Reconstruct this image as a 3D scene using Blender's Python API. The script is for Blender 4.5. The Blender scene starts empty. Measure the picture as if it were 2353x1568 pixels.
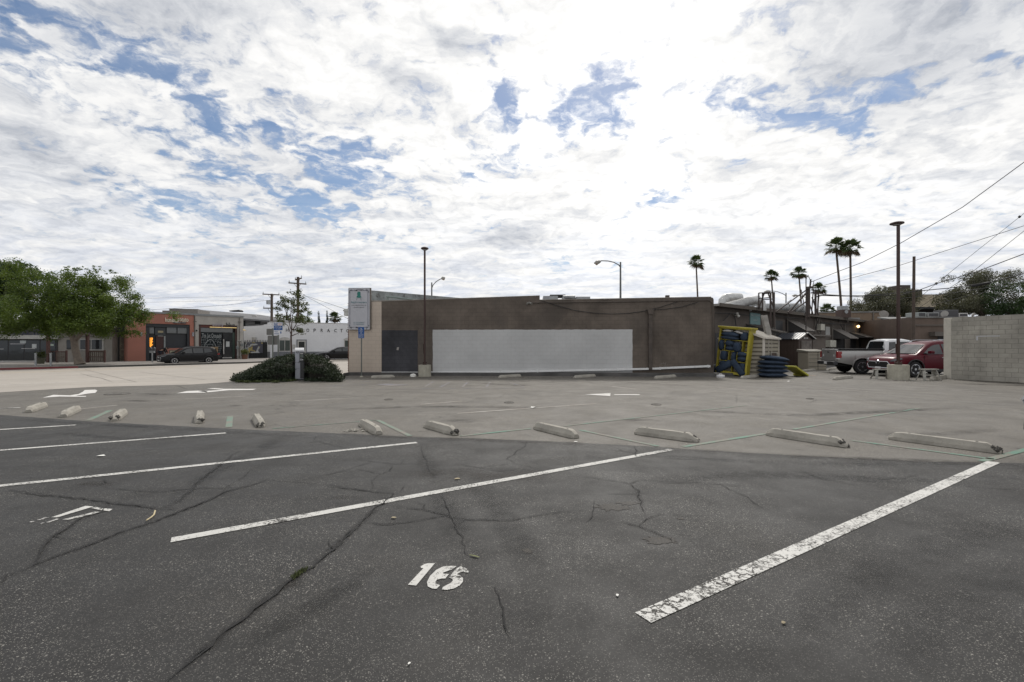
import bpy, math, random
import numpy as np
from mathutils import Matrix, Vector
R = math.radians
sc = bpy.context.scene
col = sc.collection
random.seed(7)

# ---------------------------------------------------------------- camera, sky, sun
FP, HZ, EYE = 1850.0, 1385.0, 1.5      # focal length in photo pixels, horizon row, eye height (m)
cd = bpy.data.cameras.new('camera'); cam = bpy.data.objects.new('camera', cd); col.objects.link(cam)
cd.sensor_width = 36; cd.lens = FP / 4096 * 36; cd.shift_y = 20 / 4096; cd.clip_end = 3000; cd.clip_start = .05
cam.location = (0, 0, EYE); cam.rotation_euler = (R(90), 0, 0); sc.camera = cam
sc.view_settings.view_transform = 'Standard'; sc.view_settings.look = 'None'
sc.view_settings.exposure = 0.0; sc.view_settings.gamma = 1
try: sc.cycles.use_denoising = True
except Exception: pass
SUN_EL, SUN_AZ = 50, 14                # degrees; azimuth clockwise from +Y
sd = bpy.data.lights.new('sun', 'SUN'); sd.energy = 2.3; sd.angle = R(9); sd.color = (1, .955, .89)
so = bpy.data.objects.new('sun', sd); col.objects.link(so)
tosun = Vector((math.sin(R(SUN_AZ))*math.cos(R(SUN_EL)), math.cos(R(SUN_AZ))*math.cos(R(SUN_EL)), math.sin(R(SUN_EL))))
so.rotation_euler = tosun.to_track_quat('Z', 'Y').to_euler(); so.location = (0, 30, 40)

def skyuv(px, py):                     # photo pixel -> point of the cloud layer
    d = Vector(((px-2048)/FP, 1, (HZ-py)/FP)).normalized()
    k = max(d.z, 0) + .17
    return d.x/k, d.y/k
world = bpy.data.worlds.new('World'); sc.world = world; world.use_nodes = True
nt = world.node_tree; nt.nodes.clear()
def N(t, typ, **kw):
    n = t.nodes.new(typ)
    for k, v in kw.items(): setattr(n, k, v)
    return n
def setin(t, n, i, v):
    if isinstance(v, bpy.types.NodeSocket): t.links.new(v, n.inputs[i])
    else: n.inputs[i].default_value = v
def M(t, op, a, b=None, c=None, clamp=False):
    n = N(t, 'ShaderNodeMath', operation=op); n.use_clamp = clamp
    setin(t, n, 0, a)
    if b is not None: setin(t, n, 1, b)
    if c is not None: setin(t, n, 2, c)
    return n.outputs[0]
def VM(t, op, a, b=None):
    n = N(t, 'ShaderNodeVectorMath', operation=op); setin(t, n, 0, a)
    if b is not None: setin(t, n, 1, b)
    return n.outputs['Value'] if op in ('DOT_PRODUCT', 'LENGTH', 'DISTANCE') else n.outputs[0]
def SCALE(t, a, s):
    n = N(t, 'ShaderNodeVectorMath', operation='SCALE'); setin(t, n, 0, a); setin(t, n, 3, s); return n.outputs[0]
def NOISE(t, vec, scale, detail=5, rough=.55, dist=0.0, out=0):
    n = N(t, 'ShaderNodeTexNoise'); setin(t, n, 'Vector', vec)
    n.inputs['Scale'].default_value = scale; n.inputs['Detail'].default_value = detail
    n.inputs['Roughness'].default_value = rough; n.inputs['Distortion'].default_value = dist
    return n.outputs[out]
def RANGE(t, v, a, b, c=0.0, d=1.0, smooth=False):
    n = N(t, 'ShaderNodeMapRange'); n.interpolation_type = 'SMOOTHSTEP' if smooth else 'LINEAR'
    setin(t, n, 0, v)
    for i, x in enumerate((a, b, c, d)): setin(t, n, i+1, x)
    return n.outputs[0]
def MIX(t, f, a, b, blend='MIX'):
    n = N(t, 'ShaderNodeMix', data_type='RGBA', blend_type=blend)
    setin(t, n, 0, f)
    for i, v in ((6, a), (7, b)):
        if isinstance(v, (tuple, list)): v = (*v[:3], 1)
        setin(t, n, i, v)
    return n.outputs[2]

tc = N(nt, 'ShaderNodeTexCoord').outputs['Generated']
sx = N(nt, 'ShaderNodeSeparateXYZ'); nt.links.new(tc, sx.inputs[0])
kz = M(nt, 'ADD', M(nt, 'MAXIMUM', sx.outputs[2], 0.0), .17)
cb = N(nt, 'ShaderNodeCombineXYZ')
setin(nt, cb, 0, M(nt, 'DIVIDE', sx.outputs[0], kz)); setin(nt, cb, 1, M(nt, 'DIVIDE', sx.outputs[1], kz)); setin(nt, cb, 2, 0.0)
uv = cb.outputs[0]
# ragged edges: displace the cloud plane by noise
w1 = SCALE(nt, VM(nt, 'SUBTRACT', NOISE(nt, uv, 2.3, 4, .6, 0, 1), (.5, .5, .5)), .30)
w2 = SCALE(nt, VM(nt, 'SUBTRACT', NOISE(nt, uv, 9.0, 5, .65, 0, 1), (.5, .5, .5)), .10)
uvd = VM(nt, 'ADD', VM(nt, 'ADD', uv, w1), w2)
n_big = NOISE(nt, uvd, 1.3, 6, .55)
n_mid = NOISE(nt, uvd, 5.0, 5, .52)
n_sml = NOISE(nt, uvd, 17.0, 5, .55)
mp = N(nt, 'ShaderNodeMapping'); setin(nt, mp, 0, uvd); mp.inputs['Rotation'].default_value = (0, 0, R(25)); mp.inputs['Scale'].default_value = (1.0, 2.6, 1)
n_str = NOISE(nt, mp.outputs[0], 3.0, 7, .6, .3)
# openings of blue: (photo x, y, radius along, radius across, direction towards another photo point, strength)
s_ = 4096/2353
HOLES = [((40, 130), (330, 175), .80, .75), ((200, 85), (450, 240), .85, .8), ((430, 215), (560, 330), 1.0, .8), ((700, 330), (860, 440), .8, 1.1),
         ((560, 400), (760, 500), .9, .8), ((380, 470), (620, 480), .8, 1.0), ((1130, 200), (1180, 290), 1.0, .8), ((1270, 250), (1390, 230), .9, .9),
         ((1960, 220), (2140, 185), .8, .8), ((1680, 250), (1860, 290), .75, .6), ((1900, 265), (1950, 320), .8, .8), ((2180, 150), (2340, 130), .5, .6),
         ((1480, 468), (1560, 450), .6, .6), ((1060, 405), (1100, 410), .8, .8), ((560, 560), (700, 560), .5, 1.1), ((1200, 370), (1280, 300), .5, .8),
         ((0, 70), (80, 60), .7, .8), ((760, 540), (850, 560), .45, .8), ((1240, 600), (1320, 610), .4, .8), ((100, 180), (260, 260), .6, .7)]
hsum = None
for a, b, st, wd in HOLES:
    ax, ay = skyuv(a[0]*s_, a[1]*s_); bx, by = skyuv(b[0]*s_, b[1]*s_)
    dx, dy = bx-ax, by-ay; L = math.hypot(dx, dy); ux, uy = dx/L, dy/L
    ra = L*.85; rb = max(L*.42, .09)*wd
    rel = VM(nt, 'SUBTRACT', uvd, ((ax+bx)/2, (ay+by)/2, 0))
    p = VM(nt, 'DOT_PRODUCT', rel, (ux/ra, uy/ra, 0)); q = VM(nt, 'DOT_PRODUCT', rel, (-uy/rb, ux/rb, 0))
    e = M(nt, 'ADD', M(nt, 'MULTIPLY', p, p), M(nt, 'MULTIPLY', q, q))
    g = M(nt, 'MULTIPLY', M(nt, 'EXPONENT', M(nt, 'MULTIPLY', e, -.7)), st)
    hsum = g if hsum is None else M(nt, 'MAXIMUM', hsum, g)
dens = M(nt, 'ADD', .80, M(nt, 'MULTIPLY', M(nt, 'SUBTRACT', n_big, .5), .55))
dens = M(nt, 'ADD', dens, M(nt, 'MULTIPLY', M(nt, 'SUBTRACT', n_mid, .5), 1.15))
dens = M(nt, 'ADD', dens, M(nt, 'MULTIPLY', M(nt, 'SUBTRACT', n_sml, .5), 1.05))
dens = M(nt, 'SUBTRACT', dens, M(nt, 'MULTIPLY', hsum, .46))
alpha = RANGE(nt, dens, .29, .66, 0, 1, True)
# cloud brightness: thick parts greyer, glow round the hidden sun, paler towards the horizon
gx, gy = (1560-1176.5)*s_/FP, (784-60)*s_/FP
gd = Vector((gx, 1, gy + .02)).normalized()
glow = RANGE(nt, VM(nt, 'DOT_PRODUCT', tc, tuple(gd)), .60, 1.0, 0, 1)
glow = M(nt, 'POWER', glow, 2.6)
horiz = RANGE(nt, sx.outputs[2], .02, .26, .35, 1)
thick = RANGE(nt, M(nt, 'ADD', M(nt, 'MULTIPLY', n_big, .55), M(nt, 'MULTIPLY', n_str, .45)), .40, .66, 1, 0, True)
fine = RANGE(nt, M(nt, 'ADD', M(nt, 'MULTIPLY', n_mid, .5), M(nt, 'MULTIPLY', n_sml, .5)), .40, .58, 0, 1)
# a few broad grey cloud bellies as in the photograph
dk = None
for a, b, st, wd in [((990, 40), (1080, 120), .75, 1.1), ((1750, 150), (2400, 60), 1.0, 2.2), ((1950, 60), (2353, 0), 1.0, 2.0), ((60, 40), (500, 20), .5, 1.0), ((0, 330), (300, 420), .35, 1.2), ((880, 180), (980, 220), .6, 1.0), ((1100, 560), (1240, 540), .7, 1.0), ((1300, 330), (1380, 380), .5, 1.2)]:
    ax, ay = skyuv(a[0]*s_, a[1]*s_); bx, by = skyuv(b[0]*s_, b[1]*s_)
    dx, dy = bx-ax, by-ay; L = math.hypot(dx, dy); ux, uy = dx/L, dy/L
    ra = L*.6; rb = max(L*.35, .06)*wd
    rel = VM(nt, 'SUBTRACT', uvd, ((ax+bx)/2, (ay+by)/2, 0))
    p = VM(nt, 'DOT_PRODUCT', rel, (ux/ra, uy/ra, 0)); q = VM(nt, 'DOT_PRODUCT', rel, (-uy/rb, ux/rb, 0))
    e = M(nt, 'ADD', M(nt, 'MULTIPLY', p, p), M(nt, 'MULTIPLY', q, q))
    g = M(nt, 'MULTIPLY', M(nt, 'EXPONENT', M(nt, 'MULTIPLY', e, -1.0)), st)
    dk = g if dk is None else M(nt, 'MAXIMUM', dk, g)
bri = M(nt, 'ADD', .52, M(nt, 'MULTIPLY', thick, M(nt, 'MULTIPLY', horiz, .24)))
bri = M(nt, 'ADD', bri, M(nt, 'MULTIPLY', M(nt, 'SUBTRACT', 1.0, horiz), .20))
bri = M(nt, 'ADD', bri, M(nt, 'ADD', .15, M(nt, 'MULTIPLY', horiz, M(nt, 'MULTIPLY', M(nt, 'SUBTRACT', fine, .5), .20))))
bri = M(nt, 'SUBTRACT', bri, M(nt, 'MULTIPLY', dk, .46))
bri = M(nt, 'ADD', bri, M(nt, 'MULTIPLY', glow, .32))
shade = RANGE(nt, bri, .45, .95, 0, 1)
ccol = MIX(nt, shade, (.82, .88, 1.0), (1.0, .995, .985))
lowb = M(nt, 'MULTIPLY', RANGE(nt, sx.outputs[2], .30, .04, 0, 1), RANGE(nt, n_str, .40, .60, 0, .85))
ccol = MIX(nt, lowb, ccol, (.74, .80, .93))
ccol = VM(nt, 'MULTIPLY', ccol, SCALE(nt, (1, 1, 1), bri))
SKY = .10
ccol = SCALE(nt, ccol, 1/SKY)
sk = N(nt, 'ShaderNodeTexSky', sky_type='NISHITA'); sk.sun_disc = False
sk.sun_elevation = R(SUN_EL); sk.sun_rotation = R(SUN_AZ); sk.air_density = 1.0; sk.dust_density = .6; sk.ozone_density = 1.5
blue = SCALE(nt, VM(nt, 'MULTIPLY', sk.outputs[0], (.93, .95, .97)), .94)
blue = MIX(nt, RANGE(nt, n_str, .38, .66, .0, .15), blue, (.80/SKY, .85/SKY, .93/SKY))
# thin veil near the horizon
low = RANGE(nt, sx.outputs[2], .03, .30, .52, 0, True)
blue = MIX(nt, low, blue, (.70/SKY, .77/SKY, .90/SKY))
fin = MIX(nt, alpha, blue, ccol)
bg = N(nt, 'ShaderNodeBackground'); nt.links.new(fin, bg.inputs[0]); bg.inputs[1].default_value = SKY
wo = N(nt, 'ShaderNodeOutputWorld'); nt.links.new(bg.outputs[0], wo.inputs[0])

# ---------------------------------------------------------------- placing
def G(px, py, z=0.0):                  # point of the ground (height z) seen at a photo pixel
    Y = (EYE-z)*FP/(py-HZ); return Vector(((px-2048)/FP*Y, Y, z))
def P(px, py, Y): return Vector(((px-2048)/FP*Y, Y, EYE+(HZ-py)/FP*Y))

# ---------------------------------------------------------------- mesh helpers
class MB:
    def __init__(s): s.V = []; s.F = []; s.X = None
    def add(s, vs, fs):
        k = len(s.V)
        if s.X is not None: vs = [s.X @ Vector(v) for v in vs]
        s.V += [tuple(v) for v in vs]; s.F += [tuple(i+k for i in f) for f in fs]; return s
    def box(s, x0, x1, y0, y1, z0, z1):
        return s.add([(x0,y0,z0),(x1,y0,z0),(x1,y1,z0),(x0,y1,z0),(x0,y0,z1),(x1,y0,z1),(x1,y1,z1),(x0,y1,z1)],
                     [(0,3,2,1),(4,5,6,7),(0,1,5,4),(1,2,6,5),(2,3,7,6),(3,0,4,7)])
    def bar(s, a, b, w, h, up=(0,0,1)):
        a, b = Vector(a), Vector(b); d = (b-a).normalized(); u = Vector(up)
        if abs(d.dot(u)) > .95: u = Vector((0, 1, 0))
        x = d.cross(u).normalized(); u = x.cross(d)
        vs = []
        for p in (a, b):
            for i, j in ((-1,-1),(1,-1),(1,1),(-1,1)): vs.append(p + x*(i*w/2) + u*(j*h/2))
        return s.add(vs, [(0,1,2,3),(7,6,5,4),(0,4,5,1),(1,5,6,2),(2,6,7,3),(3,7,4,0)])
    def prism(s, poly, z0, z1):        # polygon in xy
        n = len(poly); vs = [(x,y,z0) for x,y in poly]+[(x,y,z1) for x,y in poly]
        return s.add(vs, [tuple(range(n))[::-1], tuple(range(n,2*n))]+[(i,(i+1)%n,n+(i+1)%n,n+i) for i in range(n)])
    def prismy(s, poly, y0, y1):       # polygon in xz, pushed along y
        n = len(poly); vs = [(x,y0,z) for x,z in poly]+[(x,y1,z) for x,z in poly]
        return s.add(vs, [tuple(range(n)), tuple(range(n,2*n))[::-1]]+[(i,n+i,n+(i+1)%n,(i+1)%n) for i in range(n)])
    def prismx(s, poly, x0, x1):       # polygon in yz, pushed along x
        n = len(poly); vs = [(x0,y,z) for y,z in poly]+[(x1,y,z) for y,z in poly]
        return s.add(vs, [tuple(range(n))[::-1], tuple(range(n,2*n))]+[(i,(i+1)%n,n+(i+1)%n,n+i) for i in range(n)])
    def tube(s, pts, r, n=8, cap=True):
        pts = [Vector(p) for p in pts]; m = len(pts)
        rs = r if isinstance(r, (list, tuple)) else [r]*m
        vs = []; last = None
        for i, p in enumerate(pts):
            d = (pts[min(i+1,m-1)]-pts[max(i-1,0)]).normalized()
            if last is None:
                u = Vector((0,0,1)) if abs(d.z) < .9 else Vector((1,0,0))
                x = d.cross(u).normalized()
            else: x = (last - d*last.dot(d)).normalized()
            last = x; y = d.cross(x)
            for k in range(n):
                a = 2*math.pi*k/n; vs.append(p + x*(math.cos(a)*rs[i]) + y*(math.sin(a)*rs[i]))
        fs = [(i*n+k, i*n+(k+1)%n, (i+1)*n+(k+1)%n, (i+1)*n+k) for i in range(m-1) for k in range(n)]
        if cap: fs += [tuple(range(n))[::-1], tuple(range((m-1)*n, m*n))]
        return s.add(vs, fs)
    def lathe(s, prof, n=24, c=(0,0,0), axis='z'):
        vs = []; m = len(prof)
        for r_, z in prof:
            for k in range(n):
                a = 2*math.pi*k/n
                v = (math.cos(a)*r_, math.sin(a)*r_, z) if axis == 'z' else (math.cos(a)*r_, z, math.sin(a)*r_)
                vs.append((v[0]+c[0], v[1]+c[1], v[2]+c[2]))
        fs = [(i*n+k, i*n+(k+1)%n, (i+1)*n+(k+1)%n, (i+1)*n+k) for i in range(m-1) for k in range(n)]
        fs += [tuple(range(n))[::-1], tuple(range((m-1)*n, m*n))]
        if axis != 'z': fs = [f[::-1] for f in fs]
        return s.add(vs, fs)
    def quad(s, a, b, c, d): return s.add([a,b,c,d], [(0,1,2,3)])
    def strip(s, pts, w, z):           # flat ribbon on the ground
        pts = [Vector((p[0], p[1])) for p in pts]; m = len(pts); vs = []
        ws = w if isinstance(w, (list, tuple)) else [w]*m
        for i, p in enumerate(pts):
            d = (pts[min(i+1,m-1)]-pts[max(i-1,0)]).normalized(); nn = Vector((-d.y, d.x))
            for sg in (1,-1): q = p+nn*(sg*ws[i]/2); vs.append((q.x, q.y, z))
        return s.add(vs, [(2*i, 2*i+1, 2*i+3, 2*i+2) for i in range(m-1)])
    def build(s, name, mat, parent=None, smooth=False, bevel=0, seg=2):
        me = bpy.data.meshes.new(name); me.from_pydata(s.V, [], s.F); me.validate()
        if mat: me.materials.append(mat)
        if smooth:
            me.shade_smooth()
            try: me.set_sharp_from_angle(angle=R(38))
            except Exception: pass
        me.update()
        o = bpy.data.objects.new(name, me); col.objects.link(o)
        if parent: o.parent = parent
        if bevel:
            b = o.modifiers.new('Bevel', 'BEVEL'); b.width = bevel; b.segments = seg; b.limit_method = 'ANGLE'
        return o
def tag(o, label=None, cat=None, group=None, kind=None):
    if label: o['label'] = label
    if cat: o['category'] = cat
    if group: o['group'] = group
    if kind: o['kind'] = kind
    return o
def thing(name, label, cat, loc=(0,0,0), rz=0, group=None, mw=None):
    o = bpy.data.objects.new(name, None); col.objects.link(o); o.empty_display_size = .2
    o.location = loc; o.rotation_euler = (0, 0, rz)
    if mw is not None:
        l, q, s3 = mw.decompose(); o.location = l; o.rotation_euler = q.to_euler()
    return tag(o, label, cat, group)
def struct(o): o['kind'] = 'structure'; return o
def copy_tree(o, parent=None):
    c = o.copy(); col.objects.link(c); c.parent = parent
    for ch in list(o.children): copy_tree(ch, c)
    return c
def ctext(s, w, h, matl, parent, loc, rot=(R(90),0,0), name='lettering', ext=.004, align='C', shear=0, keep=False):
    cu = bpy.data.curves.new('t', 'FONT'); cu.body = s; cu.extrude = 0; cu.align_x = 'CENTER'; cu.shear = shear
    cu.resolution_u = 3
    ob = bpy.data.objects.new('t', cu); col.objects.link(ob)
    me = bpy.data.meshes.new_from_object(ob); bpy.data.objects.remove(ob)
    xs = [v.co.x for v in me.vertices]; ys = [v.co.y for v in me.vertices]
    x0, x1, y0, y1 = min(xs), max(xs), min(ys), max(ys)
    for v in me.vertices:
        v.co.x = ((v.co.x-x0)/(x1-x0)-.5)*w; v.co.y = ((v.co.y-y0)/(y1-y0)-.5)*h
    me.materials.clear(); me.materials.append(matl)
    o = bpy.data.objects.new(name, me); col.objects.link(o)
    o.rotation_euler = rot; o.location = loc
    if parent: o.parent = parent
    if ext:
        m = o.modifiers.new('Solidify', 'SOLIDIFY'); m.thickness = ext; m.offset = 0
    return o

# ---------------------------------------------------------------- materials
_mats = {}
def newmat(name):
    m = bpy.data.materials.new(name); m.use_nodes = True; t = m.node_tree
    b = t.nodes['Principled BSDF']; return m, t, b
def mat(name, c, rough=.7, metal=0.0, var=.12, scale=2.5, bump=0.0, bscale=30, spec=.5, streak=0.0, coat=0.0, dirt=0.0):
    if name in _mats: return _mats[name]
    m, t, b = newmat(name); _mats[name] = m
    co = N(t, 'ShaderNodeTexCoord').outputs['Object']
    n1 = NOISE(t, co, scale, 7, .6)
    a = tuple(x*(1-var*1.6) for x in c); d = tuple(min(1, x*(1+var*1.2)) for x in c)
    cc = MIX(t, RANGE(t, n1, .3, .7), a, d)
    if streak:                           # vertical run marks
        mp_ = N(t, 'ShaderNodeMapping'); setin(t, mp_, 0, co); mp_.inputs['Scale'].default_value = (9, 9, .5)
        n2 = NOISE(t, mp_.outputs[0], 1.0, 4, .6)
        cc = MIX(t, RANGE(t, n2, .5, .8, 0, streak), cc, tuple(x*.45 for x in c))
    if dirt:
        n3 = NOISE(t, co, scale*3.7, 8, .7, .6)
        cc = MIX(t, RANGE(t, n3, .52, .68, 0, dirt), cc, (.06, .05, .042))
    t.links.new(cc, b.inputs['Base Color'])
    b.inputs['Metallic'].default_value = metal; b.inputs['Specular IOR Level'].default_value = spec
    t.links.new(RANGE(t, n1, .3, .7, max(rough-.08, .02), min(rough+.08, 1)), b.inputs['Roughness'])
    if coat: b.inputs['Coat Weight'].default_value = coat; b.inputs['Coat Roughness'].default_value = .04
    if bump:
        bp = N(t, 'ShaderNodeBump'); bp.inputs['Strength'].default_value = bump; bp.inputs['Distance'].default_value = .01
        t.links.new(NOISE(t, co, bscale, 6, .65), bp.inputs['Height']); t.links.new(bp.outputs[0], b.inputs['Normal'])
    return m
def cmu(name, c, mortar=.75, bw=.4, bh=.2, var=.15, offs=(0,0), bump=.6, stain=.3, blockvar=.06, ms=.012, axis='xz', rough=.85, patch=0.0, pcol=(.03,.03,.035)):
    if name in _mats: return _mats[name]
    m, t, b = newmat(name); _mats[name] = m
    co = N(t, 'ShaderNodeTexCoord').outputs['Object']
    s = N(t, 'ShaderNodeSeparateXYZ'); t.links.new(co, s.inputs[0])
    cbn = N(t, 'ShaderNodeCombineXYZ')
    setin(t, cbn, 0, M(t, 'ADD', s.outputs['XYZ'.index(axis[0].upper())], offs[0])); setin(t, cbn, 1, M(t, 'ADD', s.outputs[2], offs[1]))
    br = N(t, 'ShaderNodeTexBrick'); t.links.new(cbn.outputs[0], br.inputs['Vector'])
    br.inputs['Scale'].default_value = 1; br.inputs['Brick Width'].default_value = bw; br.inputs['Row Height'].default_value = bh
    br.inputs['Mortar Size'].default_value = ms; br.inputs['Mortar Smooth'].default_value = .4; br.inputs['Bias'].default_value = 0
    br.inputs['Color1'].default_value = (*[x*(1-blockvar) for x in c], 1); br.inputs['Color2'].default_value = (*[x*(1+blockvar) for x in c], 1)
    br.inputs['Mortar'].default_value = (*[x*mortar for x in c], 1)
    n1 = NOISE(t, co, .6, 8, .62, .3); n2 = NOISE(t, co, 6, 8, .7)
    cc = MIX(t, RANGE(t, n1, .32, .68), (1-var*1.7,)*3, (1+var,)*3, 'MIX')
    cc = MIX(t, 1.0, br.outputs['Color'], cc, 'MULTIPLY')
    cc = MIX(t, RANGE(t, n2, .54, .75, 0, stain), cc, tuple(x*.45 for x in c))
    mp_ = N(t, 'ShaderNodeMapping'); setin(t, mp_, 0, co); mp_.inputs['Scale'].default_value = (3.2, 3.2, .28)
    n3 = NOISE(t, mp_.outputs[0], 1.0, 6, .65)
    cc = MIX(t, RANGE(t, n3, .54, .78, 0, stain), cc, tuple(x*.6 for x in c))
    if patch:
        n4 = NOISE(t, co, .45, 6, .55, .4)
        cc = MIX(t, RANGE(t, n4, .52, .62, 0, patch), cc, pcol)
    t.links.new(cc, b.inputs['Base Color']); b.inputs['Roughness'].default_value = rough; b.inputs['Specular IOR Level'].default_value = .3
    bp = N(t, 'ShaderNodeBump'); bp.inputs['Strength'].default_value = bump; bp.inputs['Distance'].default_value = .012
    hh = M(t, 'ADD', M(t, 'SUBTRACT', 1.0, br.outputs['Fac']), M(t, 'MULTIPLY', n2, .35))
    t.links.new(hh, bp.inputs['Height']); t.links.new(bp.outputs[0], b.inputs['Normal'])
    return m
def glass(name='window_glass', c=(.02,.025,.028), rough=.06):
    if name in _mats: return _mats[name]
    m, t, b = newmat(name); _mats[name] = m
    b.inputs['Base Color'].default_value = (*c, 1); b.inputs['Roughness'].default_value = rough; b.inputs['Specular IOR Level'].default_value = .9 if 'car' in name or 'transom' in name else .45
    b.inputs['IOR'].default_value = 1.5
    co = N(t, 'ShaderNodeTexCoord').outputs['Object']
    bp = N(t, 'ShaderNodeBump'); bp.inputs['Strength'].default_value = .06; bp.inputs['Distance'].default_value = .05
    t.links.new(NOISE(t, co, 1.3, 2, .5), bp.inputs['Height']); t.links.new(bp.outputs[0], b.inputs['Normal'])
    return m
def emit(name, c, s):
    if name in _mats: return _mats[name]
    m, t, b = newmat(name); _mats[name] = m
    b.inputs['Base Color'].default_value = (*c, 1); b.inputs['Emission Color'].default_value = (*c, 1); b.inputs['Emission Strength'].default_value = s
    return m
def leafmat(name, c1, c2, trans=.3):
    if name in _mats: return _mats[name]
    m, t, b = newmat(name); _mats[name] = m
    at = N(t, 'ShaderNodeAttribute'); at.attribute_name = 'rnd'
    cc = MIX(t, at.outputs['Fac'], c1, c2)
    t.links.new(cc, b.inputs['Base Color']); b.inputs['Roughness'].default_value = .55; b.inputs['Specular IOR Level'].default_value = .25
    tr = N(t, 'ShaderNodeBsdfTranslucent'); t.links.new(MIX(t, .5, cc, (c2[0]*1.6, c2[1]*1.6, c2[2]*.7)), tr.inputs[0])
    mx = N(t, 'ShaderNodeMixShader'); mx.inputs[0].default_value = trans
    t.links.new(b.outputs[0], mx.inputs[1]); t.links.new(tr.outputs[0], mx.inputs[2])
    t.links.new(mx.outputs[0], t.nodes['Material Output'].inputs[0])
    return m
# ---------------------------------------------------------------- ground
def asphalt(name, c, stone, dens, darkpit, var, crack, stain, fine_crack=.0, vscale=145, crack_scale=.55, bump=.35, tracks=False):
    m, t, b = newmat(name); _mats[name] = m
    co = N(t, 'ShaderNodeTexCoord').outputs['Object']
    vo = N(t, 'ShaderNodeTexVoronoi'); vo.inputs['Scale'].default_value = vscale; t.links.new(co, vo.inputs['Vector'])
    sr = N(t, 'ShaderNodeSeparateColor'); t.links.new(vo.outputs['Color'], sr.inputs[0])
    st = RANGE(t, sr.outputs[0], 1-dens, 1-dens+.03, 0, 1); inside = RANGE(t, vo.outputs['Distance'], .30, .42, 1, 0)
    vo2 = N(t, 'ShaderNodeTexVoronoi'); vo2.inputs['Scale'].default_value = vscale*.42; t.links.new(co, vo2.inputs['Vector'])
    sr2 = N(t, 'ShaderNodeSeparateColor'); t.links.new(vo2.outputs['Color'], sr2.inputs[0])
    st2 = M(t, 'MULTIPLY', RANGE(t, sr2.outputs[0], 1-dens*.35, 1-dens*.35+.02, 0, 1), RANGE(t, vo2.outputs['Distance'], .22, .34, 1, 0))
    big = NOISE(t, co, .22, 6, .6, .4); med = NOISE(t, co, 1.4, 7, .65); fin_ = NOISE(t, co, 60, 4, .7)
    cc = MIX(t, RANGE(t, big, .3, .7), tuple(x*(1-var) for x in c), tuple(x*(1+var) for x in c))
    cc = MIX(t, RANGE(t, med, .3, .72, 0, .7), cc, tuple(x*(1-var*.8) for x in c))
    cc = MIX(t, RANGE(t, fin_, .38, .62, darkpit, 0), cc, tuple(x*.45 for x in c))
    wear = RANGE(t, NOISE(t, co, .8, 5, .6), .38, .66, .25, 1)
    cc = MIX(t, M(t, 'MULTIPLY', M(t, 'MULTIPLY', st, inside), wear), cc, stone)
    cc = MIX(t, M(t, 'MULTIPLY', st2, wear), cc, tuple(min(1, x*1.15) for x in stone))
    if stain:
        s1 = NOISE(t, co, .55, 7, .62, .8); s2 = NOISE(t, co, 2.3, 6, .7, .5)
        cc = MIX(t, RANGE(t, s1, .51, .68, 0, stain*.8), cc, tuple(x*.42 for x in c))
        cc = MIX(t, RANGE(t, s2, .57, .68, 0, stain*.8), cc, tuple(x*.38 for x in c))
    if tracks:                              # rubbed tyre bands and paler worn bands, in the driving directions
        for ang, sc1, lo, hi, dkn in ((40, 1.1, .52, .68, .50), (-48, .8, .53, .70, .5), (8, 1.5, .54, .70, .4)):
            mpp = N(t, 'ShaderNodeMapping'); setin(t, mpp, 0, co); mpp.inputs['Rotation'].default_value = (0, 0, R(ang)); mpp.inputs['Scale'].default_value = (sc1*.18, sc1*1.6, 1)
            cc = MIX(t, RANGE(t, NOISE(t, mpp.outputs[0], 1.0, 5, .6, .3), lo, hi, 0, dkn), cc, tuple(x*.40 for x in c))
        cc = MIX(t, RANGE(t, NOISE(t, co, .42, 4, .55, .5), .55, .75, 0, .40), cc, tuple(min(1, x*1.7) for x in c))
    hgt = M(t, 'ADD', fin_, M(t, 'MULTIPLY', vo.outputs['Distance'], -.5))
    if crack:
        wv = VM(t, 'ADD', co, SCALE(t, VM(t, 'SUBTRACT', NOISE(t, co, 2.2, 6, .7, 0, 1), (.5,.5,.5)), .55))
        for scl, wd, thr, amt in ((crack_scale, .004, .53, crack), (crack_scale*3.3, .010, .60, fine_crack)):
            if not amt: continue
            vd = N(t, 'ShaderNodeTexVoronoi', feature='DISTANCE_TO_EDGE'); vd.inputs['Scale'].default_value = scl; t.links.new(wv, vd.inputs['Vector'])
            ln = RANGE(t, vd.outputs['Distance'], wd*.4, wd*1.3, 1, 0)
            mk = RANGE(t, NOISE(t, co, scl*.55, 3, .5, .3), thr, thr+.08, 0, amt)
            f = M(t, 'MULTIPLY', ln, mk)
            cc = MIX(t, f, cc, (.012, .011, .010)); hgt = M(t, 'SUBTRACT', hgt, M(t, 'MULTIPLY', f, 2.0))
    t.links.new(cc, b.inputs['Base Color']); t.links.new(RANGE(t, med, .35, .65, .60, .76), b.inputs['Roughness']); b.inputs['Specular IOR Level'].default_value = .38
    bp = N(t, 'ShaderNodeBump'); bp.inputs['Strength'].default_value = bump; bp.inputs['Distance'].default_value = .006
    t.links.new(hgt, bp.inputs['Height']); t.links.new(bp.outputs[0], b.inputs['Normal'])
    return m
m_lot = asphalt('worn_light_asphalt', (.150, .137, .117), (.40, .365, .31), .40, 1.0, .20, .8, .62, .8)
m_dark = asphalt('dark_asphalt', (.029, .0275, .0258), (.30, .285, .255), .32, 1.0, .26, .95, .62, .9, crack_scale=.5, tracks=True)
m_far = asphalt('outer_asphalt', (.12, .115, .11), (.25, .24, .22), .2, .4, .2, .6, .4)
m_road = mat('road_concrete', (.37, .338, .30), .85, var=.07, scale=.35, bump=.15, bscale=60, spec=.25, dirt=.12)
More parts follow.
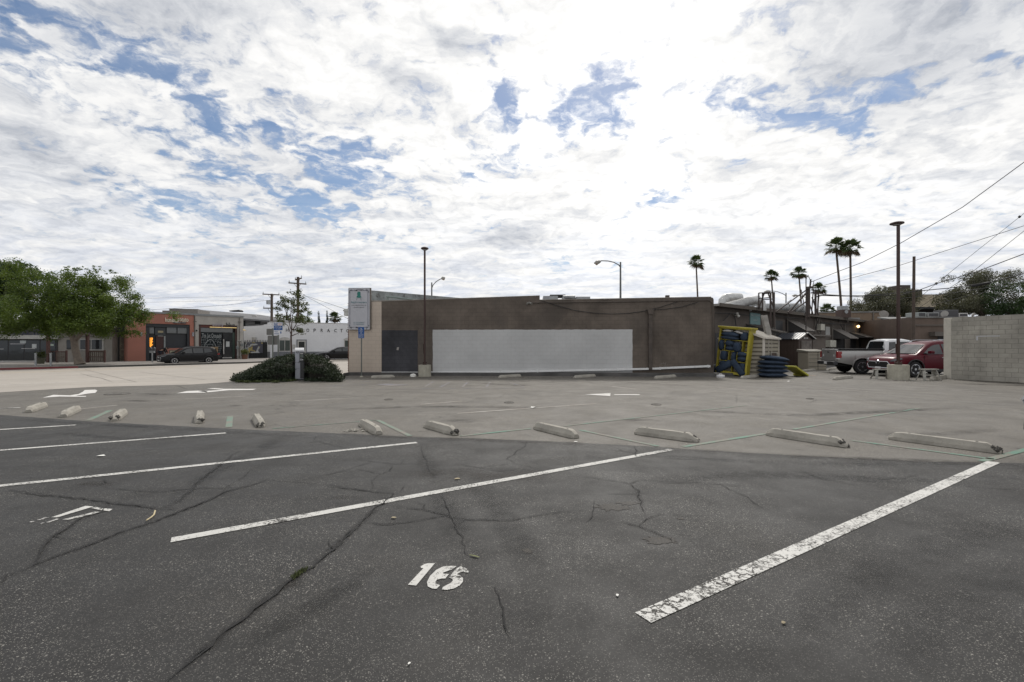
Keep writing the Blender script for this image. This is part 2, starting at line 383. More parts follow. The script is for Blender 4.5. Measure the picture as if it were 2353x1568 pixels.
m_walk = mat('pavement_concrete', (.24, .222, .205), .85, var=.12, scale=.9, bump=.2, bscale=50, spec=.25, dirt=.25)
m_kerb = mat('kerb_dark', (.06, .058, .055), .85, var=.3, scale=1.5, bump=.4, bscale=25, dirt=.4)
m_kerbred = mat('kerb_red', (.17, .035, .04), .8, var=.2, scale=2, dirt=.4)
m_kerbcon = mat('kerb_concrete', (.25, .235, .21), .85, var=.2, scale=2, dirt=.4)
m_crack = mat('crack_tar', (.013, .0125, .012), .9, var=.2)

g = MB(); g.quad((-700,-60,-.03), (700,-60,-.03), (700,900,-.03), (-700,900,-.03)); struct(g.build('ground', m_far))
lot = MB()
near_edge = [(-60,-14), (-16.5,14.9), (-15.4,16.8), (-12.4,17.96), (-11.7,19.4), (-9.4,22.6), (-8.6,24.2)]
lot.add([(-60,-30,0)]+[(x,y,0) for x,y in near_edge]+[(12,24.2,0),(60,60,0),(60,-30,0)], [tuple(range(len(near_edge)+4))[::-1]])
struct(lot.build('car_park', m_lot))
seam = [(-900,1600),(0,1661),(333,1685),(595,1700),(1011,1721),(1300,1733),(1400,1737),(1619,1749),(1937,1757),(2256,1770),(2575,1786),(2819,1803),(3297,1831),(3696,1848),(4094,1855),(4600,1868)]
sp = [G(x,y) for x,y in seam]; sm = []
for a, b in zip(sp, sp[1:]):
    k = max(2, int((b-a).length/.10))
    for i in range(k):
        q = a.lerp(b, i/k); w_ = math.sin(q.x*9.1)*.008+math.sin(q.x*23.7)*.005+random.uniform(-.006,.006); sm.append((q.x, q.y+w_))
dk_ = MB(); dk_.add([(x,y,.004) for x,y in sm]+[(x,-30,.004) for x,y in sm], [(i+len(sm), i+1+len(sm), i+1, i) for i in range(len(sm)-1)])
struct(dk_.build('dark_asphalt_patch', m_dark))
# road and far pavement
KP = [(-31.7-70*.622, 28.6-70*.783), (-31.7, 28.6), (-22.8, 39.8), (-20.7, 48.6), (66, 97)]
road = MB(); road.add([(x,y,.005) for x,y in near_edge]+[(5,40,.005),(66,80,.005)]+[(x,y,.005) for x,y in KP[::-1]], [tuple(range(len(near_edge)+2+len(KP)))[::-1]])
struct(road.build('road', m_road))
wk = MB(); far = [(-90,60), (-60,110), (66,150)]
wk.add([(x,y,.13) for x,y in KP]+[(66,150,.13),(-120,150,.13),(-120,0,.13)], [tuple(range(len(KP)+3))])
struct(wk.build('pavement', m_walk))
def kerb(p, q, m_, name='kerb', h=.13, w=.16, z0=0):
    p, q = Vector((*p,0)), Vector((*q,0)); d = (q-p).normalized(); nn = Vector((-d.y, d.x, 0))*w
    b = MB(); b.add([p+Vector((0,0,z0)), q+Vector((0,0,z0)), q+nn+Vector((0,0,z0)), p+nn+Vector((0,0,z0)),
                     p+Vector((0,0,h+.004)), q+Vector((0,0,h+.004)), q+nn+Vector((0,0,h+.004)), p+nn+Vector((0,0,h+.004))],
                     [(0,3,2,1),(4,5,6,7),(0,1,5,4),(1,2,6,5),(2,3,7,6),(3,0,4,7)])
    o = b.build(name, m_, bevel=.015); return struct(o)
kr = G(255,1474); kr = (kr.x, kr.y)
def onk(t): return (-31.7+t*.622, 28.6+t*.783)
kerb(onk(-60), onk(3.6), m_kerbred); kerb(onk(3.6), (-22.8,39.8), m_kerb); kerb((-22.8,39.8), (-20.7,48.6), m_kerbcon, h=.05); kerb((-20.7,48.6), (60,93.6), m_kerb)
# road markings and slab joints
m_white = mat('road_paint_old', (.62,.60,.57), .8, var=.2, scale=8); m_yel = mat('road_paint_yellow', (.55,.36,.13), .8, var=.2, scale=6)
m_joint = mat('joint', (.16,.14,.12), .9)
def gstrip(pts, w, m_, name, z=.010, parent=None):
    b = MB(); b.strip([G(*p)[:2] for p in pts], w, z); return struct(b.build(name, m_))
gstrip([(-300,1508),(0,1495),(170,1489),(800,1468)], .10, m_yel, 'road_marking'); gstrip([(-300,1500),(0,1489.5),(800,1464)], .06, m_yel, 'road_marking')
gstrip([(-300,1556),(0,1541),(892,1504)], .08, m_white, 'road_marking')
jb = MB()
for a, b in [((-200,1530),(1000,1489)), ((-200,1518),(1000,1482)), ((-200,1560),(900,1516)), ((-100,1505),(1010,1470)), ((1000,1475),(1390,1465)), ((340,1480),(545,1530)), ((560,1490),(820,1520)), ((-200,1494),(1000,1460))]:
    jb.strip([G(*a)[:2], G(*b)[:2]], .03, .009)
struct(jb.build('road_joints', m_joint))

def jag(pts, step=.05, amp=.030, rnd=random):
    out = []
    for a, b in zip(pts, pts[1:]):
        a, b = Vector(a[:2]), Vector(b[:2]); L = (b-a).length; k = max(2, int(L/step)); d = (b-a)/L; nn = Vector((-d.y, d.x)); o = 0
        for i in range(k):
            o = o*.62 + rnd.uniform(-amp, amp)*.5; out.append(a.lerp(b, i/k) + nn*(o if i else 0))
    out.append(Vector(pts[-1][:2])); return out
def cz(l, ox, oy, s): return [(ox+x/s, oy+y/s) for x, y in l]
Z1 = lambda l: cz(l, 0, 1480, 1.681); Z2 = lambda l: cz(l, 1300, 1480, 1.5687); Z3 = lambda l: cz(l, 2500, 1480, 1.2544); Z4 = lambda l: cz(l, 0, 1900, .9804)
CR = [  # (photo polyline, width m)
 (Z1([(60,815),(180,830),(330,850),(520,870),(730,900),(900,915),(1080,940),(1240,948)]), .022), (Z1([(-30,1415),(120,1370),(260,1305),(430,1240),(680,1155),(850,1085),(1010,1035),(1240,948),(1400,885),(1500,830),(1620,800),(1800,740)]), .026),
 (Z1([(1800,740),(2000,762),(2200,775),(2353,790)]), .010), (Z1([(700,800),(900,815),(1060,832),(1200,812),(1340,798),(1640,800)]), .012), (Z1([(640,790),(720,765),(700,740)]), .012), (Z1([(860,860),(1060,832)]), .006),
 (Z1([(740,905),(690,960),(560,995),(490,1040),(440,1080),(340,1140),(300,1180),(262,1250),(250,1310)]), .022), (Z1([(1080,940),(1200,900),(1270,830),(1350,745),(1480,640),(1560,580),(1620,545)]), .014), (Z1([(1500,830),(1530,790),(1640,725),(1690,675)]), .008),
 (Z1([(0,945),(180,930)]), .006), (Z1([(300,740),(200,730),(120,740)]), .006), (Z1([(380,420),(560,400),(700,370)]), .006), (Z1([(2353,540),(2110,480),(2120,455),(2170,432)]), .010), (Z1([(1740,560),(1880,515),(2100,490),(2280,470)]), .008), (Z1([(2000,762),(2150,720),(2353,680)]), .008),
 (Z2([(0,1150),(90,1080),(220,970),(340,855),(435,780),(280,765),(0,730)]), .022), (Z2([(370,842),(500,870),(620,880),(700,905),(780,912),(800,945),(960,945),(1150,955),(1300,925),(1440,905),(1560,885)]), .012), (Z2([(240,965),(370,978),(500,965),(680,935),(780,912)]), .011),
 (Z2([(780,912),(820,975),(850,1040),(880,1110),(900,1170)]), .009), (Z2([(740,800),(760,860),(790,915)]), .007), (Z2([(0,580),(120,570),(200,565),(300,580),(430,592),(600,600),(760,602),(830,596),(970,618),(1190,590),(1260,605),(1380,645)]), .009), (Z2([(830,596),(1100,640),(1250,620)]), .008),
 (Z2([(1190,590),(1140,565),(1190,530),(1250,490),(1270,450)]), .008), (Z2([(430,595),(410,640),(340,665),(290,700),(300,740),(280,760)]), .009), (Z2([(190,625),(350,660)]), .008), (Z2([(0,665),(140,630),(300,580)]), .008), (Z2([(470,770),(500,735)]), .007), (Z2([(580,840),(630,850),(625,880)]), .006),
 (Z2([(1780,480),(1860,510),(1950,535),(1958,550),(2353,570)]), .010), (Z2([(1940,480),(1958,540)]), .010), (Z2([(1500,665),(1700,685),(1840,705),(1915,720),(2000,695),(2080,698),(2160,715),(2353,712)]), .010), (Z2([(1915,720),(1975,765),(1960,800),(1990,830),(1995,885),(2010,910)]), .014), (Z2([(1760,785),(1960,785)]), .006),
 (Z2([(1840,955),(1970,985),(2060,1020),(2130,1055),(2180,1085)]), .012), (Z2([(1970,985),(2020,940),(2100,912),(2353,925)]), .008), (Z2([(1690,830),(1690,880),(1640,960)]), .006), (Z2([(1700,905),(1560,885)]), .006), (Z2([(600,470),(640,600),(700,700)]), .005),
 (Z3([(780,430),(1000,440),(1400,460)]), .012), (Z3([(860,500),(980,550),(1100,570),(1240,590)]), .007), (Z3([(1090,520),(1250,550),(1400,545),(1530,520)]), .007), (Z3([(1600,545),(1750,535),(1900,540),(2000,560)]), .010), (Z3([(1600,575),(1760,590),(2000,610)]), .006), (Z3([(200,560),(420,575),(600,590)]), .006), (Z3([(430,560),(560,620),(700,700)]), .005),
 (Z4([(640,830),(740,745),(830,680),(910,600),(990,535),(1100,450),(1200,380),(1320,285),(1410,200)]), .026), (Z4([(730,740),(800,690),(830,670)]), .02), (Z4([(1940,440),(2000,640)]), .004),
 (Z2([(0,168),(120,160),(200,172),(340,160),(460,155)]), .016), (Z2([(340,160),(420,140),(600,140),(700,150),(860,155),(1010,160)]), .014), (Z2([(1090,180),(1130,150),(1250,190)]), .010), (Z3([(920,170),(965,150),(1600,160)]), .012), (Z3([(830,120),(900,125),(960,140)]), .010), (Z3([(1780,165),(2000,170)]), .01), (Z1([(1790,150),(1900,170),(2100,165),(2353,180)]), .014), (Z1([(1185,105),(1260,135),(1500,130)]), .012), (Z1([(540,25),(610,45),(690,60),(760,85)]), .02), (Z3([(440,115),(560,130),(560,170)]), .008)]
cb_ = MB()
for pts, w in CR:
    w = max(w*.8, .009)
    q = jag([G(*p) for p in pts])
    n_ = len(q); ws = [w*random.uniform(.25, 1.15)*min(1, .3+4*min(i, n_-1-i)/max(n_,1)) for i in range(n_)]
    cb_.strip(q, ws, .0128)
    if w > .006:
        for _ in range(int(n_/22)):                          # side branches
            a = random.choice(q); an = random.uniform(0, 6.3); L = random.uniform(.06, .28)
            br = jag([a, a+Vector((math.cos(an), math.sin(an)))*L], .05, .03); cb_.strip(br, [w*.4*(1-i/len(br))+.001 for i in range(len(br))], .0120)
struct(cb_.build('pavement_cracks', m_crack))
# soft tyre marks, oil drips and sealed bands: thin translucent films lying on the asphalt
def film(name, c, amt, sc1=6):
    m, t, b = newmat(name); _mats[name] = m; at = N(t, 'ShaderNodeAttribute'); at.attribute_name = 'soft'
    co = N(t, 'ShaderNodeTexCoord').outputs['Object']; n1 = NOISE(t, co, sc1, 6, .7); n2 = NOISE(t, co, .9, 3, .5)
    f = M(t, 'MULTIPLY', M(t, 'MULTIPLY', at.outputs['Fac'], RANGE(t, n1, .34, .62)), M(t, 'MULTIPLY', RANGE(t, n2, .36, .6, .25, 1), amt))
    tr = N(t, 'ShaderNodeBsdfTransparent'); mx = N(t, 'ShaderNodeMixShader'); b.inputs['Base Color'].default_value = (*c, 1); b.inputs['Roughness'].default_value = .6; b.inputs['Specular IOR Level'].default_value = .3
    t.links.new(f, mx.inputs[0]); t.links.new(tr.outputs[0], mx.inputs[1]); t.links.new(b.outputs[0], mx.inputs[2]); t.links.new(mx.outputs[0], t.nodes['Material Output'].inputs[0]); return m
def softstrips(name, items, m_, z):
    V, F_, A_ = [], [], []
    for pts, w in items:
        P_ = [Vector(G(*p)[:2]) for p in pts]; q = []
        for a, b in zip(P_, P_[1:]):
            k = max(2, int((b-a).length/.3)); q += [a.lerp(b, i/k) for i in range(k)]
        q.append(P_[-1]); n = len(q)
        for _ in range(3): q = [q[0]]+[(q[i-1]+q[i]*2+q[i+1])/4 for i in range(1, n-1)]+[q[-1]]
        b0 = len(V)
        for i, p in enumerate(q):
            d = (q[min(i+1,n-1)]-q[max(i-1,0)]).normalized(); nn = Vector((-d.y, d.x)); e = min(1, 4*min(i, n-1-i)/n)
            for j in range(7):
                u = j/3-1; v = p+nn*(u*w/2); V.append((v.x, v.y, z)); A_.append((1-u*u)**1.3*e)
        F_ += [(b0+i*7+j, b0+i*7+j+1, b0+(i+1)*7+j+1, b0+(i+1)*7+j) for i in range(n-1) for j in range(6)]
    me = bpy.data.meshes.new(name); me.from_pydata(V, [], F_); me.materials.append(m_); at = me.attributes.new('soft', 'FLOAT', 'POINT'); at.data.foreach_set('value', A_)
    o = bpy.data.objects.new(name, me); col.objects.link(o); return struct(o)
softstrips('tyre_marks', [(Z2([(600,470),(680,700),(760,900),(900,1180),(1010,1443)]), .30), (Z2([(900,680),(1020,800),(1180,1010),(1290,1200),(1400,1443)]), .34), (Z1([(1900,430),(1740,560),(1500,640),(1340,745),(1200,880),(1080,960)]), .30),
   (Z3([(-300,370),(200,440),(800,470),(1400,480),(2000,470)]), .30), (Z3([(100,560),(700,520),(1400,560),(2000,560)]), .4), (Z1([(0,330),(700,370),(1400,410),(2300,470)]), .30), (Z1([(300,420),(900,470),(1700,440)]), .25), (Z4([(1900,620),(2100,560),(2353,540)]), .35), (Z4([(1500,360),(1250,520),(900,700)]), .2), (Z3([(600,1568),(1000,1200),(1500,900),(2000,760)]), .4), (Z3([(1300,1568),(1600,1200),(2000,1000)]), .4)], film('tyre_rubber_film', (.010,.010,.010), .5), .0058)
softstrips('crack_dirt', [(pts, .10 if w > .02 else .07) for pts, w in CR if w >= .011], film('dirt_film', (.014,.013,.012), .6, 12), .0060)
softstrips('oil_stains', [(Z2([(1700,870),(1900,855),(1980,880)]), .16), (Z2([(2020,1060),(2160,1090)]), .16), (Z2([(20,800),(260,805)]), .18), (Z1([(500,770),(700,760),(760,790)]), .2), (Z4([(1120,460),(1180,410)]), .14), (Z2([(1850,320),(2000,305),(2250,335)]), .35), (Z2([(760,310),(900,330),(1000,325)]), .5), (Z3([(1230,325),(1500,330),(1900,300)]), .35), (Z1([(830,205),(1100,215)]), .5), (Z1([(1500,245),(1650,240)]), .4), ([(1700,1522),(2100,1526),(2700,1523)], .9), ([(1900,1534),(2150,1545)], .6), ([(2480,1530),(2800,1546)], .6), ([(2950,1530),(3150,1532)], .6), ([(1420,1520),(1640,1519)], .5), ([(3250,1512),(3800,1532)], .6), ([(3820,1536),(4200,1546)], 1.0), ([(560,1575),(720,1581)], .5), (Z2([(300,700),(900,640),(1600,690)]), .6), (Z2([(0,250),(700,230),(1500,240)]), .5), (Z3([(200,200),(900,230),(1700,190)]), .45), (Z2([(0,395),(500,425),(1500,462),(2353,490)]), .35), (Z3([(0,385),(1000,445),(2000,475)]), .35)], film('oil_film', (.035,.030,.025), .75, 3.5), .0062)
softstrips('pale_scuffs', [(Z4([(300,560),(900,500),(1400,600)]), .7), (Z4([(1500,650),(2000,700)]), .6), (Z3([(300,700),(700,900),(1200,1000)]), .6), (Z1([(300,640),(900,560),(1500,520)]), .5), (Z2([(1300,560),(1600,580)]), .5), (Z2([(200,1100),(600,1300)]), .5)], film('dust_film', (.11,.103,.093), .30, 9), .0054)
# potholes / worn spots
ph = MB()
for cx, cy, rx, ry in [(*Z2([(1800,865)])[0], .17,.12), (*Z2([(1900,840)])[0], .12,.06), (*Z2([(2100,1075)])[0], .15,.09), (*Z2([(2230,938)])[0], .04,.03), (*Z2([(1270,1140)])[0],.05,.05)]:
    c = G(cx, cy); n_ = 46; ring = []
    for i in range(n_):
        a = i/n_*6.283; r_ = 1+random.uniform(-.32,.28); ring.append((c.x+math.cos(a)*rx*r_*.8, c.y+math.sin(a)*ry*r_*.8, .0065))
    ph.add(ring, [tuple(range(n_))])
m_pot = asphalt('pothole_asphalt', (.042,.037,.031), (.12,.10,.08), .3, .7, .2, 0, 0, vscale=90, bump=.8)
struct(ph.build('potholes', m_pot))

# painted marks with wear
def paint(name, c, wear=.25, crackle=0.0, under=(.045,.042,.038)):
    m, t, b = newmat(name); _mats[name] = m
    co = N(t, 'ShaderNodeTexCoord').outputs['Object']
    n1 = NOISE(t, co, 55, 6, .75); n2 = NOISE(t, co, 2.2, 5, .6)
    f = M(t, 'ADD', n1, M(t, 'MULTIPLY', M(t, 'SUBTRACT', n2, .5), .5))
    f = RANGE(t, f, .62-wear*.4, .68-wear*.4, 0, 1)
    if crackle:
        wv = VM(t, 'ADD', co, SCALE(t, NOISE(t, co, 9, 4, .7, 0, 1), .12))
        vd = N(t, 'ShaderNodeTexVoronoi', feature='DISTANCE_TO_EDGE'); vd.inputs['Scale'].default_value = 14; t.links.new(wv, vd.inputs['Vector'])
        ln = RANGE(t, vd.outputs['Distance'], .05, .10, 1, 0)
        s = N(t, 'ShaderNodeSeparateXYZ'); t.links.new(co, s.inputs[0])
        k = M(t, 'MULTIPLY', RANGE(t, s.outputs[1], 3.0, 4.6, crackle, .15), RANGE(t, s.outputs[1], 1.9, 2.6, .25, 1))
        f = M(t, 'MAXIMUM', f, M(t, 'MULTIPLY', ln, M(t, 'MULTIPLY', k, RANGE(t, NOISE(t, co, 7, 3, .5), .42, .52, 0, 1))))
    cc = MIX(t, RANGE(t, NOISE(t, co, 12, 5, .6), .3, .7), tuple(x*.86 for x in c), c)
    t.links.new(MIX(t, f, cc, under), b.inputs['Base Color']); b.inputs['Roughness'].default_value = .75; b.inputs['Specular IOR Level'].default_value = .3
    bp = N(t, 'ShaderNodeBump'); bp.inputs['Strength'].default_value = .3; bp.inputs['Distance'].default_value = .004
    t.links.new(n1, bp.inputs['Height']); t.links.new(bp.outputs[0], b.inputs['Normal'])
    return m
p_w = paint('white_line_paint', (.56,.55,.52), .26); p_wc = paint('cracked_line_paint', (.60,.59,.56), .22, 1.0)
p_num = paint('number_paint', (.56,.55,.52), .2); p_old = paint('worn_number_paint', (.45,.44,.42), .35)
p_fw = paint('faint_white_paint', (.44,.42,.39), .42, under=(.235,.205,.175)); p_gr = paint('green_paint', (.125,.255,.195), .42, under=(.21,.185,.16))
p_arw = paint('arrow_paint', (.66,.64,.61), .08, under=(.22,.2,.17)); p_bl = paint('blue_paint', (.12,.145,.21), .5, under=(.2,.178,.16))
def line(name, a, b, w, m_, z=.0085, label=None):
    a, b = G(*a), G(*b); d = (b-a).normalized()
    k = max(2, int((b-a).length/.25)); bb = MB(); bb.strip([a.lerp(b, i/k)[:2] for i in range(k+1)], w, z)
    return struct(bb.build(name, m_))
line('parking_line', (684,2164.5), (2686,1801), .105, p_w); line('parking_line', (2572,2477), (3975,1851), .115, p_wc)
line('parking_line', (-260,1974), (1667,1773), .105, p_w); line('parking_line', (-300,1827), (903,1734.6), .10, p_w); line('parking_line', (-300,1739), (302,1702.5), .10, p_w)
line('parking_line', (-100,1640), (82,1632), .10, p_w, .008)
for a, b, w in [((354,1683),(442,1643),.13), ((915,1711),(921,1666),.13), ((1089,1716),(1510,1682),.05), ((1510,1682),(1641,1746),.10), ((1842,1746),(2122,1716),.09), ((2256,1706),(2986,1623),.07),
                ((2320,1722),(2632,1787),.09), ((2731,1789),(3058,1737),.10), ((3174,1719),(3680,1634),.09), ((3401,1763),(3975,1839),.09), ((3927,1847),(4200,1775),.11)]:
    line('green_line', a, b, w*.85, p_gr, .006)
for a, b in [((738,1598),(984,1586)), ((1178,1605),(1389,1596)), ((1680,1619),(1848,1606)), ((1829,1655),(2384,1616)), ((2447,1547),(2543,1558)), ((3241,1553),(3472,1568)), ((3799,1562),(4006,1577)), ((2872,1550),(2986,1562)), ((300,1640),(470,1622))]:
    line('faint_line', a, b, .085, p_fw, .0045)
for pts in ([(1501,1540),(1542,1536),(1638,1541),(1560,1546)],):
    q = [G(*p) for p in pts]; b = MB(); b.add([(v.x, v.y, .0075) for v in q], [tuple(range(len(q)))[::-1]]); struct(b.build('blue_accessible_marking', p_bl))
for a, b in [((1470,1540),(1300,1546)), ((1733,1528),(1700,1548)), ((1800,1530),(1760,1550)), ((1870,1530),(1850,1549)), ((1960,1530),(1945,1550)), ((2040,1532),(2100,1550)), ((1500,1558),(2100,1553)), ((990,1533),(1130,1541)), ((1380,1530),(1600,1522))]:
    line('blue_line', a, b, .09, p_bl, .0045)
def gpoly(name, polys, m_, z=.0085):
    b = MB()
    for pl in polys:
        q = [G(*p) for p in pl]
        ar = sum(q[i].x*q[(i+1)%len(q)].y-q[(i+1)%len(q)].x*q[i].y for i in range(len(q)))
        f = tuple(range(len(q))); b.add([(v.x, v.y, z) for v in q], [f if ar > 0 else f[::-1]])
    return struct(b.build(name, m_))
gpoly('painted_number', [Z2([(520,1357),(572,1362),(690,1221),(642,1222),(622,1228),(600,1242),(604,1253),(617,1253)]),
     Z2([(825,1240),(790,1238),(740,1243),(700,1262),(660,1300),(640,1340),(645,1368),(670,1380),(700,1384),(722,1360),(700,1352),(692,1338),(703,1325),(730,1318),(757,1317),(762,1308),(778,1290),(745,1288),(738,1282),(760,1273),(795,1262)]),
     Z2([(838,1245),(855,1241),(890,1255),(903,1275),(896,1283),(870,1275),(850,1278),(826,1291),(850,1300),(866,1315),(865,1338),(845,1362),(810,1380),(770,1389),(733,1388),(740,1372),(765,1358),(790,1345),(803,1330),(795,1318),(778,1312),(795,1290),(812,1268)])], p_num)
gpoly('painted_number', [Z1([(345,998),(388,998),(630,925),(575,921)]), Z1([(420,1013),(462,1014),(690,962),(640,960)]), Z1([(612,935),(645,928),(690,938),(668,948)]), Z1([(680,936),(757,942),(735,957),(668,948)])], p_num)
gpoly('painted_number', [Z1([(245,1018),(268,1018),(330,998),(310,995)]), Z1([(310,1032),(330,1033),(402,1010),(380,1007)]), Z1([(190,1032),(215,1032),(235,1024),(212,1024)]), Z1([(270,1042),(290,1040),(300,1034),(285,1034)])], p_old)
gpoly('straight_arrow', [[(2338,1579.5),(2442,1575),(2441,1586)], [(2458,1579),(2558,1579),(2558,1582),(2456,1582)]], p_arw)
gpoly('turn_arrow', [Z1([(285,190),(360,170),(410,172),(400,182)]), Z1([(400,182),(410,172),(470,174),(530,164),(556,150),(570,138),(640,135),(655,142),(640,157),(590,162),(505,178),(580,178),(575,184)])], p_arw)
gpoly('merge_arrow', [Z1([(1185,160),(1255,145),(1330,142),(1395,146),(1380,155)]), Z1([(1330,146),(1400,143),(1500,136),(1390,128),(1440,125),(1510,130),(1725,130),(1700,137),(1530,140),(1400,153)])], p_arw)
m_iron = mat('cast_iron', (.13,.12,.105), .7, .1, var=.3)
for px, py, r_ in ((1555,1600,.12), (2036,1612,.13), (2625,1620,.13), (3240,1597,.10), (470,1577,.33)):
    c = G(px, py); b = MB(); b.lathe([(r_,-.01),(r_,.012),(r_*.9,.016),(r_*.9,.009),(0.02,.012)], 20, (c.x,c.y,.004)); b.box(c.x-r_*.4,c.x+r_*.4,c.y-.02,c.y+.02,.014,.022)
    tag(b.build('drain_cover', m_iron), {2036:'small round iron cover in the light asphalt below the straight white arrow', 2625:'small round iron cover in the light asphalt to the right of the arrow', 3240:'small worn iron cover before the parked cars', 470:'wide dark iron cover beside the curved white arrow'}.get(px, 'small round iron cover, leftmost of those set in the light asphalt'), 'drain cover', 'iron covers set in the asphalt')

# ---------------------------------------------------------------- wheel stops
m_stop = mat('precast_concrete', (.34,.32,.28), .88, var=.14, scale=5, bump=.2, bscale=45, spec=.25, dirt=.3, streak=.12)
m_stopb = mat('broken_concrete', (.085,.08,.072), .95, var=.3, scale=14, bump=1.0, bscale=45)
m_hole = mat('pin_hole', (.02,.018,.016), .9)
def wheel_stop(a, b, label, H=.125, W=.165, broken=0, seed=1, group='concrete wheel stops along the dark patch', m_=None):
    rnd = random.Random(seed); a, b = Vector(a), Vector(b); L = (b-a).length; d = b-a
    o = thing('wheel_stop', label, 'wheel stop', ((a.x+b.x)/2, (a.y+b.y)/2, .004), math.atan2(d.y, d.x), group)
    mb = MB(); xs = [-L/2, -L/2+.075, -L/2+.15]+[(-.5+i/10)*L for i in range(2, 9)]+[L/2-.15, L/2-.075, L/2]
    secs = []
    for i, x in enumerate(xs):
        e = min(i, len(xs)-1-i); s = (.78, .93, 1)[min(e, 2)]; hh = H*(.50, .90, 1)[min(e, 2)]
        if broken and i >= len(xs)-2: hh *= .75; s *= .8
        j = lambda: rnd.uniform(-.003, .003)
        secs.append([(x+j(), -W/2*s+j(), 0), (x+j(), -W/2*s*.97+j(), hh*.42+j()), (x, -W*.27*s+j(), hh+j()), (x, W*.27*s+j(), hh+j()), (x, W/2*s*.97, hh*.42), (x, W/2*s, 0)])
    vs = [v for s in secs for v in s]; n = len(secs)
    fs = [(i*6+k, i*6+k+1, (i+1)*6+k+1, (i+1)*6+k) for i in range(n-1) for k in range(5)]
    fs += [(0,5,4,3,2,1), tuple((n-1)*6+k for k in range(6))]
    fs = [f[::-1] for f in fs]
    mb.add(vs, fs); mb.build('concrete_block', m_ or m_stop, o, bevel=.003)
    for x in (-L*.3, L*.3):
        hb = MB(); hb.lathe([(.016,H-.01),(.016,H+.003),(.001,H+.003)], 10, (x,0,0)); hb.build('pin_hole', m_hole, o)
    if broken:
        cbk = MB()
        for _ in range(9):
            c = (L/2-rnd.uniform(0,.10), rnd.uniform(-W*.38,W*.38), rnd.uniform(.02,.075)); r_ = rnd.uniform(.025,.05)
            vs = [(c[0]+r_*rnd.uniform(.6,1.2)*x, c[1]+r_*rnd.uniform(.6,1.2)*y, max(0, c[2]+r_*rnd.uniform(.6,1.1)*z)) for x,y,z in ((1,0,0),(-1,0,0),(0,1,0),(0,-1,0),(0,0,1),(0,0,-1))]
            cbk.add(vs, [(0,2,4),(2,1,4),(1,3,4),(3,0,4),(2,0,5),(1,2,5),(3,1,5),(0,3,5)])
        cbk.build('crumbled_end', m_stopb, o)
    return o
dd = Vector((-.545,.839,0))
SL = ['wheel stop at the left edge of the photo, farthest left of the row', 'second wheel stop from the left, dark near end by the asphalt seam', 'third wheel stop from the left, just right of a short green stripe',
      'stubby wheel stop with cracked near end, just left of a green stripe', 'wheel stop seen end-on with dark chipped base, right of a green stripe']
for i, (px, py, L) in enumerate([(112,1652,1.22),(253,1671,1.25),(457,1686,1.2),(795,1695,1.2),(1045,1711,1.2)]):
    a = G(px, py); ex = Vector((.03*(i-2), 0, 0)); wheel_stop(a+dd*L, a, SL[i], seed=i+1, broken=1 if i in (2,3,4) else 0)
for i, (a, b, br, lb) in enumerate([((1430,1702),(1497,1742),0,'cream wheel stop with its left side broken into rubble'), ((1690,1710),(1810,1744),1,'wheel stop with diagonal dark tyre smear and crumbled right end'),
      ((2129,1717),(2291,1757),0,'wheel stop with dark wavy stains between two green lines'), ((2533,1738),(2785,1773),1,'long pale wheel stop with dark broken right end beside a white line end'),
      ((3060,1743),(3385,1794),1,'second wheel stop from the right, crossing above a green line'), ((3551,1759),(4005,1819),1,'rightmost and nearest wheel stop, at the end of the cracked white line')]):
    a, b = G(*a), G(*b); d = (b-a).normalized(); nn = Vector((-d.y, d.x, 0)); nn = nn if nn.y > 0 else -nn
    wheel_stop(a+nn*.08, b+nn*.08, lb, seed=20+i, broken=br)
WLB = ['wheel stop before the cream wall, beside the blue sign post', 'wheel stop near the left of the grey painted rectangle', 'wheel stop below the right part of the grey painted rectangle', 'wheel stop before the brown wall right of the downspout',
       'wheel stop in front of the yellow bookcase', 'small wheel stop standing alone before the silver pickup', 'dirty white wheel stop lying by the block wall end', 'dark wheel stop by the yellow boards and brown shed', 'small pale wheel stop behind the pickup tail']
for i, v in enumerate([(1482,1515,1575,1511),(1996,1514,2082,1508),(2298,1515,2381,1508),(2622,1517,2704,1510),(2969,1517.5,3047,1508),(3341,1522,3412,1514),(3731,1524,3809,1513),(3204,1491,3262,1484),(3322,1482,3350,1477)]):
    a, b = G(v[0],v[1]), G(v[2],v[3])
    wheel_stop(a+Vector((0,.08,0)), b+Vector((0,.08,0)), WLB[i], seed=50+i, H=.13 if i != 6 else .17, group='concrete wheel stops along the building wall', broken=1 if i==6 else 0)
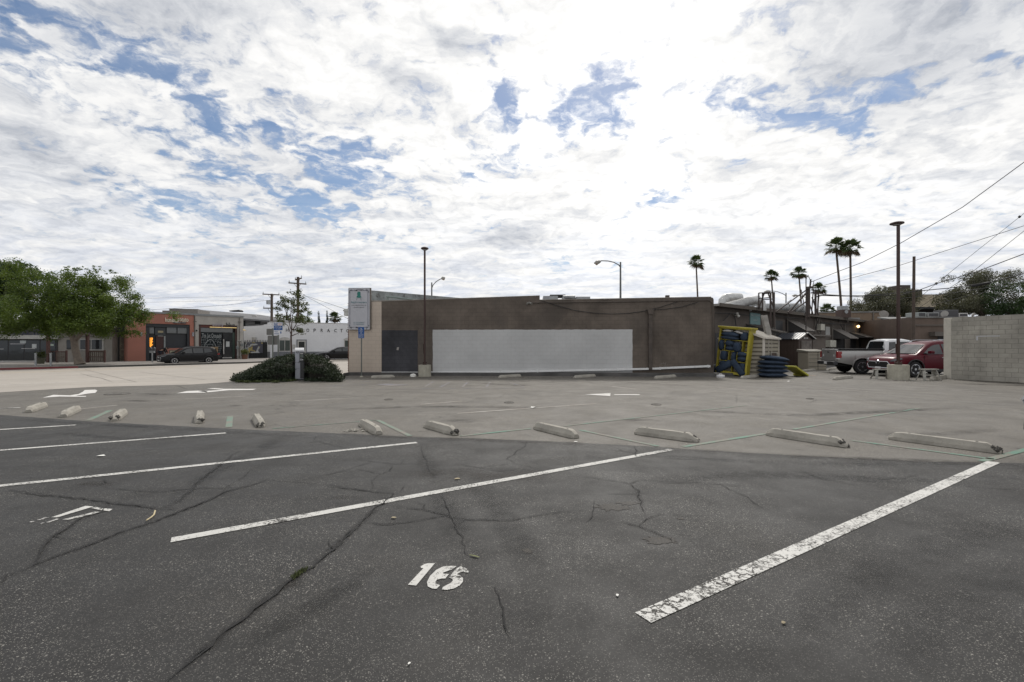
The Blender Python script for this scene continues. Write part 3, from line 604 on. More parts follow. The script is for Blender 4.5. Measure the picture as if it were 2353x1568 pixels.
# rubble, litter, leaves
m_rub = mat('rubble', (.34,.32,.28), .95, var=.25, scale=20)
def chunk(c, r_, rnd):
    b = MB(); vs = [(c[0]+r_*rnd.uniform(.5,1.2)*x, c[1]+r_*rnd.uniform(.5,1.2)*y, max(.014, c[2]+r_*rnd.uniform(.4,1)*z)) for x,y,z in ((1,0,0),(-1,0,0),(0,1,0),(0,-1,0),(0,0,1),(0,0,-1))]
    b.add(vs, [(0,2,4),(2,1,4),(1,3,4),(3,0,4),(2,0,5),(1,2,5),(3,1,5),(0,3,5)]); return b
rnd = random.Random(3); rb = MB()
for px, py, n_, sp_, rr in ((1412,1727,14,.14,.035),(1432,1722,8,.10,.05),(1060,1690,10,.14,.018),(1830,1740,8,.12,.022),(778,1702,6,.12,.018),(2740,1780,6,.1,.018),(1650,1506,12,.5,.03),(2880,1520,10,.5,.02),(1485,1512,8,.3,.02),(3390,1798,5,.1,.015),(1800,1508,16,1.0,.016),(2200,1509,16,1.0,.014),(2600,1510,20,.9,.018),(3900,1524,14,.35,.018),(4050,1530,12,.35,.018),(3830,1520,10,.2,.02),(3100,1518,10,.5,.015)):
    c = G(px, py)
    for _ in range(n_):
        k = chunk((c.x+rnd.gauss(0,sp_), c.y+rnd.gauss(0,sp_*.6), .01), rr*rnd.uniform(.4,1.1), rnd); rb.add(k.V, k.F)
tag(rb.build('rubble', m_rub), kind='stuff')
db = MB(); rnd = random.Random(17)                     # dry leaves and dirt swept against kerb and walls
for (ax_, ay_, bx_, by_, n_) in ((1400,1509,2860,1513,420),(3815,1521,4090,1534,200),(3000,1512,3060,1512,50),(1370,1512,1400,1508,40),(940,1534,1370,1519,160),(3560,1524,3630,1526,40),(1676,1511,1722,1511,30)):
    A_, B_ = G(ax_, ay_), G(bx_, by_)
    for _ in range(n_):
        c = A_.lerp(B_, rnd.random()); y = c.y-abs(rnd.gauss(0,.16)); x = c.x-(abs(rnd.gauss(0,.10)) if ax_ == 3815 else 0); r_ = rnd.uniform(.008,.028); a = rnd.uniform(0,6.3)
        db.add([(x+r_*math.cos(a),y+r_*math.sin(a),.006),(x-r_*.5*math.sin(a),y+r_*.5*math.cos(a),.006+r_*.6),(x-r_*math.cos(a),y-r_*math.sin(a),.006),(x+r_*.5*math.sin(a),y-r_*.5*math.cos(a),.012)], [(0,1,2),(0,2,3)])
tag(db.build('debris', mat('dry_debris', (.07,.055,.035), .95, var=.4, scale=30)), kind='stuff')
m_paper = mat('litter_paper', (.7,.69,.65), .8); m_leafd = mat('dry_leaf', (.30,.25,.16), .8, var=.3, scale=30)
def litter(name, px, py, s, m_, label, cat='litter', shape=None, z=.014):
    c = G(px, py); a = (px*7 % 31)/5; b = MB(); ca, sa = math.cos(a), math.sin(a)
    sh = shape or [(-1,-.5,0),(-.3,-.75,.25),(.9,-.4,.1),(1,.35,0),(.2,.7,.35),(-.8,.5,.1)]
    vs = [(c.x+s*(x*ca-y*sa), c.y+s*(x*sa+y*ca), z+s*zz*.6) for x,y,zz in sh]
    vs2 = [(x,y,z_-.0015) for x,y,z_ in vs]; n = len(vs)
    b.add(vs+vs2, [tuple(range(n)), tuple(range(n,2*n))[::-1]]+[(i,n+i,n+(i+1)%n,(i+1)%n) for i in range(n)])
    return tag(b.build(name, m_), label, cat)
litter('paper_scrap', *Z2([(1307,239)])[0], .09, m_paper, 'white scrap of paper on the light asphalt below the straight arrow')
litter('paper_scrap', *Z2([(1573,457)])[0], .03, m_paper, 'tiny white scrap below the wheel stop with wavy stains')
litter('paper_scrap', *Z2([(1835,1427)])[0], .012, m_paper, 'tiny white scrap low on the dark asphalt right of number 16')
litter('paper_scrap', *Z4([(1605,750)])[0], .008, m_paper, 'small white chip at the bottom of the photo')
litter('paper_scrap', 403, 1480+585/1.681, .05, m_paper, 'white scrap between the two far left parking lines')
litter('fallen_leaf', *Z2([(830,691)])[0], .032, m_leafd, 'pale dry leaf above the middle white parking line', 'leaf')
litter('fallen_leaf', *Z2([(430,937)])[0], .022, m_leafd, 'pale dry leaf just below the middle white parking line', 'leaf')
litter('fallen_leaf', *Z2([(937,1180)])[0], .03, mat('green_leaf',(.16,.17,.07),.8), 'narrow greenish leaf above the number 16', 'leaf', [(-1.4,-.2,0),(0,-.3,.1),(1.4,-.1,0),(1.4,.15,.05),(0,.3,.15),(-1.4,.1,0)])
litter('fallen_leaf', *Z3([(795,1280)])[0], .014, m_leafd, 'small ochre leaf near the lower right corner', 'leaf')
litter('paper_scrap', *Z3([(825,60)])[0], .10, m_paper, 'white scrap on the asphalt before the stacked navy cushions')
litter('cardboard_sheet', 3226, 1503, .42, mat('cardboard',(.36,.30,.24),.9), 'flat torn cardboard sheet beside the yellow boards', 'cardboard', [(-1,-.45,0),(1,-.5,.02),(1.1,.4,.02),(-.9,.5,0)])
st = MB(); st.tube([(*G(*p)[:2], .02) for p in Z1([(985,1027),(1015,1008),(1035,990),(1043,962)])], .006, 5)
tag(st.build('twig', mat('pale_twig',(.5,.42,.26),.8)), 'curved pale twig lying beside the long dark crack', 'twig')
# moss in the crack
ms = MB(); rnd = random.Random(9); a, b = G(*Z4([(1150,412)])[0]), G(*Z4([(1192,378)])[0])
for _ in range(210):
    p = a.lerp(b, rnd.random())+Vector((rnd.gauss(0,.012), rnd.gauss(0,.01), .012)); h = rnd.uniform(.008,.022); an = rnd.uniform(0,6.3); w = .004
    ms.add([(p.x-w*math.cos(an),p.y-w*math.sin(an),p.z),(p.x+w*math.cos(an),p.y+w*math.sin(an),p.z),(p.x+rnd.gauss(0,.008),p.y+rnd.gauss(0,.008),p.z+h)],[(0,1,2)])
tag(ms.build('weeds', mat('moss',(.07,.085,.025),.9,var=.3,scale=40)), kind='stuff')
# ---------------------------------------------------------------- facades: local x along the wall, y into the building, z up
class Fac:
    def __init__(s, p0, p1, name, label, cat='building', group=None):
        s.p0, s.p1 = Vector(p0[:2]), Vector(p1[:2]); d = s.p1-s.p0; s.L = d.length; s.rz = math.atan2(d.y, d.x); s.u = d/s.L; s.v = Vector((-s.u.y, s.u.x))
        s.o = thing(name, label, cat, (s.p0.x, s.p0.y, 0), s.rz, group)
    def hit(s, px, off=0):
        r = (px-2048)/FP; rd = Vector((r, 1)); q = s.p0 + s.v*off
        den = rd.x*s.u.y - rd.y*s.u.x; t = (q.x*s.u.y - q.y*s.u.x)/den; return rd*t
    def x(s, px, off=0): return (s.hit(px, off)-s.p0-s.v*off).dot(s.u)
    def z(s, px, py, off=0): return EYE+(HZ-py)/FP*s.hit(px, off).y
    def box(s, mb, a, b, y0, y1, off=None):            # photo corners (left, top) (right, bottom)
        off = y0 if off is None else off; cx = (a[0]+b[0])/2
        return mb.box(s.x(a[0], off), s.x(b[0], off), y0, y1, s.z(cx, b[1], off), s.z(cx, a[1], off))
    def part(s, name, m_, a, b, y0, y1, parent=None, bevel=0, off=None):
        mb = MB(); s.box(mb, a, b, y0, y1, off); return mb.build(name, m_, parent or s.o, bevel=bevel)
def ray(r0, Y): return (r0-2048)/FP*Y

# ================= big building with the painted side wall
m_brown = cmu('brown_painted_block', (.142,.117,.097), .84, var=.22, stain=.30, bump=.4, blockvar=.02, patch=.45, pcol=(.074,.064,.056))
m_cream = cmu('cream_painted_block', (.53,.45,.375), .88, var=.06, stain=.10, bump=.5, blockvar=.02)
m_grey = cmu('grey_painted_block', (.50,.50,.495), .93, var=.06, stain=.12, bump=.4, blockvar=.008)
m_slate = cmu('slate_painted_block', (.056,.056,.062), .85, var=.25, stain=.4, bump=.5, blockvar=.04)
m_found = mat('foundation', (.075,.072,.07), .9, var=.35, scale=1.2, bump=.6, bscale=20, dirt=.5)
B = Fac((ray(1396,23.9), 23.9), (ray(2855,23.2), 23.2), 'shop_building', 'long low brown block building with cream end, grey painted rectangle and dark slate patch')
W = B
mb = MB()
zl = B.z(1482,1208); zs = B.z(2159,1185); zs2 = B.z(2159,1202); zr = B.z(2855,1190); xs = B.x(2159); xb = B.x(1526)
wall = [(xb,0), (B.L,0), (B.L,zr-.12), (B.L-.04,zr-.03), (B.L-.13,zr), (xs,zs2), (xs,zs), (xb, B.z(1526,1203))]
mb.prismy(wall, 0, .25); mb.build('side_wall', m_brown, B.o)
mb = MB(); mb.prismy([(0,0), (xb-.001,0), (xb-.001,B.z(1526,1203)), (0, B.z(1400,1206))], 0, .25); mb.build('cream_wall', m_cream, B.o)
# coping line in a paler tone
mb = MB()
for a, b, za, zb_ in ((B.x(1482), xs, B.z(1482,1208), zs), (xs, B.L-.13, zs2, zr)):
    mb.add([(a,-.012,za),(b,-.012,zb_),(b,.262,zb_),(a,.262,za),(a,-.012,za+.035),(b,-.012,zb_+.035),(b,.262,zb_+.035),(a,.262,za+.035)], [(0,3,2,1),(4,5,6,7),(0,1,5,4),(1,2,6,5),(2,3,7,6),(3,0,4,7)])
mb.build('coping', mat('coping', (.30,.27,.235), .85, var=.25, scale=2, dirt=.3), B.o)
def wob(x0, z0, x1, z1, amp, sides):                   # a hand-rolled paint edge
    rr = random.Random(5); out = []
    cs = [(x0,z0),(x1,z0),(x1,z1),(x0,z1)]
    for i in range(4):
        a, b = Vector(cs[i]), Vector(cs[(i+1)%4]); k = int((b-a).length/.18); n = Vector((-(b-a).y, (b-a).x)).normalized()
        for j in range(k): out.append(tuple(a.lerp(b, j/k)+(n*rr.uniform(-amp,amp) if j and sides[i] else n*0)))
    return out
pipe_z = lambda px: B.z(px, 1490-(px-1722)*26/1128.)
mb = MB(); mb.prismy(wob(B.x(1731), .16, B.x(2530), B.z(2130,1319.5), .009, (0,1,1,1)), -.004, -.0005); mb.build('grey_paint_panel', m_grey, B.o)
mb = MB(); mb.prismy(wob(B.x(1527)+.004, .16, B.x(1671), B.z(1600,1322), .010, (0,1,1,0)), -.004, -.0005); mb.build('slate_paint_panel', m_slate, B.o)
# roof, far faces
m_roof = mat('flat_roof', (.22,.22,.215), .9, var=.3, scale=.8, dirt=.3)
u2, v2 = B.u, B.v
def loc(f, p): q = Vector(p)-f.p0; return (q.dot(f.u), q.dot(f.v))
st_end = loc(B, (-8.4+13*.622, 23.9+13*.783)); 
mb = MB(); mb.prism([(.02,.26),(B.L,.26),(B.L,14),(st_end[0],14),(st_end[0],st_end[1])], 3.3, 3.42); mb.build('roof', m_roof, B.o)
mb = MB(); mb.prismx([(.255,0),(14,0),(14,zr-.35),(.255,zr-.35)], B.L-.25, B.L-.004); mb.build('end_wall', m_brown, B.o)
# street-side parapet (seen from behind, weathered) and front face
m_par = mat('weathered_parapet', (.26,.275,.27), .9, var=.4, scale=1.1, bump=.4, dirt=.85)
mb = MB(); d2 = Vector((st_end[0], st_end[1])).normalized(); n2 = Vector((-d2.y, d2.x))
def slab(mb, a, b, th, z0, z1, z1b=None):
    a, b = Vector(a), Vector(b); d = (b-a).normalized(); n = Vector((-d.y, d.x))*th; z1b = z1 if z1b is None else z1b
    mb.add([(*a,z0),(*b,z0),(*(b+n),z0),(*(a+n),z0),(*a,z1),(*b,z1b),(*(b+n),z1b),(*(a+n),z1)], [(0,3,2,1),(4,5,6,7),(0,1,5,4),(1,2,6,5),(2,3,7,6),(3,0,4,7)])
s0 = Vector((0,.26)); s1 = Vector(st_end)
slab(mb, s0+d2*.02, s1, .25, 0, 3.3); mb.build('street_wall', cmu('street_front_block', (.5,.44,.38), .8), B.o)
mb = MB(); slab(mb, s0+d2*1.0, s1, .249, 3.3, 4.52, 4.74); mb.build('parapet', m_par, B.o)
mb = MB(); mb.box(.35, B.x(1880,2.0), .9, 3.0, 3.43, 3.5); 
a_ = B.x(1545,2.6); mb2 = MB(); mb2.bar((B.x(1550,1.0),1.0,B.z(1550,1187,1.0)), (B.x(1660,1.0),1.0,B.z(1660,1200,1.0)), .6, .05); mb2.bar((B.x(1550,1.0),1.0,B.z(1550,1187,1.0)), (B.x(1550,1.0),1.0,3.4), .06, .06); mb2.build('roof_hatch', mat('pale_green_metal', (.30,.36,.34), .7, var=.2, dirt=.3), B.o)
# brick corner and small street cornice
mb = MB()
for i in range(58): mb.box(-.05-(i%2)*.02, -.002, .01, .24, .14+i*.062, .14+i*.062+.052)
mb.build('brick_corner', mat('old_brick', (.16,.085,.06), .9, var=.3, scale=6), B.o)
mb = MB(); mb.box(-.26, -.03, -.02, .3, B.z(1388,1264), B.z(1388,1236)); mb.box(-.30, -.03, -.04, .3, B.z(1388,1246), B.z(1388,1240)); mb.build('cornice', mat('white_trim', (.55,.55,.53), .7), B.o)
# white drain pipe along the base, downspout, conduit, hanging cable, floodlight
m_pipe = mat('white_pvc', (.72,.72,.71), .45, var=.05, dirt=.25); m_brs = mat('brown_metal', (.085,.068,.056), .7, var=.25, scale=4, dirt=.35); m_blk = mat('black_rubber', (.015,.015,.016), .7)
mb = MB(); pts = [(1722,1491),(2100,1486.5),(2300,1482.5),(2470,1479.5),(2600,1476),(2604,1475.5),(2638,1475),(2642,1474),(2840,1465.5)]
for a, b in zip(pts, pts[1:]):
    mb.bar((B.x(a[0],-.08),-.08,B.z(a[0],a[1],-.08)), (B.x(b[0],-.08)+.01,-.08,B.z(b[0],b[1],-.08)), .10, .10)
mb.bar((B.x(1526,-.03),-.03,B.z(1526,1490,-.03)), (B.x(1672,-.03),-.03,B.z(1672,1490,-.03)), .05, .05)
mb.build('drain_pipe', m_pipe, B.o, bevel=.008)
for px, py in ((2150,1485.5),(2470,1479.5),(2640,1474.5),(2832,1466)):
    fit = MB(); c = (B.x(px,-.08),-.08,B.z(px,py,-.08)); fit.box(c[0]-.03, c[0]+.03, c[1]-.065, c[1]+.065, c[2]-.065, c[2]+.065); fit.build('pipe_coupling', m_pipe, B.o)
mb = MB(); x = B.x(2601,-.06); mb.box(x-.09, x+.09, -.15, -.004, B.z(2600,1480,-.06), B.z(2600,1256,-.06)); mb.build('downspout', m_brs, B.o, bevel=.01)
zt = B.z(2600,1240,-.06); hb = MB(); hb.prismy([(x-.17,zt+.02),(x-.10,zt-.24),(x+.10,zt-.24),(x+.17,zt+.02)], -.19, -.004); hb.build('rain_head', m_brs, B.o)
mb = MB(); mb.tube([(B.x(2130,-.04),-.04,B.z(2130,1212,-.04)), (B.x(2480,-.04),-.04,B.z(2480,1208,-.04)), (B.x(2835,-.04),-.04,B.z(2835,1202,-.04)), (B.x(2850,-.04),-.04,B.z(2850,1215,-.04)), (B.x(2852,-.04),-.04,B.z(2852,1480,-.04))], .022, 6); mb.build('conduit', m_brs, B.o, smooth=True)
for k, pts in enumerate(([(2163,1202),(2230,1224),(2300,1243),(2380,1254),(2450,1257),(2520,1254),(2580,1245),(2640,1230),(2710,1208)], [(2590,1241),(2660,1238),(2730,1228),(2790,1210)])):
    mb = MB(); mb.tube([(B.x(a,-.05),-.05,B.z(a,b,-.05)) for a, b in pts], .014, 5); mb.build('hanging_cable', m_blk, B.o, smooth=True)
fl = MB(); c = (B.x(2117,-.1), -.1, B.z(2117,1212,-.1)); fl.tube([(c[0],-.004,c[2]),(c[0],-.12,c[2])], .05, 10)
for sx_ in (-1,1): fl.tube([(c[0]+sx_*.04,-.12,c[2]),(c[0]+sx_*.12,-.2,c[2]-.06)], [.03,.06], 10)
fl.build('floodlight', mat('dusty_metal', (.22,.21,.19), .6, dirt=.3), B.o, smooth=True)
lt = MB(); xx = B.x(2670,.1); lt.box(xx-.09, xx+.09, .05, .2, zr, zr+.12); lt.build('roof_lamp', m_brs, B.o)
gf = mat('scrawled_paint', (.30,.28,.26), .8); gr_ = MB(); rr = random.Random(4)
for i in range(26):
    a = rr.uniform(0,3.1); x0 = B.x(rr.uniform(2640,2668)); z0 = B.z(2655,rr.uniform(1452,1470)); gr_.bar((x0,-.004,z0),(x0+math.cos(a)*rr.uniform(.03,.12),-.004,z0+math.sin(a)*rr.uniform(.02,.09)),.004,.006,up=(0,1,0))
gr_.build('paint_smear', gf, B.o)
st_ = MB(); st_.prismy([(B.x(1588),B.z(1588,1390)),(B.x(1596),B.z(1596,1390)),(B.x(1594),B.z(1594,1402)),(B.x(1586),B.z(1586,1401))], -.007, -.0045); st_.build('paint_smear', gf, B.o)
# kerb of dark asphalt along the wall
kb = MB(); pts = [G(1372,1506), G(1396,1503), G(2100,1505), G(2860,1508), G(3010,1503)]
for a, b in zip(pts, pts[1:]):
    kb.add([(a.x,a.y,0),(b.x,b.y,0),(b.x,b.y+.9,0),(a.x,a.y+.9,0),(a.x,a.y+.03,.15),(b.x,b.y+.03,.15),(b.x,b.y+.9,.155),(a.x,a.y+.9,.155)], [(0,3,2,1),(4,5,6,7),(0,1,5,4),(1,2,6,5),(2,3,7,6),(3,0,4,7)])
struct(kb.build('kerb', m_found))
# banner board
m_ban = mat('banner_vinyl', (.46,.46,.49), .5, var=.05, scale=1.2, bump=.5, bscale=2.2, dirt=.06); m_navy = mat('banner_navy', (.03,.035,.09), .6); m_ink = mat('ink', (.035,.035,.045), .6); m_teal = mat('banner_teal', (.02,.18,.15), .6); m_tealt = mat('banner_tealtext', (.10,.22,.25), .6)
bo = -.12; bx0, bx1 = B.x(1393,bo), B.x(1479,bo); bz0, bz1 = B.z(1436,1319,bo), B.z(1436,1154,bo); bw_, bh_ = bx1-bx0, bz1-bz0
bn = thing('shop_banner', "tall white vinyl banner reading Ralph's Interiors with a teal chair, at the building corner", 'banner', (B.p0.x, B.p0.y, 0), B.rz)
mb = MB(); mb.box(bx0+.02, bx1+.05, bo+.01, -.006, bz0+.02, bz1+.02); mb.build('backing_board', mat('weathered_wood', (.16,.14,.12), .9, dirt=.3), bn)
mb = MB(); n_ = 14
vs = [(bx0+bw_*i/n_, bo-.006+.010*math.sin(i*1.1+j*.7)*math.sin(j*.5), bz0+bh_*j/n_) for j in range(n_+1) for i in range(n_+1)]
mb.add(vs, [(j*(n_+1)+i, j*(n_+1)+i+1, (j+1)*(n_+1)+i+1, (j+1)*(n_+1)+i) for j in range(n_) for i in range(n_)]); sheet = mb.build('vinyl_sheet', m_ban, bn, smooth=True)
cx_ = (bx0+bx1)/2; bf = bo-.022
def bt(s_, w, h, v, m_, sh=0): ctext(s_, bw_*w, bh_*h, m_, sheet, (cx_, bf, bz0+bh_*v), ext=.002, shear=sh)
bt("Ralph's Interiors", .74, .062, .655, m_tealt, .25); bt('www.ralphsinteriors.net', .70, .028, .588, m_ink, .25); bt('@ralphsinteriors', .48, .026, .538, m_ink, .25)
bt('W: 310.392.8777', .50, .024, .168, m_tealt, .2); bt('C: 310.828.9481', .48, .024, .128, m_tealt, .2)
fr = MB()
for a, b in (((.08,.055),(.08,.945)), ((.92,.055),(.92,.945))): fr.box(bx0+bw_*a[0]-.008, bx0+bw_*a[0]+.008, bf-.001, bf+.001, bz0+bh_*(a[1]+.02), bz0+bh_*(b[1]-.02))
for v in (.055,.945):
    for u0, u1 in ((.10,.30),(.70,.90)) if v > .5 else ((.12,.88),): fr.box(bx0+bw_*u0, bx0+bw_*u1, bf-.001, bf+.001, bz0+bh_*v-.007, bz0+bh_*v+.007)
fr.build('printed_border', m_navy, sheet)
sc_ = MB()
def curl(cx, cz_, r_, a0, sg, turns=1.1, w=.012):
    pts = []
    for i in range(18):
        a = a0+sg*i/17*turns*6.28; q = r_*(1-i/22); pts.append((cx+math.cos(a)*q, bf-.001, cz_+math.sin(a)*q))
    sc_.tube(pts, w/2, 4)
for sx_ in (-1,1):
    for v, sg in ((.955,1),(.045,-1)):
        for u_, r_ in ((.42,.035),(.36,.05),(.05+.06,.03)): curl(cx_+sx_*bw_*u_, bz0+bh_*v-(.02*sg if u_>.4 else 0), r_, 1.5*sg, sx_*sg)
        curl(cx_+sx_*bw_*.44, bz0+bh_*v-sg*.10, .035, 0, sx_)
        curl(cx_+sx_*bw_*.10, bz0+bh_*v, .05, 3.1, -sx_*sg); curl(cx_+sx_*bw_*.04, bz0+bh_*v+.01*sg, .035, 1.6, sx_)
    curl(cx_+sx_*bw_*.18, bz0+bh_*.955, .04, 0, sx_)
sc_.build('printed_scrollwork', m_ink, sheet)
ch = MB(); cz0 = bz0+bh_*.79; k = bw_
ch.prismy([(cx_-.11*k,cz0),(cx_-.10*k,cz0+.02*k),(cx_-.07*k,cz0+.05*k),(cx_-.075*k,cz0+.20*k),(cx_-.05*k,cz0+.23*k),(cx_,cz0+.25*k),(cx_+.05*k,cz0+.23*k),(cx_+.075*k,cz0+.20*k),(cx_+.07*k,cz0+.05*k),(cx_+.10*k,cz0+.02*k),(cx_+.11*k,cz0),(cx_+.05*k,cz0-.03*k),(cx_,cz0-.05*k),(cx_-.05*k,cz0-.03*k)], bf-.001, bf+.001)
for sx_ in (-1,1): ch.tube([(cx_+sx_*.10*k,bf,cz0), (cx_+sx_*.085*k,bf,cz0-.06*k), (cx_+sx_*.10*k,bf,cz0-.13*k), (cx_+sx_*.115*k,bf,cz0-.145*k)], .007, 5)
ch.build('printed_chair', m_teal, sheet)
# air unit and vents on the roof
au = thing('air_conditioner', 'low metal air conditioning unit with ducting on the brown building roof', 'air conditioner', tuple(B.p0)+(3.42,), B.rz)
m_gal = mat('galvanised', (.33,.34,.345), .5, .5, var=.2, scale=3, dirt=.3)
def rb_(name, m_, a, b, y0, y1): q = MB(); B.box(q, a, b, y0, y1, y0); q.V = [(v[0],v[1],v[2]-3.42) for v in q.V]; return q.build(name, m_, au, bevel=.01)
rb_('housing', m_gal, (2173,1184), (2232,1215), 3.0, 4.6); rb_('housing', m_gal, (2305,1187), (2361,1215), 3.0, 4.4); rb_('lid', mat('dark_duct',(.05,.05,.05),.7), (2200,1179), (2262,1184), 3.0, 4.4)
rb_('grille', mat('grille_metal', (.16,.165,.17), .6, .4), (2252,1186), (2300,1215), 3.1, 4.0)
q = MB(); q.tube([(B.x(2240,3),2.9,.2),(B.x(2256,3),2.9,B.z(2256,1190,3)-3.42),(B.x(2300,3),2.9,B.z(2300,1190,3)-3.42)], .12, 8); q.build('duct', m_gal, au, smooth=True)

# ================= receding brown shop row on the right
C2 = Fac((ray(2858,27.5),27.5), (ray(3487,48),48), 'back_building', 'long dark brown shop back with awnings and a low flat roof, receding behind the sheds')
m_bk = mat('dark_brown_stucco', (.088,.073,.062), .88, var=.2, scale=1.2, bump=.25, bscale=25, streak=.5, dirt=.3)
m_bk2 = mat('brown_stucco_b', (.115,.095,.08), .88, var=.2, scale=1.2, bump=.25, bscale=25, streak=.4, dirt=.3)
m_door = mat('dark_door', (.02,.02,.022), .6); m_awn = mat('brown_awning', (.125,.11,.097), .6, .2, var=.15, dirt=.25); m_awnd = mat('awning_side', (.05,.047,.045), .7)
zt = C2.z(2858,1226)
mb = MB(); mb.box(0, C2.L, 0, .3, 0, zt); mb.build('back_wall', m_bk, C2.o)
mb = MB(); mb.box(C2.L-.3, C2.L, .305, 9, 0, zt-.01); mb.build('end_wall', m_bk2, C2.o)
mb = MB(); mb.box(-.1, C2.L+.25, -.35, 9.2, zt+.004, zt+.14); mb.build('roof', mat('rolled_roof', (.25,.24,.225), .95, var=.35, scale=1.2, bump=.5, dirt=.5), C2.o)
mb = MB(); mb.box(-.1, C2.L+.3, -.43, -.352, zt-.04, zt+.17); mb.build('fascia', mat('fascia_board', (.10,.085,.07), .85, dirt=.5), C2.o)
for a, b, nm in (((2862,1333),(2884,1500),'door'), ((3090,1283),(3131,1420),'barred_window'), ((3160,1318),(3212,1440),'door'), ((3344,1352),(3378,1430),'door'), ((3402,1352),(3424,1430),'door'), ((3437,1312),(3452,1430),'door'), ((3236,1345),(3252,1430),'door')):
    C2.part(nm, m_door, a, b, -.02, .05)
def awning(a, b, drop, out, seams=4, f=C2):
    x0, x1 = f.x(a[0]), f.x(b[0]); z1 = f.z((a[0]+b[0])/2, a[1]); z0 = z1-drop; fr_ = MB()
    fr_.prismx([(0,z1),(-out,z0),(-out,z0-.05),(0,z0-.02)], x0, x1); o = fr_.build('awning', m_awnd, f.o)
    t_ = MB(); t_.add([(x0-.03,.0,z1+.012),(x1+.03,.0,z1+.012),(x1+.03,-out-.03,z0-.01),(x0-.03,-out-.03,z0-.01)], [(0,3,2,1)]); t_.add([(x0-.03,.0,z1+.03),(x1+.03,.0,z1+.03),(x1+.03,-out-.03,z0+.008),(x0-.03,-out-.03,z0+.008)], [(0,3,2,1)])
    for i in range(seams+1):
        xx = x0-.02+(x1-x0+.04)*i/seams; t_.bar((xx,0,z1+.03),(xx,-out-.02,z0+.015),.035,.035)
    t_.build('awning_sheet', m_awn, o)
awning((3143,1281), (3182,1281), .85, 1.3); awning((3328,1317), (3364,1317), .85, 1.3); awning((3398,1332), (3437,1332), .45, 1.3, 3)
awning((2985,1300), (3015,1300), .55, 2.0, 5)
box_ = mat('meter_box', (.45,.44,.38), .6, dirt=.2); m_pp = mat('grey_pipe', (.13,.115,.10), .6, dirt=.3)
C2.part('meter_box', box_, (3284,1297), (3300,1322), -.3, -.004, bevel=.01); C2.part('window_cooler', box_, (3322,1362), (3345,1389), -.45, -.004, bevel=.01); C2.part('meter_box', box_, (3235,1376), (3248,1402), -.35, -.004, bevel=.01)
C2.part('window', mat('pale_blind', (.30,.30,.29), .7), (3303,1308), (3320,1343), -.04, .05)
cl = C2.part('lean_to', m_bk2, (3252,1345), (3302,1480), -1.3, -.01, off=-1.3); q = MB(); C2.box(q, (3247,1340), (3318,1346), -1.5, -.01, -1.4); q.build('lean_to_roof', m_awn, cl)
pp = MB()
for px, t_, b_ in ((3150,1250,1420),(3092,1240,1420),(3100,1240,1400),(3220,1262,1440),(3262,1275,1340),(3275,1272,1335),(3282,1275,1340),(3330,1285,1430),(3380,1298,1430),(3463,1305,1430),(3470,1300,1430),(3268,1262,1300)):
    pp = MB(); pp.tube([(C2.x(px,-.12),-.12,C2.z(px,b_,-.12)),(C2.x(px,-.12),-.12,C2.z(px,t_,-.12))], .045, 6); pp.build('wall_pipe', m_pp, C2.o)
cb2 = MB()
for pts in ([(3283,1290),(3340,1296),(3362,1299),(3372,1318)], [(3098,1264),(3160,1272),(3222,1279)], [(2862,1253),(2940,1256),(3000,1264)], [(2918,1258),(2905,1272),(2893,1284)], [(2938,1258),(2940,1275),(2944,1304)], [(3285,1295),(3400,1300),(3487,1304)], [(3260,1262),(3270,1290),(3262,1320)], [(3250,1262),(3290,1272),(3340,1281),(3400,1290)]):
    cb2 = MB(); cb2.tube([(C2.x(a,-.2),-.2,C2.z(a,b,-.2)) for a, b in pts], .025, 5); cb2.build('wall_cable', m_blk, C2.o, smooth=True)
fl = MB(); c = (C2.x(2943,-.1),-.1,C2.z(2943,1260,-.1)); fl.tube([(c[0],0,c[2]),(c[0],-.25,c[2]-.03)], .08, 8)
for q_ in ((-.12,-.25,.08),(.12,-.25,-.1),(.02,-.28,-.16)): fl.tube([(c[0],-.2,c[2]),(c[0]+q_[0],q_[1],c[2]+q_[2])], [.04,.08], 8)
fl.build('floodlight', mat('pale_plastic', (.4,.39,.36), .6), C2.o, smooth=True)
q = MB(); q.lathe([(.02,-.12),(.10,-.05),(.12,.03),(.06,.12),(.01,.14)], 10, (C2.x(3433,-.2),-.2,C2.z(3433,1307,-.2))); q.build('porch_lamp', emit('lit_bulb', (1,.62,.25), 6), C2.o, smooth=True)
q = MB(); C2.box(q, (3466,1376), (3471,1394), -.03, -.004); q.build('number_plate', mat('white_plate', (.6,.6,.58), .6), C2.o)
# teal outlet sign
sg = thing('outlet_sign', "small teal sign reading Ralph's Interiors Outlet on the dark brown wall", 'sign', (C2.p0.x, C2.p0.y, 0), C2.rz)
q = MB(); x0, x1, z0, z1 = C2.x(3001,-.05), C2.x(3041,-.05), C2.z(3021,1299,-.05), C2.z(3021,1253,-.05)
q.prismy([(x0,z0+.02),(x0+(x1-x0)*.25,z0-.02),(x0+(x1-x0)*.5,z0+.02),(x0+(x1-x0)*.75,z0-.01),(x1,z0),(x1,z1-.02),(x0,z1)], -.06, -.01); q.build('sign_board', mat('faded_teal', (.13,.22,.225), .7, var=.12), sg)
m_pt = mat('pale_lettering', (.38,.44,.44), .7)
w_ = x1-x0; ctext("Ralph's Interiors", w_*.86, .14, m_pt, sg, ((x0+x1)/2,-.066,z1-.16), shear=.2); ctext('OUTLET', w_*.42, .09, m_pt, sg, ((x0+x1)/2,-.066,z1-.48)); 
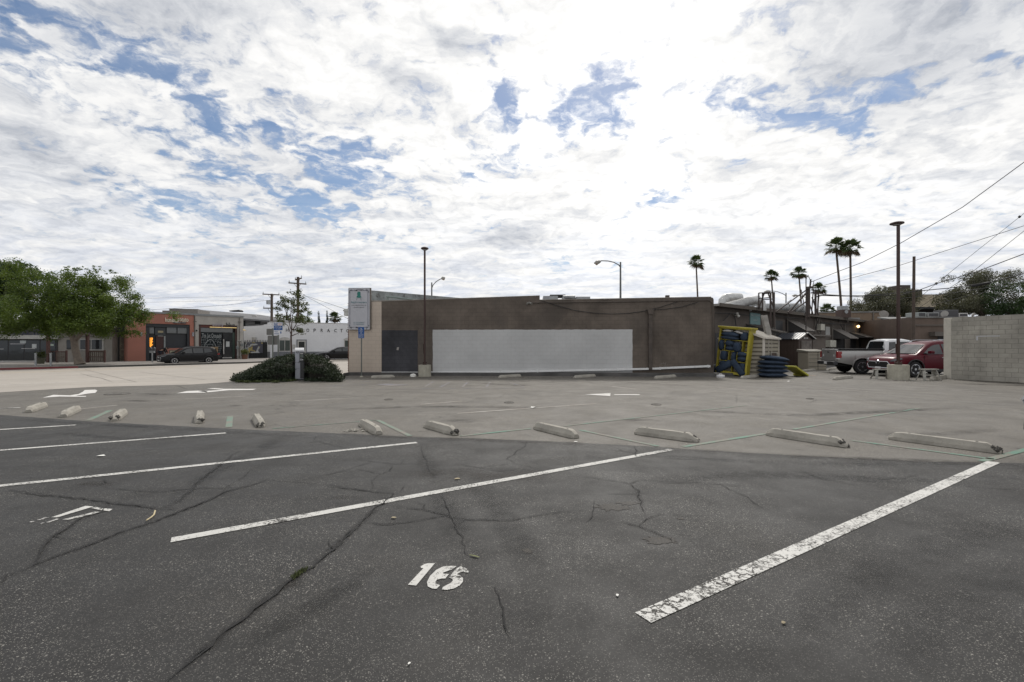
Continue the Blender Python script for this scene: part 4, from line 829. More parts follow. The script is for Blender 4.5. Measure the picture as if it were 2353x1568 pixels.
# tan frontal building and further ones
m_tan = mat('tan_stucco', (.19,.14,.10), .88, var=.12, scale=.8, bump=.15, streak=.3, dirt=.15); m_tan2 = mat('brown_wall', (.135,.10,.08), .88, var=.15, scale=.8, streak=.35, dirt=.2)
D = Fac((ray(3270,51),51), (ray(3523,50),50), 'tan_building', 'tan flat-roofed building behind the brown shop row, between palms and satellite dish')
q = MB(); q.prismy([(0,0),(D.L,0),(D.L,D.z(3523,1244)),(0,D.z(3270,1254))], 0, 6); q.build('wall', m_tan, D.o)
q = MB(); q.box(-.05, D.L+.06, -.08, .25, D.z(3400,1252), D.z(3400,1247)); q.build('coping', m_roof, D.o)
q = MB(); D.box(q, (3492,1243), (3496,1440), -.1, -.01); q.build('downpipe', m_pp, D.o)
q = MB(); D.box(q, (3330,1272), (3440,1300), -3, -1, -3); q.build('low_roof', m_roof, D.o)
E = Fac((ray(3524,44),44), (ray(3645,41),41), 'lean_roof_building', 'brown building with a roof sloping down to the right, behind the pickup cab')
q = MB(); q.prismy([(0,0),(E.L,0),(E.L,E.z(3640,1293)),(0,E.z(3524,1274))], 0, 5); q.build('wall', m_bk2, E.o)
q = MB(); q.bar((-.1,1.5,E.z(3524,1271)), (E.L,1.5,E.z(3645,1292)), 3.6, .12); q.build('roof', m_roof, E.o)
q = MB(); q.tube([(E.x(3578,-.1),.3,E.z(3578,1285)),(E.x(3578,-.1),.3,E.z(3578,1262))], .16, 8); q.build('flue', mat('rusty_flue', (.22,.15,.10), .8), E.o)
m_pl = mat('white_plate', (.6,.6,.58), .6)
q = MB(); E.box(q, (3550,1322), (3560,1340), -.4, -.35, -.4); q.build('number_board', m_pl, E.o); q = MB(); E.box(q, (3526,1332), (3531,1352), -.1, -.05); q.build('number_board', m_pl, E.o)
for a in (3530, 3568):
    awning((a,1342), (a+28,1342), .5, 1.2, 2, E)
q = MB(); q.tube([(E.x(3609,-.6),-.6,0),(E.x(3609,-.6),-.6,E.z(3609,1330,-.6))], .07, 8); q.build('bollard', mat('yellow_post', (.45,.30,.04), .6), E.o)
q = MB(); E.box(q, (3610,1338),(3650,1372), -.5,-.4); q.build('shutter', m_door, E.o)
Fh = Fac((ray(3640,39.5),39.5), (ray(3900,39.5),39.5), 'brown_back_building', 'brown building with rooftop units behind the red car')
q = MB(); Fh.box(q, (3655,1270),(3900,1500), 0, 8); q.build('wall', m_tan2, Fh.o); q = MB(); Fh.box(q, (3652,1268),(3900,1272), -.1, .2); q.build('coping', m_roof, Fh.o)
q = MB(); Fh.box(q, (3740,1328),(3820,1345), -.6, -.01); q.build('hood', m_awn, Fh.o); q = MB(); Fh.box(q, (3752,1346),(3820,1400), -.03, .03); q.build('vent_opening', m_door, Fh.o)
q = MB(); 
for y_ in (1300,1304): q.bar((Fh.x(3655,-.1),-.1,Fh.z(3655,y_,-.1)), (Fh.x(3800,-.1),-.1,Fh.z(3800,y_,-.1)), .04,.04)
q.build('conduit', m_pp, Fh.o)
for i, (a, b, lb) in enumerate([((3712,1251),(3756,1268),'boxy grey rooftop unit left of the tilted dish'), ((3786,1240),(3834,1268),'tall dark rooftop unit nearest the block wall'), ((3836,1253),(3872,1268),'low white rooftop unit just above the block wall'), ((3672,1250),(3704,1268),'pale rooftop unit beside the wooden pole')]):
    o = thing('rooftop_unit', lb, 'air conditioner', (Fh.p0.x, Fh.p0.y, 0), Fh.rz, 'rooftop units behind the red car')
    q = MB(); Fh.box(q, a, b, 1.0, 2.3, 1.0); q.build('housing', mat('unit_%d' % i, [(.28,.29,.29),(.10,.10,.105),(.5,.49,.48),(.3,.33,.32)][i], .6, dirt=.2), o, bevel=.02)
    q = MB(); Fh.box(q, (a[0]+4,a[1]+3), (b[0]-4,b[1]-3), .97, .995, 1.0); q.build('grille', mat('unit_grille', (.06,.06,.065), .7), o)
def dish(c, r_, tilt, rz, label):
    o = thing('satellite_dish', label, 'satellite dish', c, rz, 'satellite dishes')
    X = Matrix.Rotation(tilt, 4, 'X'); b = MB(); b.X = X
    b.lathe([(r_*math.sin(t), -r_*.9*(1-math.cos(t))*1.2) for t in [0.01,.25,.5,.75,1.0]][::-1], 20, (0,0,0)); b.lathe([(r_*math.sin(t), -.02-r_*.9*(1-math.cos(t))*1.2) for t in [0.01,.25,.5,.75,1.0]], 20)
    b.V = [(x,y,z) for x,y,z in b.V]; b.build('reflector', mat('dish_white', (.42,.41,.39), .6, dirt=.3), o, smooth=True)
    k = MB(); k.tube([X@Vector((0,0,-.1)), Vector((0,0,-r_*1.2))], .03, 6); k.tube([X@Vector((0,r_*.7,-.1)), X@Vector((0,.1,-r_*.9*2.0))], .015, 5); k.build('arm', m_pp, o)
dish(P(3540,1253,48), .50, R(-62), R(-60), 'big round satellite dish tilted up on the tan building corner')
dish(P(3774,1254,40), .33, R(-70), R(-20), 'small satellite dish with an arm between rooftop units'); dish(P(3888,1258,40), .22, R(-60), R(20), 'small satellite dish right of the white rooftop unit')
# vent box on posts
vb = thing('vent_box', 'rusty brown rooftop box with a fan emblem and grey cap, before the tan building', 'vent', P(3386,1270,41))
def vbox(name, m_, a, b, d0, d1):
    p0, p1 = P(a[0],b[1],41)-vb.location, P(b[0],a[1],41)-vb.location; q = MB(); q.box(p0.x,p1.x,d0,d1,p0.z,p1.z); return q.build(name, m_, vb)
vbox('cabinet', mat('rusty_cabinet', (.07,.045,.038), .8, dirt=.4), (3367,1240), (3404,1271), 0, .8); vbox('cap', m_gal, (3369,1224), (3398,1239), .1, .7)
for x in (3369, 3402): vbox('leg', m_pp, (x-1,1271), (x+1,1290), .3, .38)
q = MB(); c = P(3385,1248,41)-vb.location; q.lathe([(.16,-.03),(.16,-.01),(.10,-.01),(.10,-.02)], 14, (c.x,0,c.z), axis='y'); q.build('fan_ring', m_gal, vb)
# tile-roofed house with two chimneys
H = thing('tiled_house', 'house with shallow tiled roof and two square dark chimneys between the trees', 'house', (ray(3700,60), 60, 0))
def hb2(name, m_, a, b, y0, y1, Yr=60):
    p0, p1 = P(a[0],b[1],Yr+y0), P(b[0],a[1],Yr+y0); q = MB(); q.box(p0.x-H.location.x, p1.x-H.location.x, y0, y1, max(0,p0.z), p1.z); return q.build(name, m_, H)
hb2('wall', mat('dark_house_wall', (.03,.028,.027), .9), (3575,1226), (3850,1400), .5, 9)
m_tile = mat('roof_tile', (.20,.165,.11), .85, var=.25, scale=2, bump=.5, bscale=8, dirt=.3)
r0, r1, r2, r3 = P(3560,1228,59), P(3850,1232,59), P(3795,1178,64), P(3590,1183,64); q = MB(); q.X = Matrix.Translation(-H.location)
for i in range(12):
    f0, f1 = i/12, (i+1)/12+.01; a0, a1, b0, b1 = r0.lerp(r3,f0), r0.lerp(r3,f1), r1.lerp(r2,f0), r1.lerp(r2,f1); up = Vector((0,0,.07))
    q.add([a0+up,b0+up,b1,a1,a0,b0], [(0,1,2,3),(4,5,1,0)])
rf = q.build('roof', m_tile, H); hb2('gutter', m_door, (3560,1229), (3852,1236), -1.2, -.9)
hb2('chimney', mat('chimney', (.075,.062,.055), .9), (3600,1141), (3642,1200), 2, 4); hb2('chimney', _mats['chimney'], (3643,1159), (3689,1200), 3, 5)
hb2('ridge', m_gal, (3592,1178), (3794,1182), 4, 4.3)
# ================= concrete block wall at the right
Wb = Fac(tuple(G(3806,1517))[:2], (G(3806,1517).x+3.6*.0+ (21.0-20.15)/ (21.2-19.0)*9, G(3806,1517).y-9), 'block_wall', 'bare grey concrete block wall ending beside the red car', 'wall')
m_cb = cmu('bare_block', (.37,.35,.305), .66, var=.2, stain=.5, bump=.7, blockvar=.05, ms=.008, patch=.5, pcol=(.19,.175,.15))
mb = MB(); mb.prismy([(0,0),(Wb.L,0),(Wb.L,2.8),(.06,2.8),(0,2.73)], 0, .2); mb.build('blockwork', m_cb, Wb.o)
mb = MB(); mb.box(-.30,-.002,.0,.2,0,2.78); mb.build('end_pier', mat('end_render', (.50,.47,.41), .85, var=.08, dirt=.15), Wb.o, bevel=.02)
mb = MB(); x = Wb.x(3880); mb.box(Wb.x(3905), Wb.x(4000), -.003, -.0005, Wb.z(3950,1347), Wb.z(3950,1344)); mb.box(Wb.x(3905), Wb.x(3912), -.003, -.0005, Wb.z(3950,1362), Wb.z(3950,1345)); mb.build('chalk_mark', mat('chalk', (.5,.5,.52), .8), Wb.o)
# rooftop pieces on the right building: ducts, frame tower, pole cluster
m_duct = mat('silver_duct', (.50,.50,.49), .42, .55, var=.15, scale=4, dirt=.25)
dt = thing('roof_duct', 'fat silver ventilation duct running along the roof to an elbow', 'duct', P(2960,1240,30))
def rel(o, *pts): return [Vector(p)-o.location for p in pts]
q = MB(); pts = rel(dt, P(2890,1236,29), P(2960,1218,30), P(3000,1206,30.6), P(3028,1200,31), P(3043,1212,31), P(3046,1245,31)); q.tube(pts, .30, 14); 
for i in range(26):
    a = pts[0].lerp(pts[2], i/26); b_ = pts[0].lerp(pts[2], i/26+.012); q.tube([a,b_], .315, 14)
q.build('duct', m_duct, dt, smooth=True); q = MB(); q.tube(rel(dt, P(2892,1222,33), P(2893,1205,33), P(2905,1193,33), P(2925,1192,33.2), P(2960,1193,33.4)), .34, 14); q.build('elbow', m_duct, dt, smooth=True)
q = MB()
for px in (2958, 3000): a, b_ = rel(dt, P(px,1222,30), P(px,1245,30)); q.bar(a, b_, .15, .15)
q.build('support', m_gal, dt)
lb = thing('louvre_unit', 'grey louvred rooftop unit behind the silver duct elbow', 'air conditioner', P(2970,1225,34.5)); q = MB(); q.X = Matrix.Translation(-lb.location)
q.box(P(2922,1,34.5).x, P(3032,1,34.5).x, 34.4, 36, P(0,1225,34.5).z, P(0,1195,34.5).z); q.build('housing', m_gal, lb); q = MB(); q.X = Matrix.Translation(-lb.location)
for i in range(22): x = P(2960+i*3.2,1,34.4).x; q.box(x, x+.03, 34.33, 34.395, P(0,1214,34.4).z, P(0,1196,34.4).z)
q.build('louvre', mat('louvre_dark', (.06,.06,.062), .6), lb)
d2_ = thing('roof_duct', 'long dull spiral duct farther back on the roof behind the frame tower', 'duct', P(3120,1235,38)); q = MB(); q.tube(rel(d2_, P(3050,1232,38), P(3200,1230,38)), .34, 14)
for i in range(24): a = Vector(rel(d2_, P(3050+i*6.2,1232,38))[0]); q.tube([a, a+Vector((.03,0,0))], .36, 14)
q.tube(rel(d2_, P(3195,1230,37.5), P(3215,1240,37.5), P(3222,1262,37.5)), .36, 14); q.build('duct', m_gal, d2_, smooth=True)
tw = thing('frame_tower', 'rusty open steel frame standing on the brown roof', 'steel frame', P(3070,1250,30)); q = MB(); m_rust = mat('rusty_steel', (.06,.045,.04), .8, var=.3, dirt=.3)
def bb(q, o, a, b, w, Ya, Yb=None):
    p, r_ = rel(o, P(a[0],a[1],Ya), P(b[0],b[1],Yb or Ya)); q.bar(p, r_, w, w)
for a, b in (((3035,1173),(3035,1240)), ((3050,1174),(3050,1243)), ((3035,1173),(3096,1171)), ((3050,1176),(3084,1174)), ((3037,1195),(3080,1191)), ((3052,1199),(3098,1197)), ((3035,1235),(3058,1172)), ((3072,1174),(3096,1235))): bb(q, tw, a, b, .06, 30)
q.build('frame', m_rust, tw)
q = MB()
for a, b in (((3082,1174),(3082,1312)), ((3096,1170),(3096,1310))): bb(q, tw, a, b, .08, 28.6)
q.build('post', m_rust, tw)
# ================= far side of the street
m_shop = mat('beige_stucco_shop', (.27,.25,.225), .88, var=.1, scale=1, bump=.15, dirt=.15); m_fas = mat('dark_fascia', (.035,.035,.037), .8); m_gl = glass(); m_wht = mat('offwhite_trim', (.42,.41,.39), .7, dirt=.15)
m_roofw = mat('pale_roof', (.40,.37,.34), .8, var=.1, dirt=.2); m_wood = mat('aged_wood', (.13,.105,.085), .85, var=.25, scale=5, dirt=.3, streak=.3); m_redw = mat('red_brown_post', (.085,.04,.034), .8)
def Z(l): return cz(l, 0, 1290, 5.115)
A = Fac((ray(-160,40),40), (ray(449,41.5),41.5), 'corner_shop', 'low beige shop with dark fascia and wide shop window, behind the street tree')
q = MB(); A.box(q, (-160,1322),(449,1470), 0, 9); q.V = [(x,y,max(.13,z)) if z < .5 else (x,y,z) for x,y,z in q.V]; q.build('wall', m_shop, A.o)
q = MB(); q.box(-.3, A.L+.3, -.5, .3, A.z(300,1325,-.4), A.z(300,1312,-.4)); q.build('fascia', m_fas, A.o)
z0 = A.z(300,1312,-.4); q = MB(); q.prismx([(-.52,z0),(3.5,z0+.95),(9,z0+.95),(9,z0-.1),(-.5,z0-.1+.11)], -.32, A.L+.32); q.build('roof', m_roofw, A.o)
A.part('sign_band', mat('sign_band_grey', (.15,.15,.155), .7), (0,1325), (236,1341), -.06, -.004); A.part('canopy', m_wht, (-160,1341), (232,1357), -.25, -.004, bevel=.02)
ctext('TRACTION', A.x(203)-A.x(55), .26, mat('dark_blue_letters', (.035,.04,.11), .5), A.o, ((A.x(203)+A.x(55))/2, -.09, A.z(130,1334)), ext=.04)
q = MB(); q.lathe([(.42,-.02),(.42,.02),(.30,.02),(.30,-.02)], 18, (A.x(26),-.09,A.z(26,1330)), axis='y'); q.bar((A.x(12),-.1,A.z(26,1334)),(A.x(40),-.1,A.z(26,1327)),.1,.05); q.build('round_emblem', mat('emblem_pale', (.4,.4,.4), .6), A.o)
def window(f, a, b, frame=m_fas, fw=.08, name='window', gl_=None, sill=True, mull=0):
    o = f.part(name, frame, a, b, -.06, .02)
    x0, x1 = f.x(a[0]), f.x(b[0]); zc = (a[0]+b[0])/2; z1, z0 = f.z(zc,a[1]), f.z(zc,b[1]); k = mull+1
    for i in range(k):
        q = MB(); u0 = x0+fw+(x1-x0-fw)*i/k; u1 = x0+(x1-x0-fw)*(i+1)/k
        q.box(u0, u1, -.075, -.062, z0+fw, z1-fw); q.build('pane', gl_ or m_gl, o)
    return o
window(A, (-160,1358), (229,1446), fw=.1, mull=5, name='shop_window'); window(A, (266,1360), (293,1398), frame=m_door); w_ = window(A, (319,1356), (414,1402), frame=m_wht, fw=.09, mull=1)
A.part('window_sill', m_wht, (-160,1444), (146,1449), -.2, -.004)
for i,(a,b,c_) in enumerate([((80,1363),(104,1374),(.35,.38,.38)), ((128,1377),(146,1394),(.4,.42,.42)), ((196,1377),(215,1385),(.32,.38,.33)), ((345,1376),(355,1386),(.2,.2,.2)), ((40,1375),(100,1378),(.3,.3,.32)), ((0,1396),(14,1398),(.4,.4,.4)), ((86,1394),(140,1396),(.4,.4,.4))]):
    A.part('window_poster', mat('poster%d'%i, c_, .6), a, b, -.09, -.077)
A.part('bulletin', mat('brown_sign', (.10,.07,.05), .8), (398,1337), (428,1346), -.05, -.004)
# street fence pieces and posts
def slatfence(px0, px1, yt, yb, Y, label, n, m_=m_wood):
    o = thing('slat_fence', label, 'fence', (ray(px0,Y),Y,.13), 0, 'short wooden slat fences before the beige shop')
    L = ray(px1,Y)-ray(px0,Y); ht = EYE+(HZ-yt)/FP*Y-.13; q = MB()
    for zz in (ht-.06, ht*.48, .10): q.box(0, L, -.03, .03, zz-.04, zz+.04)
    q.build('rail', m_redw, o); q = MB()
    for i in range(n): x = L*(i+.15)/n; q.box(x, x+L/n*.55, -.06, -.032, .06, ht-.08)
    tag(q.build('slats', m_, o)); 
    for xx in (0, L): p = MB(); p.box(xx-.05,xx+.05,-.05,.05,0,ht+.05); p.build('post', m_redw, o)
    return o
slatfence(228, 266, 1405, 1453, 38.5, 'short slat fence left of the street tree trunk', 5); slatfence(352, 419, 1404, 1452, 38.5, 'wider slat fence right of the street tree trunk', 8); slatfence(190, 227, 1405, 1453, 38.6, 'dark slat fence behind the potted plant', 4, m_door)
for px, t_ in ((193,1341),(350,1341)):
    o = thing('timber_post', 'tall red-brown post %s' % ('before the shop window' if px == 193 else 'at the fence right of the tree trunk'), 'post', (ray(px,38.4),38.4,.13), 0, 'posts carrying string lights'); q = MB(); q.box(-.09,.09,-.09,.09,0,EYE+(HZ-t_)/FP*38.4-.13); q.build('shaft', m_redw, o)
    q = MB(); q.box(-.11,.11,-.11,.11,EYE+(HZ-t_)/FP*38.4-.13,EYE+(HZ-t_)/FP*38.4-.07); q.build('cap', m_redw, o)
q = MB(); q.tube([P(193,1343,38.3),P(230,1349,38.3),P(275,1351,38.3),P(320,1349,38.3),P(350,1344,38.3),P(392,1352,38.3),P(448,1345,38.6)], .018, 4); tag(q.build('light_string', m_blk), 'thin black string light cable sagging between the posts and the beige shop', 'cable')
# gateway with weathered double door
m_black = mat('black_paint', (.012,.012,.013), .6)
Ga = Fac((ray(449,42.2),42.2), (ray(512,43),43), 'gateway', 'black framed gateway with weathered wooden double doors and dark awning between two shops', 'gate')
q = MB(); Ga.box(q, (449,1330),(546,1450), .3, .5); q.build('dark_wall', m_black, Ga.o)
fo = Ga.part('frame', m_black, (473,1330), (548,1446), -.5, -.2, off=-.5)
dm = mat('bleached_wood', (.19,.165,.135), .9, var=.25, scale=5, streak=.6, dirt=.4)
for a, b in (((479,1345),(507,1445)), ((509,1345),(538,1445))):
    d_ = Ga.part('door_leaf', dm, a, b, -.57, -.505, off=-.57); q = MB()
    for v0, v1 in ((1350,1376),(1380,1398),(1402,1414),(1418,1440)): Ga.box(q, (a[0]+3,v0), (b[0]-3,v1), -.585, -.572, -.58)
    q.build('door_panels', mat('bleached_wood_b', (.14,.12,.095), .9, var=.3, scale=6, streak=.6), d_)
Ga.part('side_gate', m_redw, (449,1348), (478,1446), -.2, .1); q = MB(); Ga.box(q, (449,1296),(528,1330), -.9, .2, -.5); q.build('awning', mat('black_canvas', (.02,.021,.026), .85), Ga.o)
# ---- coral shop
sd_ = Vector((.622,.783)); p = Vector((ray(512,41.5),41.5)); 
O_ = Fac(tuple(p), tuple(p+sd_*9.6), 'coral_shop', 'coral stucco restaurant front with black recessed window, sign reading humble potato', 'shop')
O_.L = O_.x(775.5)
m_coral = mat('coral_stucco', (.36,.155,.115), .85, var=.07, scale=.8, bump=.12, dirt=.06); m_steel = mat('dark_steel', (.022,.025,.03), .5); m_trimg = mat('grey_trim', (.22,.23,.235), .6)
def facwall(f, m_, px0, px1, ytop, holes, th=.35, x0=None, x1=None, zt=None):
    x0 = f.x(px0) if x0 is None else x0; x1 = f.x(px1) if x1 is None else x1; zt = f.z(px0, ytop) if zt is None else zt
    h = holes; hx0, hx1, hz1, hz0 = f.x(h[0][0]), f.x(h[1][0]), f.z((h[0][0]+h[1][0])/2, h[0][1]), f.z((h[0][0]+h[1][0])/2, h[1][1])
    hz0 = max(hz0, .131); q = MB()
    q.prismy([(x0,.13),(hx0,.13),(hx0,hz1),(hx1,hz1),(hx1,.13),(x1,.13),(x1,zt),(x0,zt)], 0, th); return q.build('wall', m_, f.o), (hx0, hx1, hz0, hz1), zt
_, (hx0,hx1,hz0,hz1), zt = facwall(O_, m_coral, 512, 775.5, 1250, ((583,1297),(760,1445)))
q = MB(); q.box(-.02, O_.x(775.5)+.02, -.08, .5, zt, zt+.16); q.build('coping', m_trimg, O_.o)
q = MB(); q.box(0, O_.x(775.5), .36, 10, .13, zt-.02); q.build('body', m_coral, O_.o)
q = MB(); q.box(hx0, hx1, .34, .358, .13, hz1); q.build('recess_back', m_steel, O_.o)
def O(a, b, y0, y1, name, m_, par=None): return O_.part(name, m_, a, b, y0, y1, par)
fr_ = O((583,1297), (760,1310), .10, .30, 'lintel_beam', m_steel); O((583,1310), (597,1445), .10, .30, 'jamb', m_steel); O((749,1310), (760,1392), .10, .30, 'jamb', m_steel)
for a, b in (((598,1311),(616,1335)), ((667,1311),(706,1334)), ((710,1312),(748,1335))): O(a, b, .2, .22, 'transom_pane', glass('transom_glass', (.13,.14,.145), .15))
O((598,1336), (616,1445), .2, .22, 'side_pane', m_gl); d_ = O((624,1345), (655,1444), .2, .26, 'door', mat('dark_red_door', (.05,.02,.018), .6)); O((620,1311), (662,1342), .2, .24, 'door_header', mat('header_slate', (.045,.05,.055), .6)); O((632,1344), (654,1346), .12, .19, 'door_light', m_wht)
O((632,1324), (653,1332), .17, .195, 'house_number', mat('sign_gold', (.30,.26,.16), .6)); O((656,1345),(662,1444), .15,.25,'jamb', mat('jamb_pale',(.25,.27,.27),.6))
lw = O((664,1392), (760,1445), .0, .22, 'low_wall', m_coral); O((664,1390),(760,1393), -.02,.25,'counter', m_steel)
for i, (a, b) in enumerate((((677,1402),(707,1416)), ((711,1402),(735,1416)))):
    mm = O(a, b, -.05, -.004, 'menu_board', m_steel); O((a[0]+2,a[1]+1.5), (b[0]-2,b[1]-1.5), -.06, -.052, 'menu_sheet', mat('menu%d'%i, ((.33,.31,.22),(.5,.5,.48))[i], .7, var=.4, scale=6), mm)
for px in (566, 773): O((px-3.5,1330), (px+3.5,1346), -.12, -.004, 'wall_lamp', mat('lamp_grey', (.30,.29,.32), .5))
m_hp = mat('sign_cream', (.78,.76,.62), .5)
ctext('humble', (O_.x(706)-O_.x(660)), .42, m_hp, O_.o, ((O_.x(706)+O_.x(660))/2,-.08,O_.z(683,1281)), ext=.06); ctext('potato', (O_.x(752)-O_.x(709)), .46, m_hp, O_.o, ((O_.x(752)+O_.x(709))/2,-.08,O_.z(730,1283)), ext=.06)
pl_ = O((694,1289), (745,1294.5), -.09, -.004, 'sign_plate', m_fas); ctext('hamburger & beer', (O_.x(743)-O_.x(697)), .14, m_wht, O_.o, ((O_.x(743)+O_.x(697))/2,-.10,O_.z(720,1291.5)), ext=.01)
ne = emit('orange_neon', (1,.36,.04), 1.3); q = MB(); x_ = O_.x(604,.15)
for i in range(9): zz = O_.z(604,1354+i*3.9,.15); q.bar((x_-.11,.12,zz), (x_+.09+.05*math.sin(i*2),.12,zz+.04), .03, .05)
q.bar((x_+.1,.12,O_.z(604,1352,.15)), (x_-.05,.12,O_.z(604,1389,.15)), .04, .05, up=(0,1,0)); q.build('neon_sign', ne, O_.o)
# ---- grey stucco shop 'sunny blue'
p2 = p+sd_*O_.x(776.5); S_ = Fac(tuple(p2), tuple(p2+sd_*9), 'grey_shop', 'pale grey stucco shop with lettered glass front, sign reading sunny blue', 'shop')
m_gst = mat('grey_stucco', (.38,.36,.33), .88, var=.13, scale=.8, bump=.15, streak=.15, dirt=.12); m_mah = mat('mahogany_frame', (.045,.018,.014), .5)
xe = S_.x(973)
_, (hx0,hx1,hz0,hz1), zt2 = facwall(S_, m_gst, 777, 973, 1254, ((795,1301),(950,1440)), zt=zt-.02); q = MB(); q.box(-.02, xe+.02, -.09, .5, zt2, zt2+.18); q.build('coping', m_trimg, S_.o)
q = MB(); q.box(0, xe, .36, 10, .13, zt2-.02); q.build('body', m_gst, S_.o); q = MB(); q.box(hx0,hx1,.34,.358,.13,hz1); q.build('recess_back', m_black, S_.o)
def S(a, b, y0, y1, name, m_, par=None): return S_.part(name, m_, a, b, y0, y1, par)
S((795,1301),(803,1440), .1,.3,'jamb', m_mah); S((941,1304),(950,1440), .1,.3,'jamb', m_mah); S((803,1302),(941,1312), .12,.3,'fascia', mat('red_fascia',(.09,.022,.016),.5))
S((803,1313),(930,1330), .2,.22,'transom_pane', _mats['transom_glass']); gpn = S((803,1331),(888,1436), .2,.22,'window_pane', m_gl)
dr = S((892,1334),(929,1436), .2,.24,'door', mat('glass_door', (.03,.032,.034), .15)); S((893,1358),(897,1417), .14,.18,'door_handle', m_wht, dr); S((904,1367),(918,1388), .17,.19,'door_poster', mat('poster_w',(.45,.47,.46),.6), dr)
S((930,1331),(941,1436), .2,.22,'side_pane', glass('greenish_glass',(.05,.07,.06),.1)); S((891,1430),(927,1434), -.05,.1,'step', m_wht)
m_chalk = mat('window_lettering', (.30,.32,.32), .7)
def sx2(a): return S_.x(a, .17)
ctext('The 1st Omusubi', sx2(886)-sx2(807), .42, m_chalk, S_.o, ((sx2(886)+sx2(807))/2,.185,S_.z(845,1343)), ext=.01)
rr = random.Random(12); q = MB()
for row in range(9):                                    # rows of small hand lettering, too fine to read
    zz = S_.z(845,1352+row*7.5); xx = sx2(806)
    while xx < sx2(884):
        h = rr.uniform(.06,.17) if row < 8 else .08; w = rr.uniform(.04,.12)
        if not (row > 1 and sx2(822) < xx < sx2(866) and row > 2 and rr.random() < .6):
            q.bar((xx,.186,zz),(xx+w*.3,.186,zz+h),.02,.006,up=(0,1,0)); q.bar((xx,.186,zz+h*rr.random()),(xx+w,.186,zz+h*rr.random()),.02,.006,up=(0,1,0))
        xx += w+rr.uniform(.02,.10)
q.build('window_writing', m_chalk, S_.o)
q = MB(); q.tube([(sx2(a),.18,S_.z(845,b)) for a, b in ((815,1397),(820,1378),(831,1364),(842,1358),(852,1364),(861,1378),(865,1392),(860,1395),(842,1396),(815,1397))], .025, 5); q.tube([(sx2(a),.18,S_.z(845,b)) for a, b in ((829,1394),(829,1378),(852,1378),(852,1394))], .02, 5); q.build('window_drawing', m_chalk, S_.o)
m_yl = emit('warm_strip', (1,.74,.32), .6); q = MB(); S_.box(q, (839,1310),(946,1311.6), -.14,-.08,-.1); q.build('light_strip', m_yl, S_.o)
ctext('sunny', S_.x(892)-S_.x(848), .40, mat('sign_lilac',(.36,.34,.38),.5), S_.o, ((S_.x(892)+S_.x(848))/2,-.12,S_.z(870,1303.5)), ext=.05); ctext('blue', S_.x(938)-S_.x(903), .48, m_fas, S_.o, ((S_.x(938)+S_.x(903))/2,-.12,S_.z(920,1301)), ext=.05)
q = MB()
for px, ys_ in ((957.5,(1289,1366)), (779,(1287,))):
    q = MB(); q.tube([(S_.x(px,-.06),-.06,.2),(S_.x(px,-.06),-.06,zt2)], .04, 6)
    for y_ in ys_: q.bar((S_.x(px-6),-.05,S_.z(px,y_)),(S_.x(px+6),-.05,S_.z(px,y_)),.05,.08)
    q.build('drain_pipe', m_pp, S_.o)
S((786,1320),(790,1326), -.15,-.004,'wall_light', m_fas); S((960,1322),(965,1327), -.15,-.004,'wall_camera', m_wht)
# a few pieces outside it
def potted(px, py, w, h, label, leafm, pot, n=160, gr='potted plants along the far pavement'):
    c = G(px, py, .13); o = thing('potted_plant', label, 'plant', c, 0, gr); q = MB(); q.lathe([(w*.22,0),(w*.3,h*.34),(w*.33,h*.36),(w*.27,h*.34)], 12); q.build('pot', pot, o, smooth=True)
    return o, w, h
# ---- mural gate
Mu = Fac((ray(973,50.5),50.5), (ray(1069,52.5),52.5), 'iron_gate', 'black spiked iron gate with a painted grey and yellow panel beside the grey shop', 'gate')
q = MB(); x0, x1 = Mu.x(977), Mu.x(1068); zb, zt_ = .15, Mu.z(1020,1369)
for i in range(15): x = x0+(x1-x0)*i/14; q.bar((x,0,zb),(x,0,zt_+.12+.1),.05,.05)
q.box(x0,x1,-.03,.03,zt_-.05,zt_+.02); q.box(x0,x1,-.03,.03,zb,zb+.06); q.build('bars', m_black, Mu.o); q = MB(); q.box(x0,x1,.05,.08,zb,zt_-.06); q.build('backing', m_black, Mu.o)
m_mur, t_, b_ = newmat('mural_paint'); co = N(t_, 'ShaderNodeTexCoord').outputs['Object']
f1 = NOISE(t_, co, 1.1, 3, .5, 1.5); f2 = NOISE(t_, VM(t_, 'ADD', co, (5,3,1)), 1.6, 3, .5, 1.0)
cc = MIX(t_, RANGE(t_, f1, .47, .55, 0, 1), (.05,.05,.065), (.33,.34,.34)); cc = MIX(t_, RANGE(t_, f2, .55, .60, 0, 1), cc, (.28,.22,.08)); t_.links.new(cc, b_.inputs['Base Color']); b_.inputs['Roughness'].default_value = .8
Mu.part('painted_panel', m_mur, (983,1370), (1051,1413), -.07, -.035)
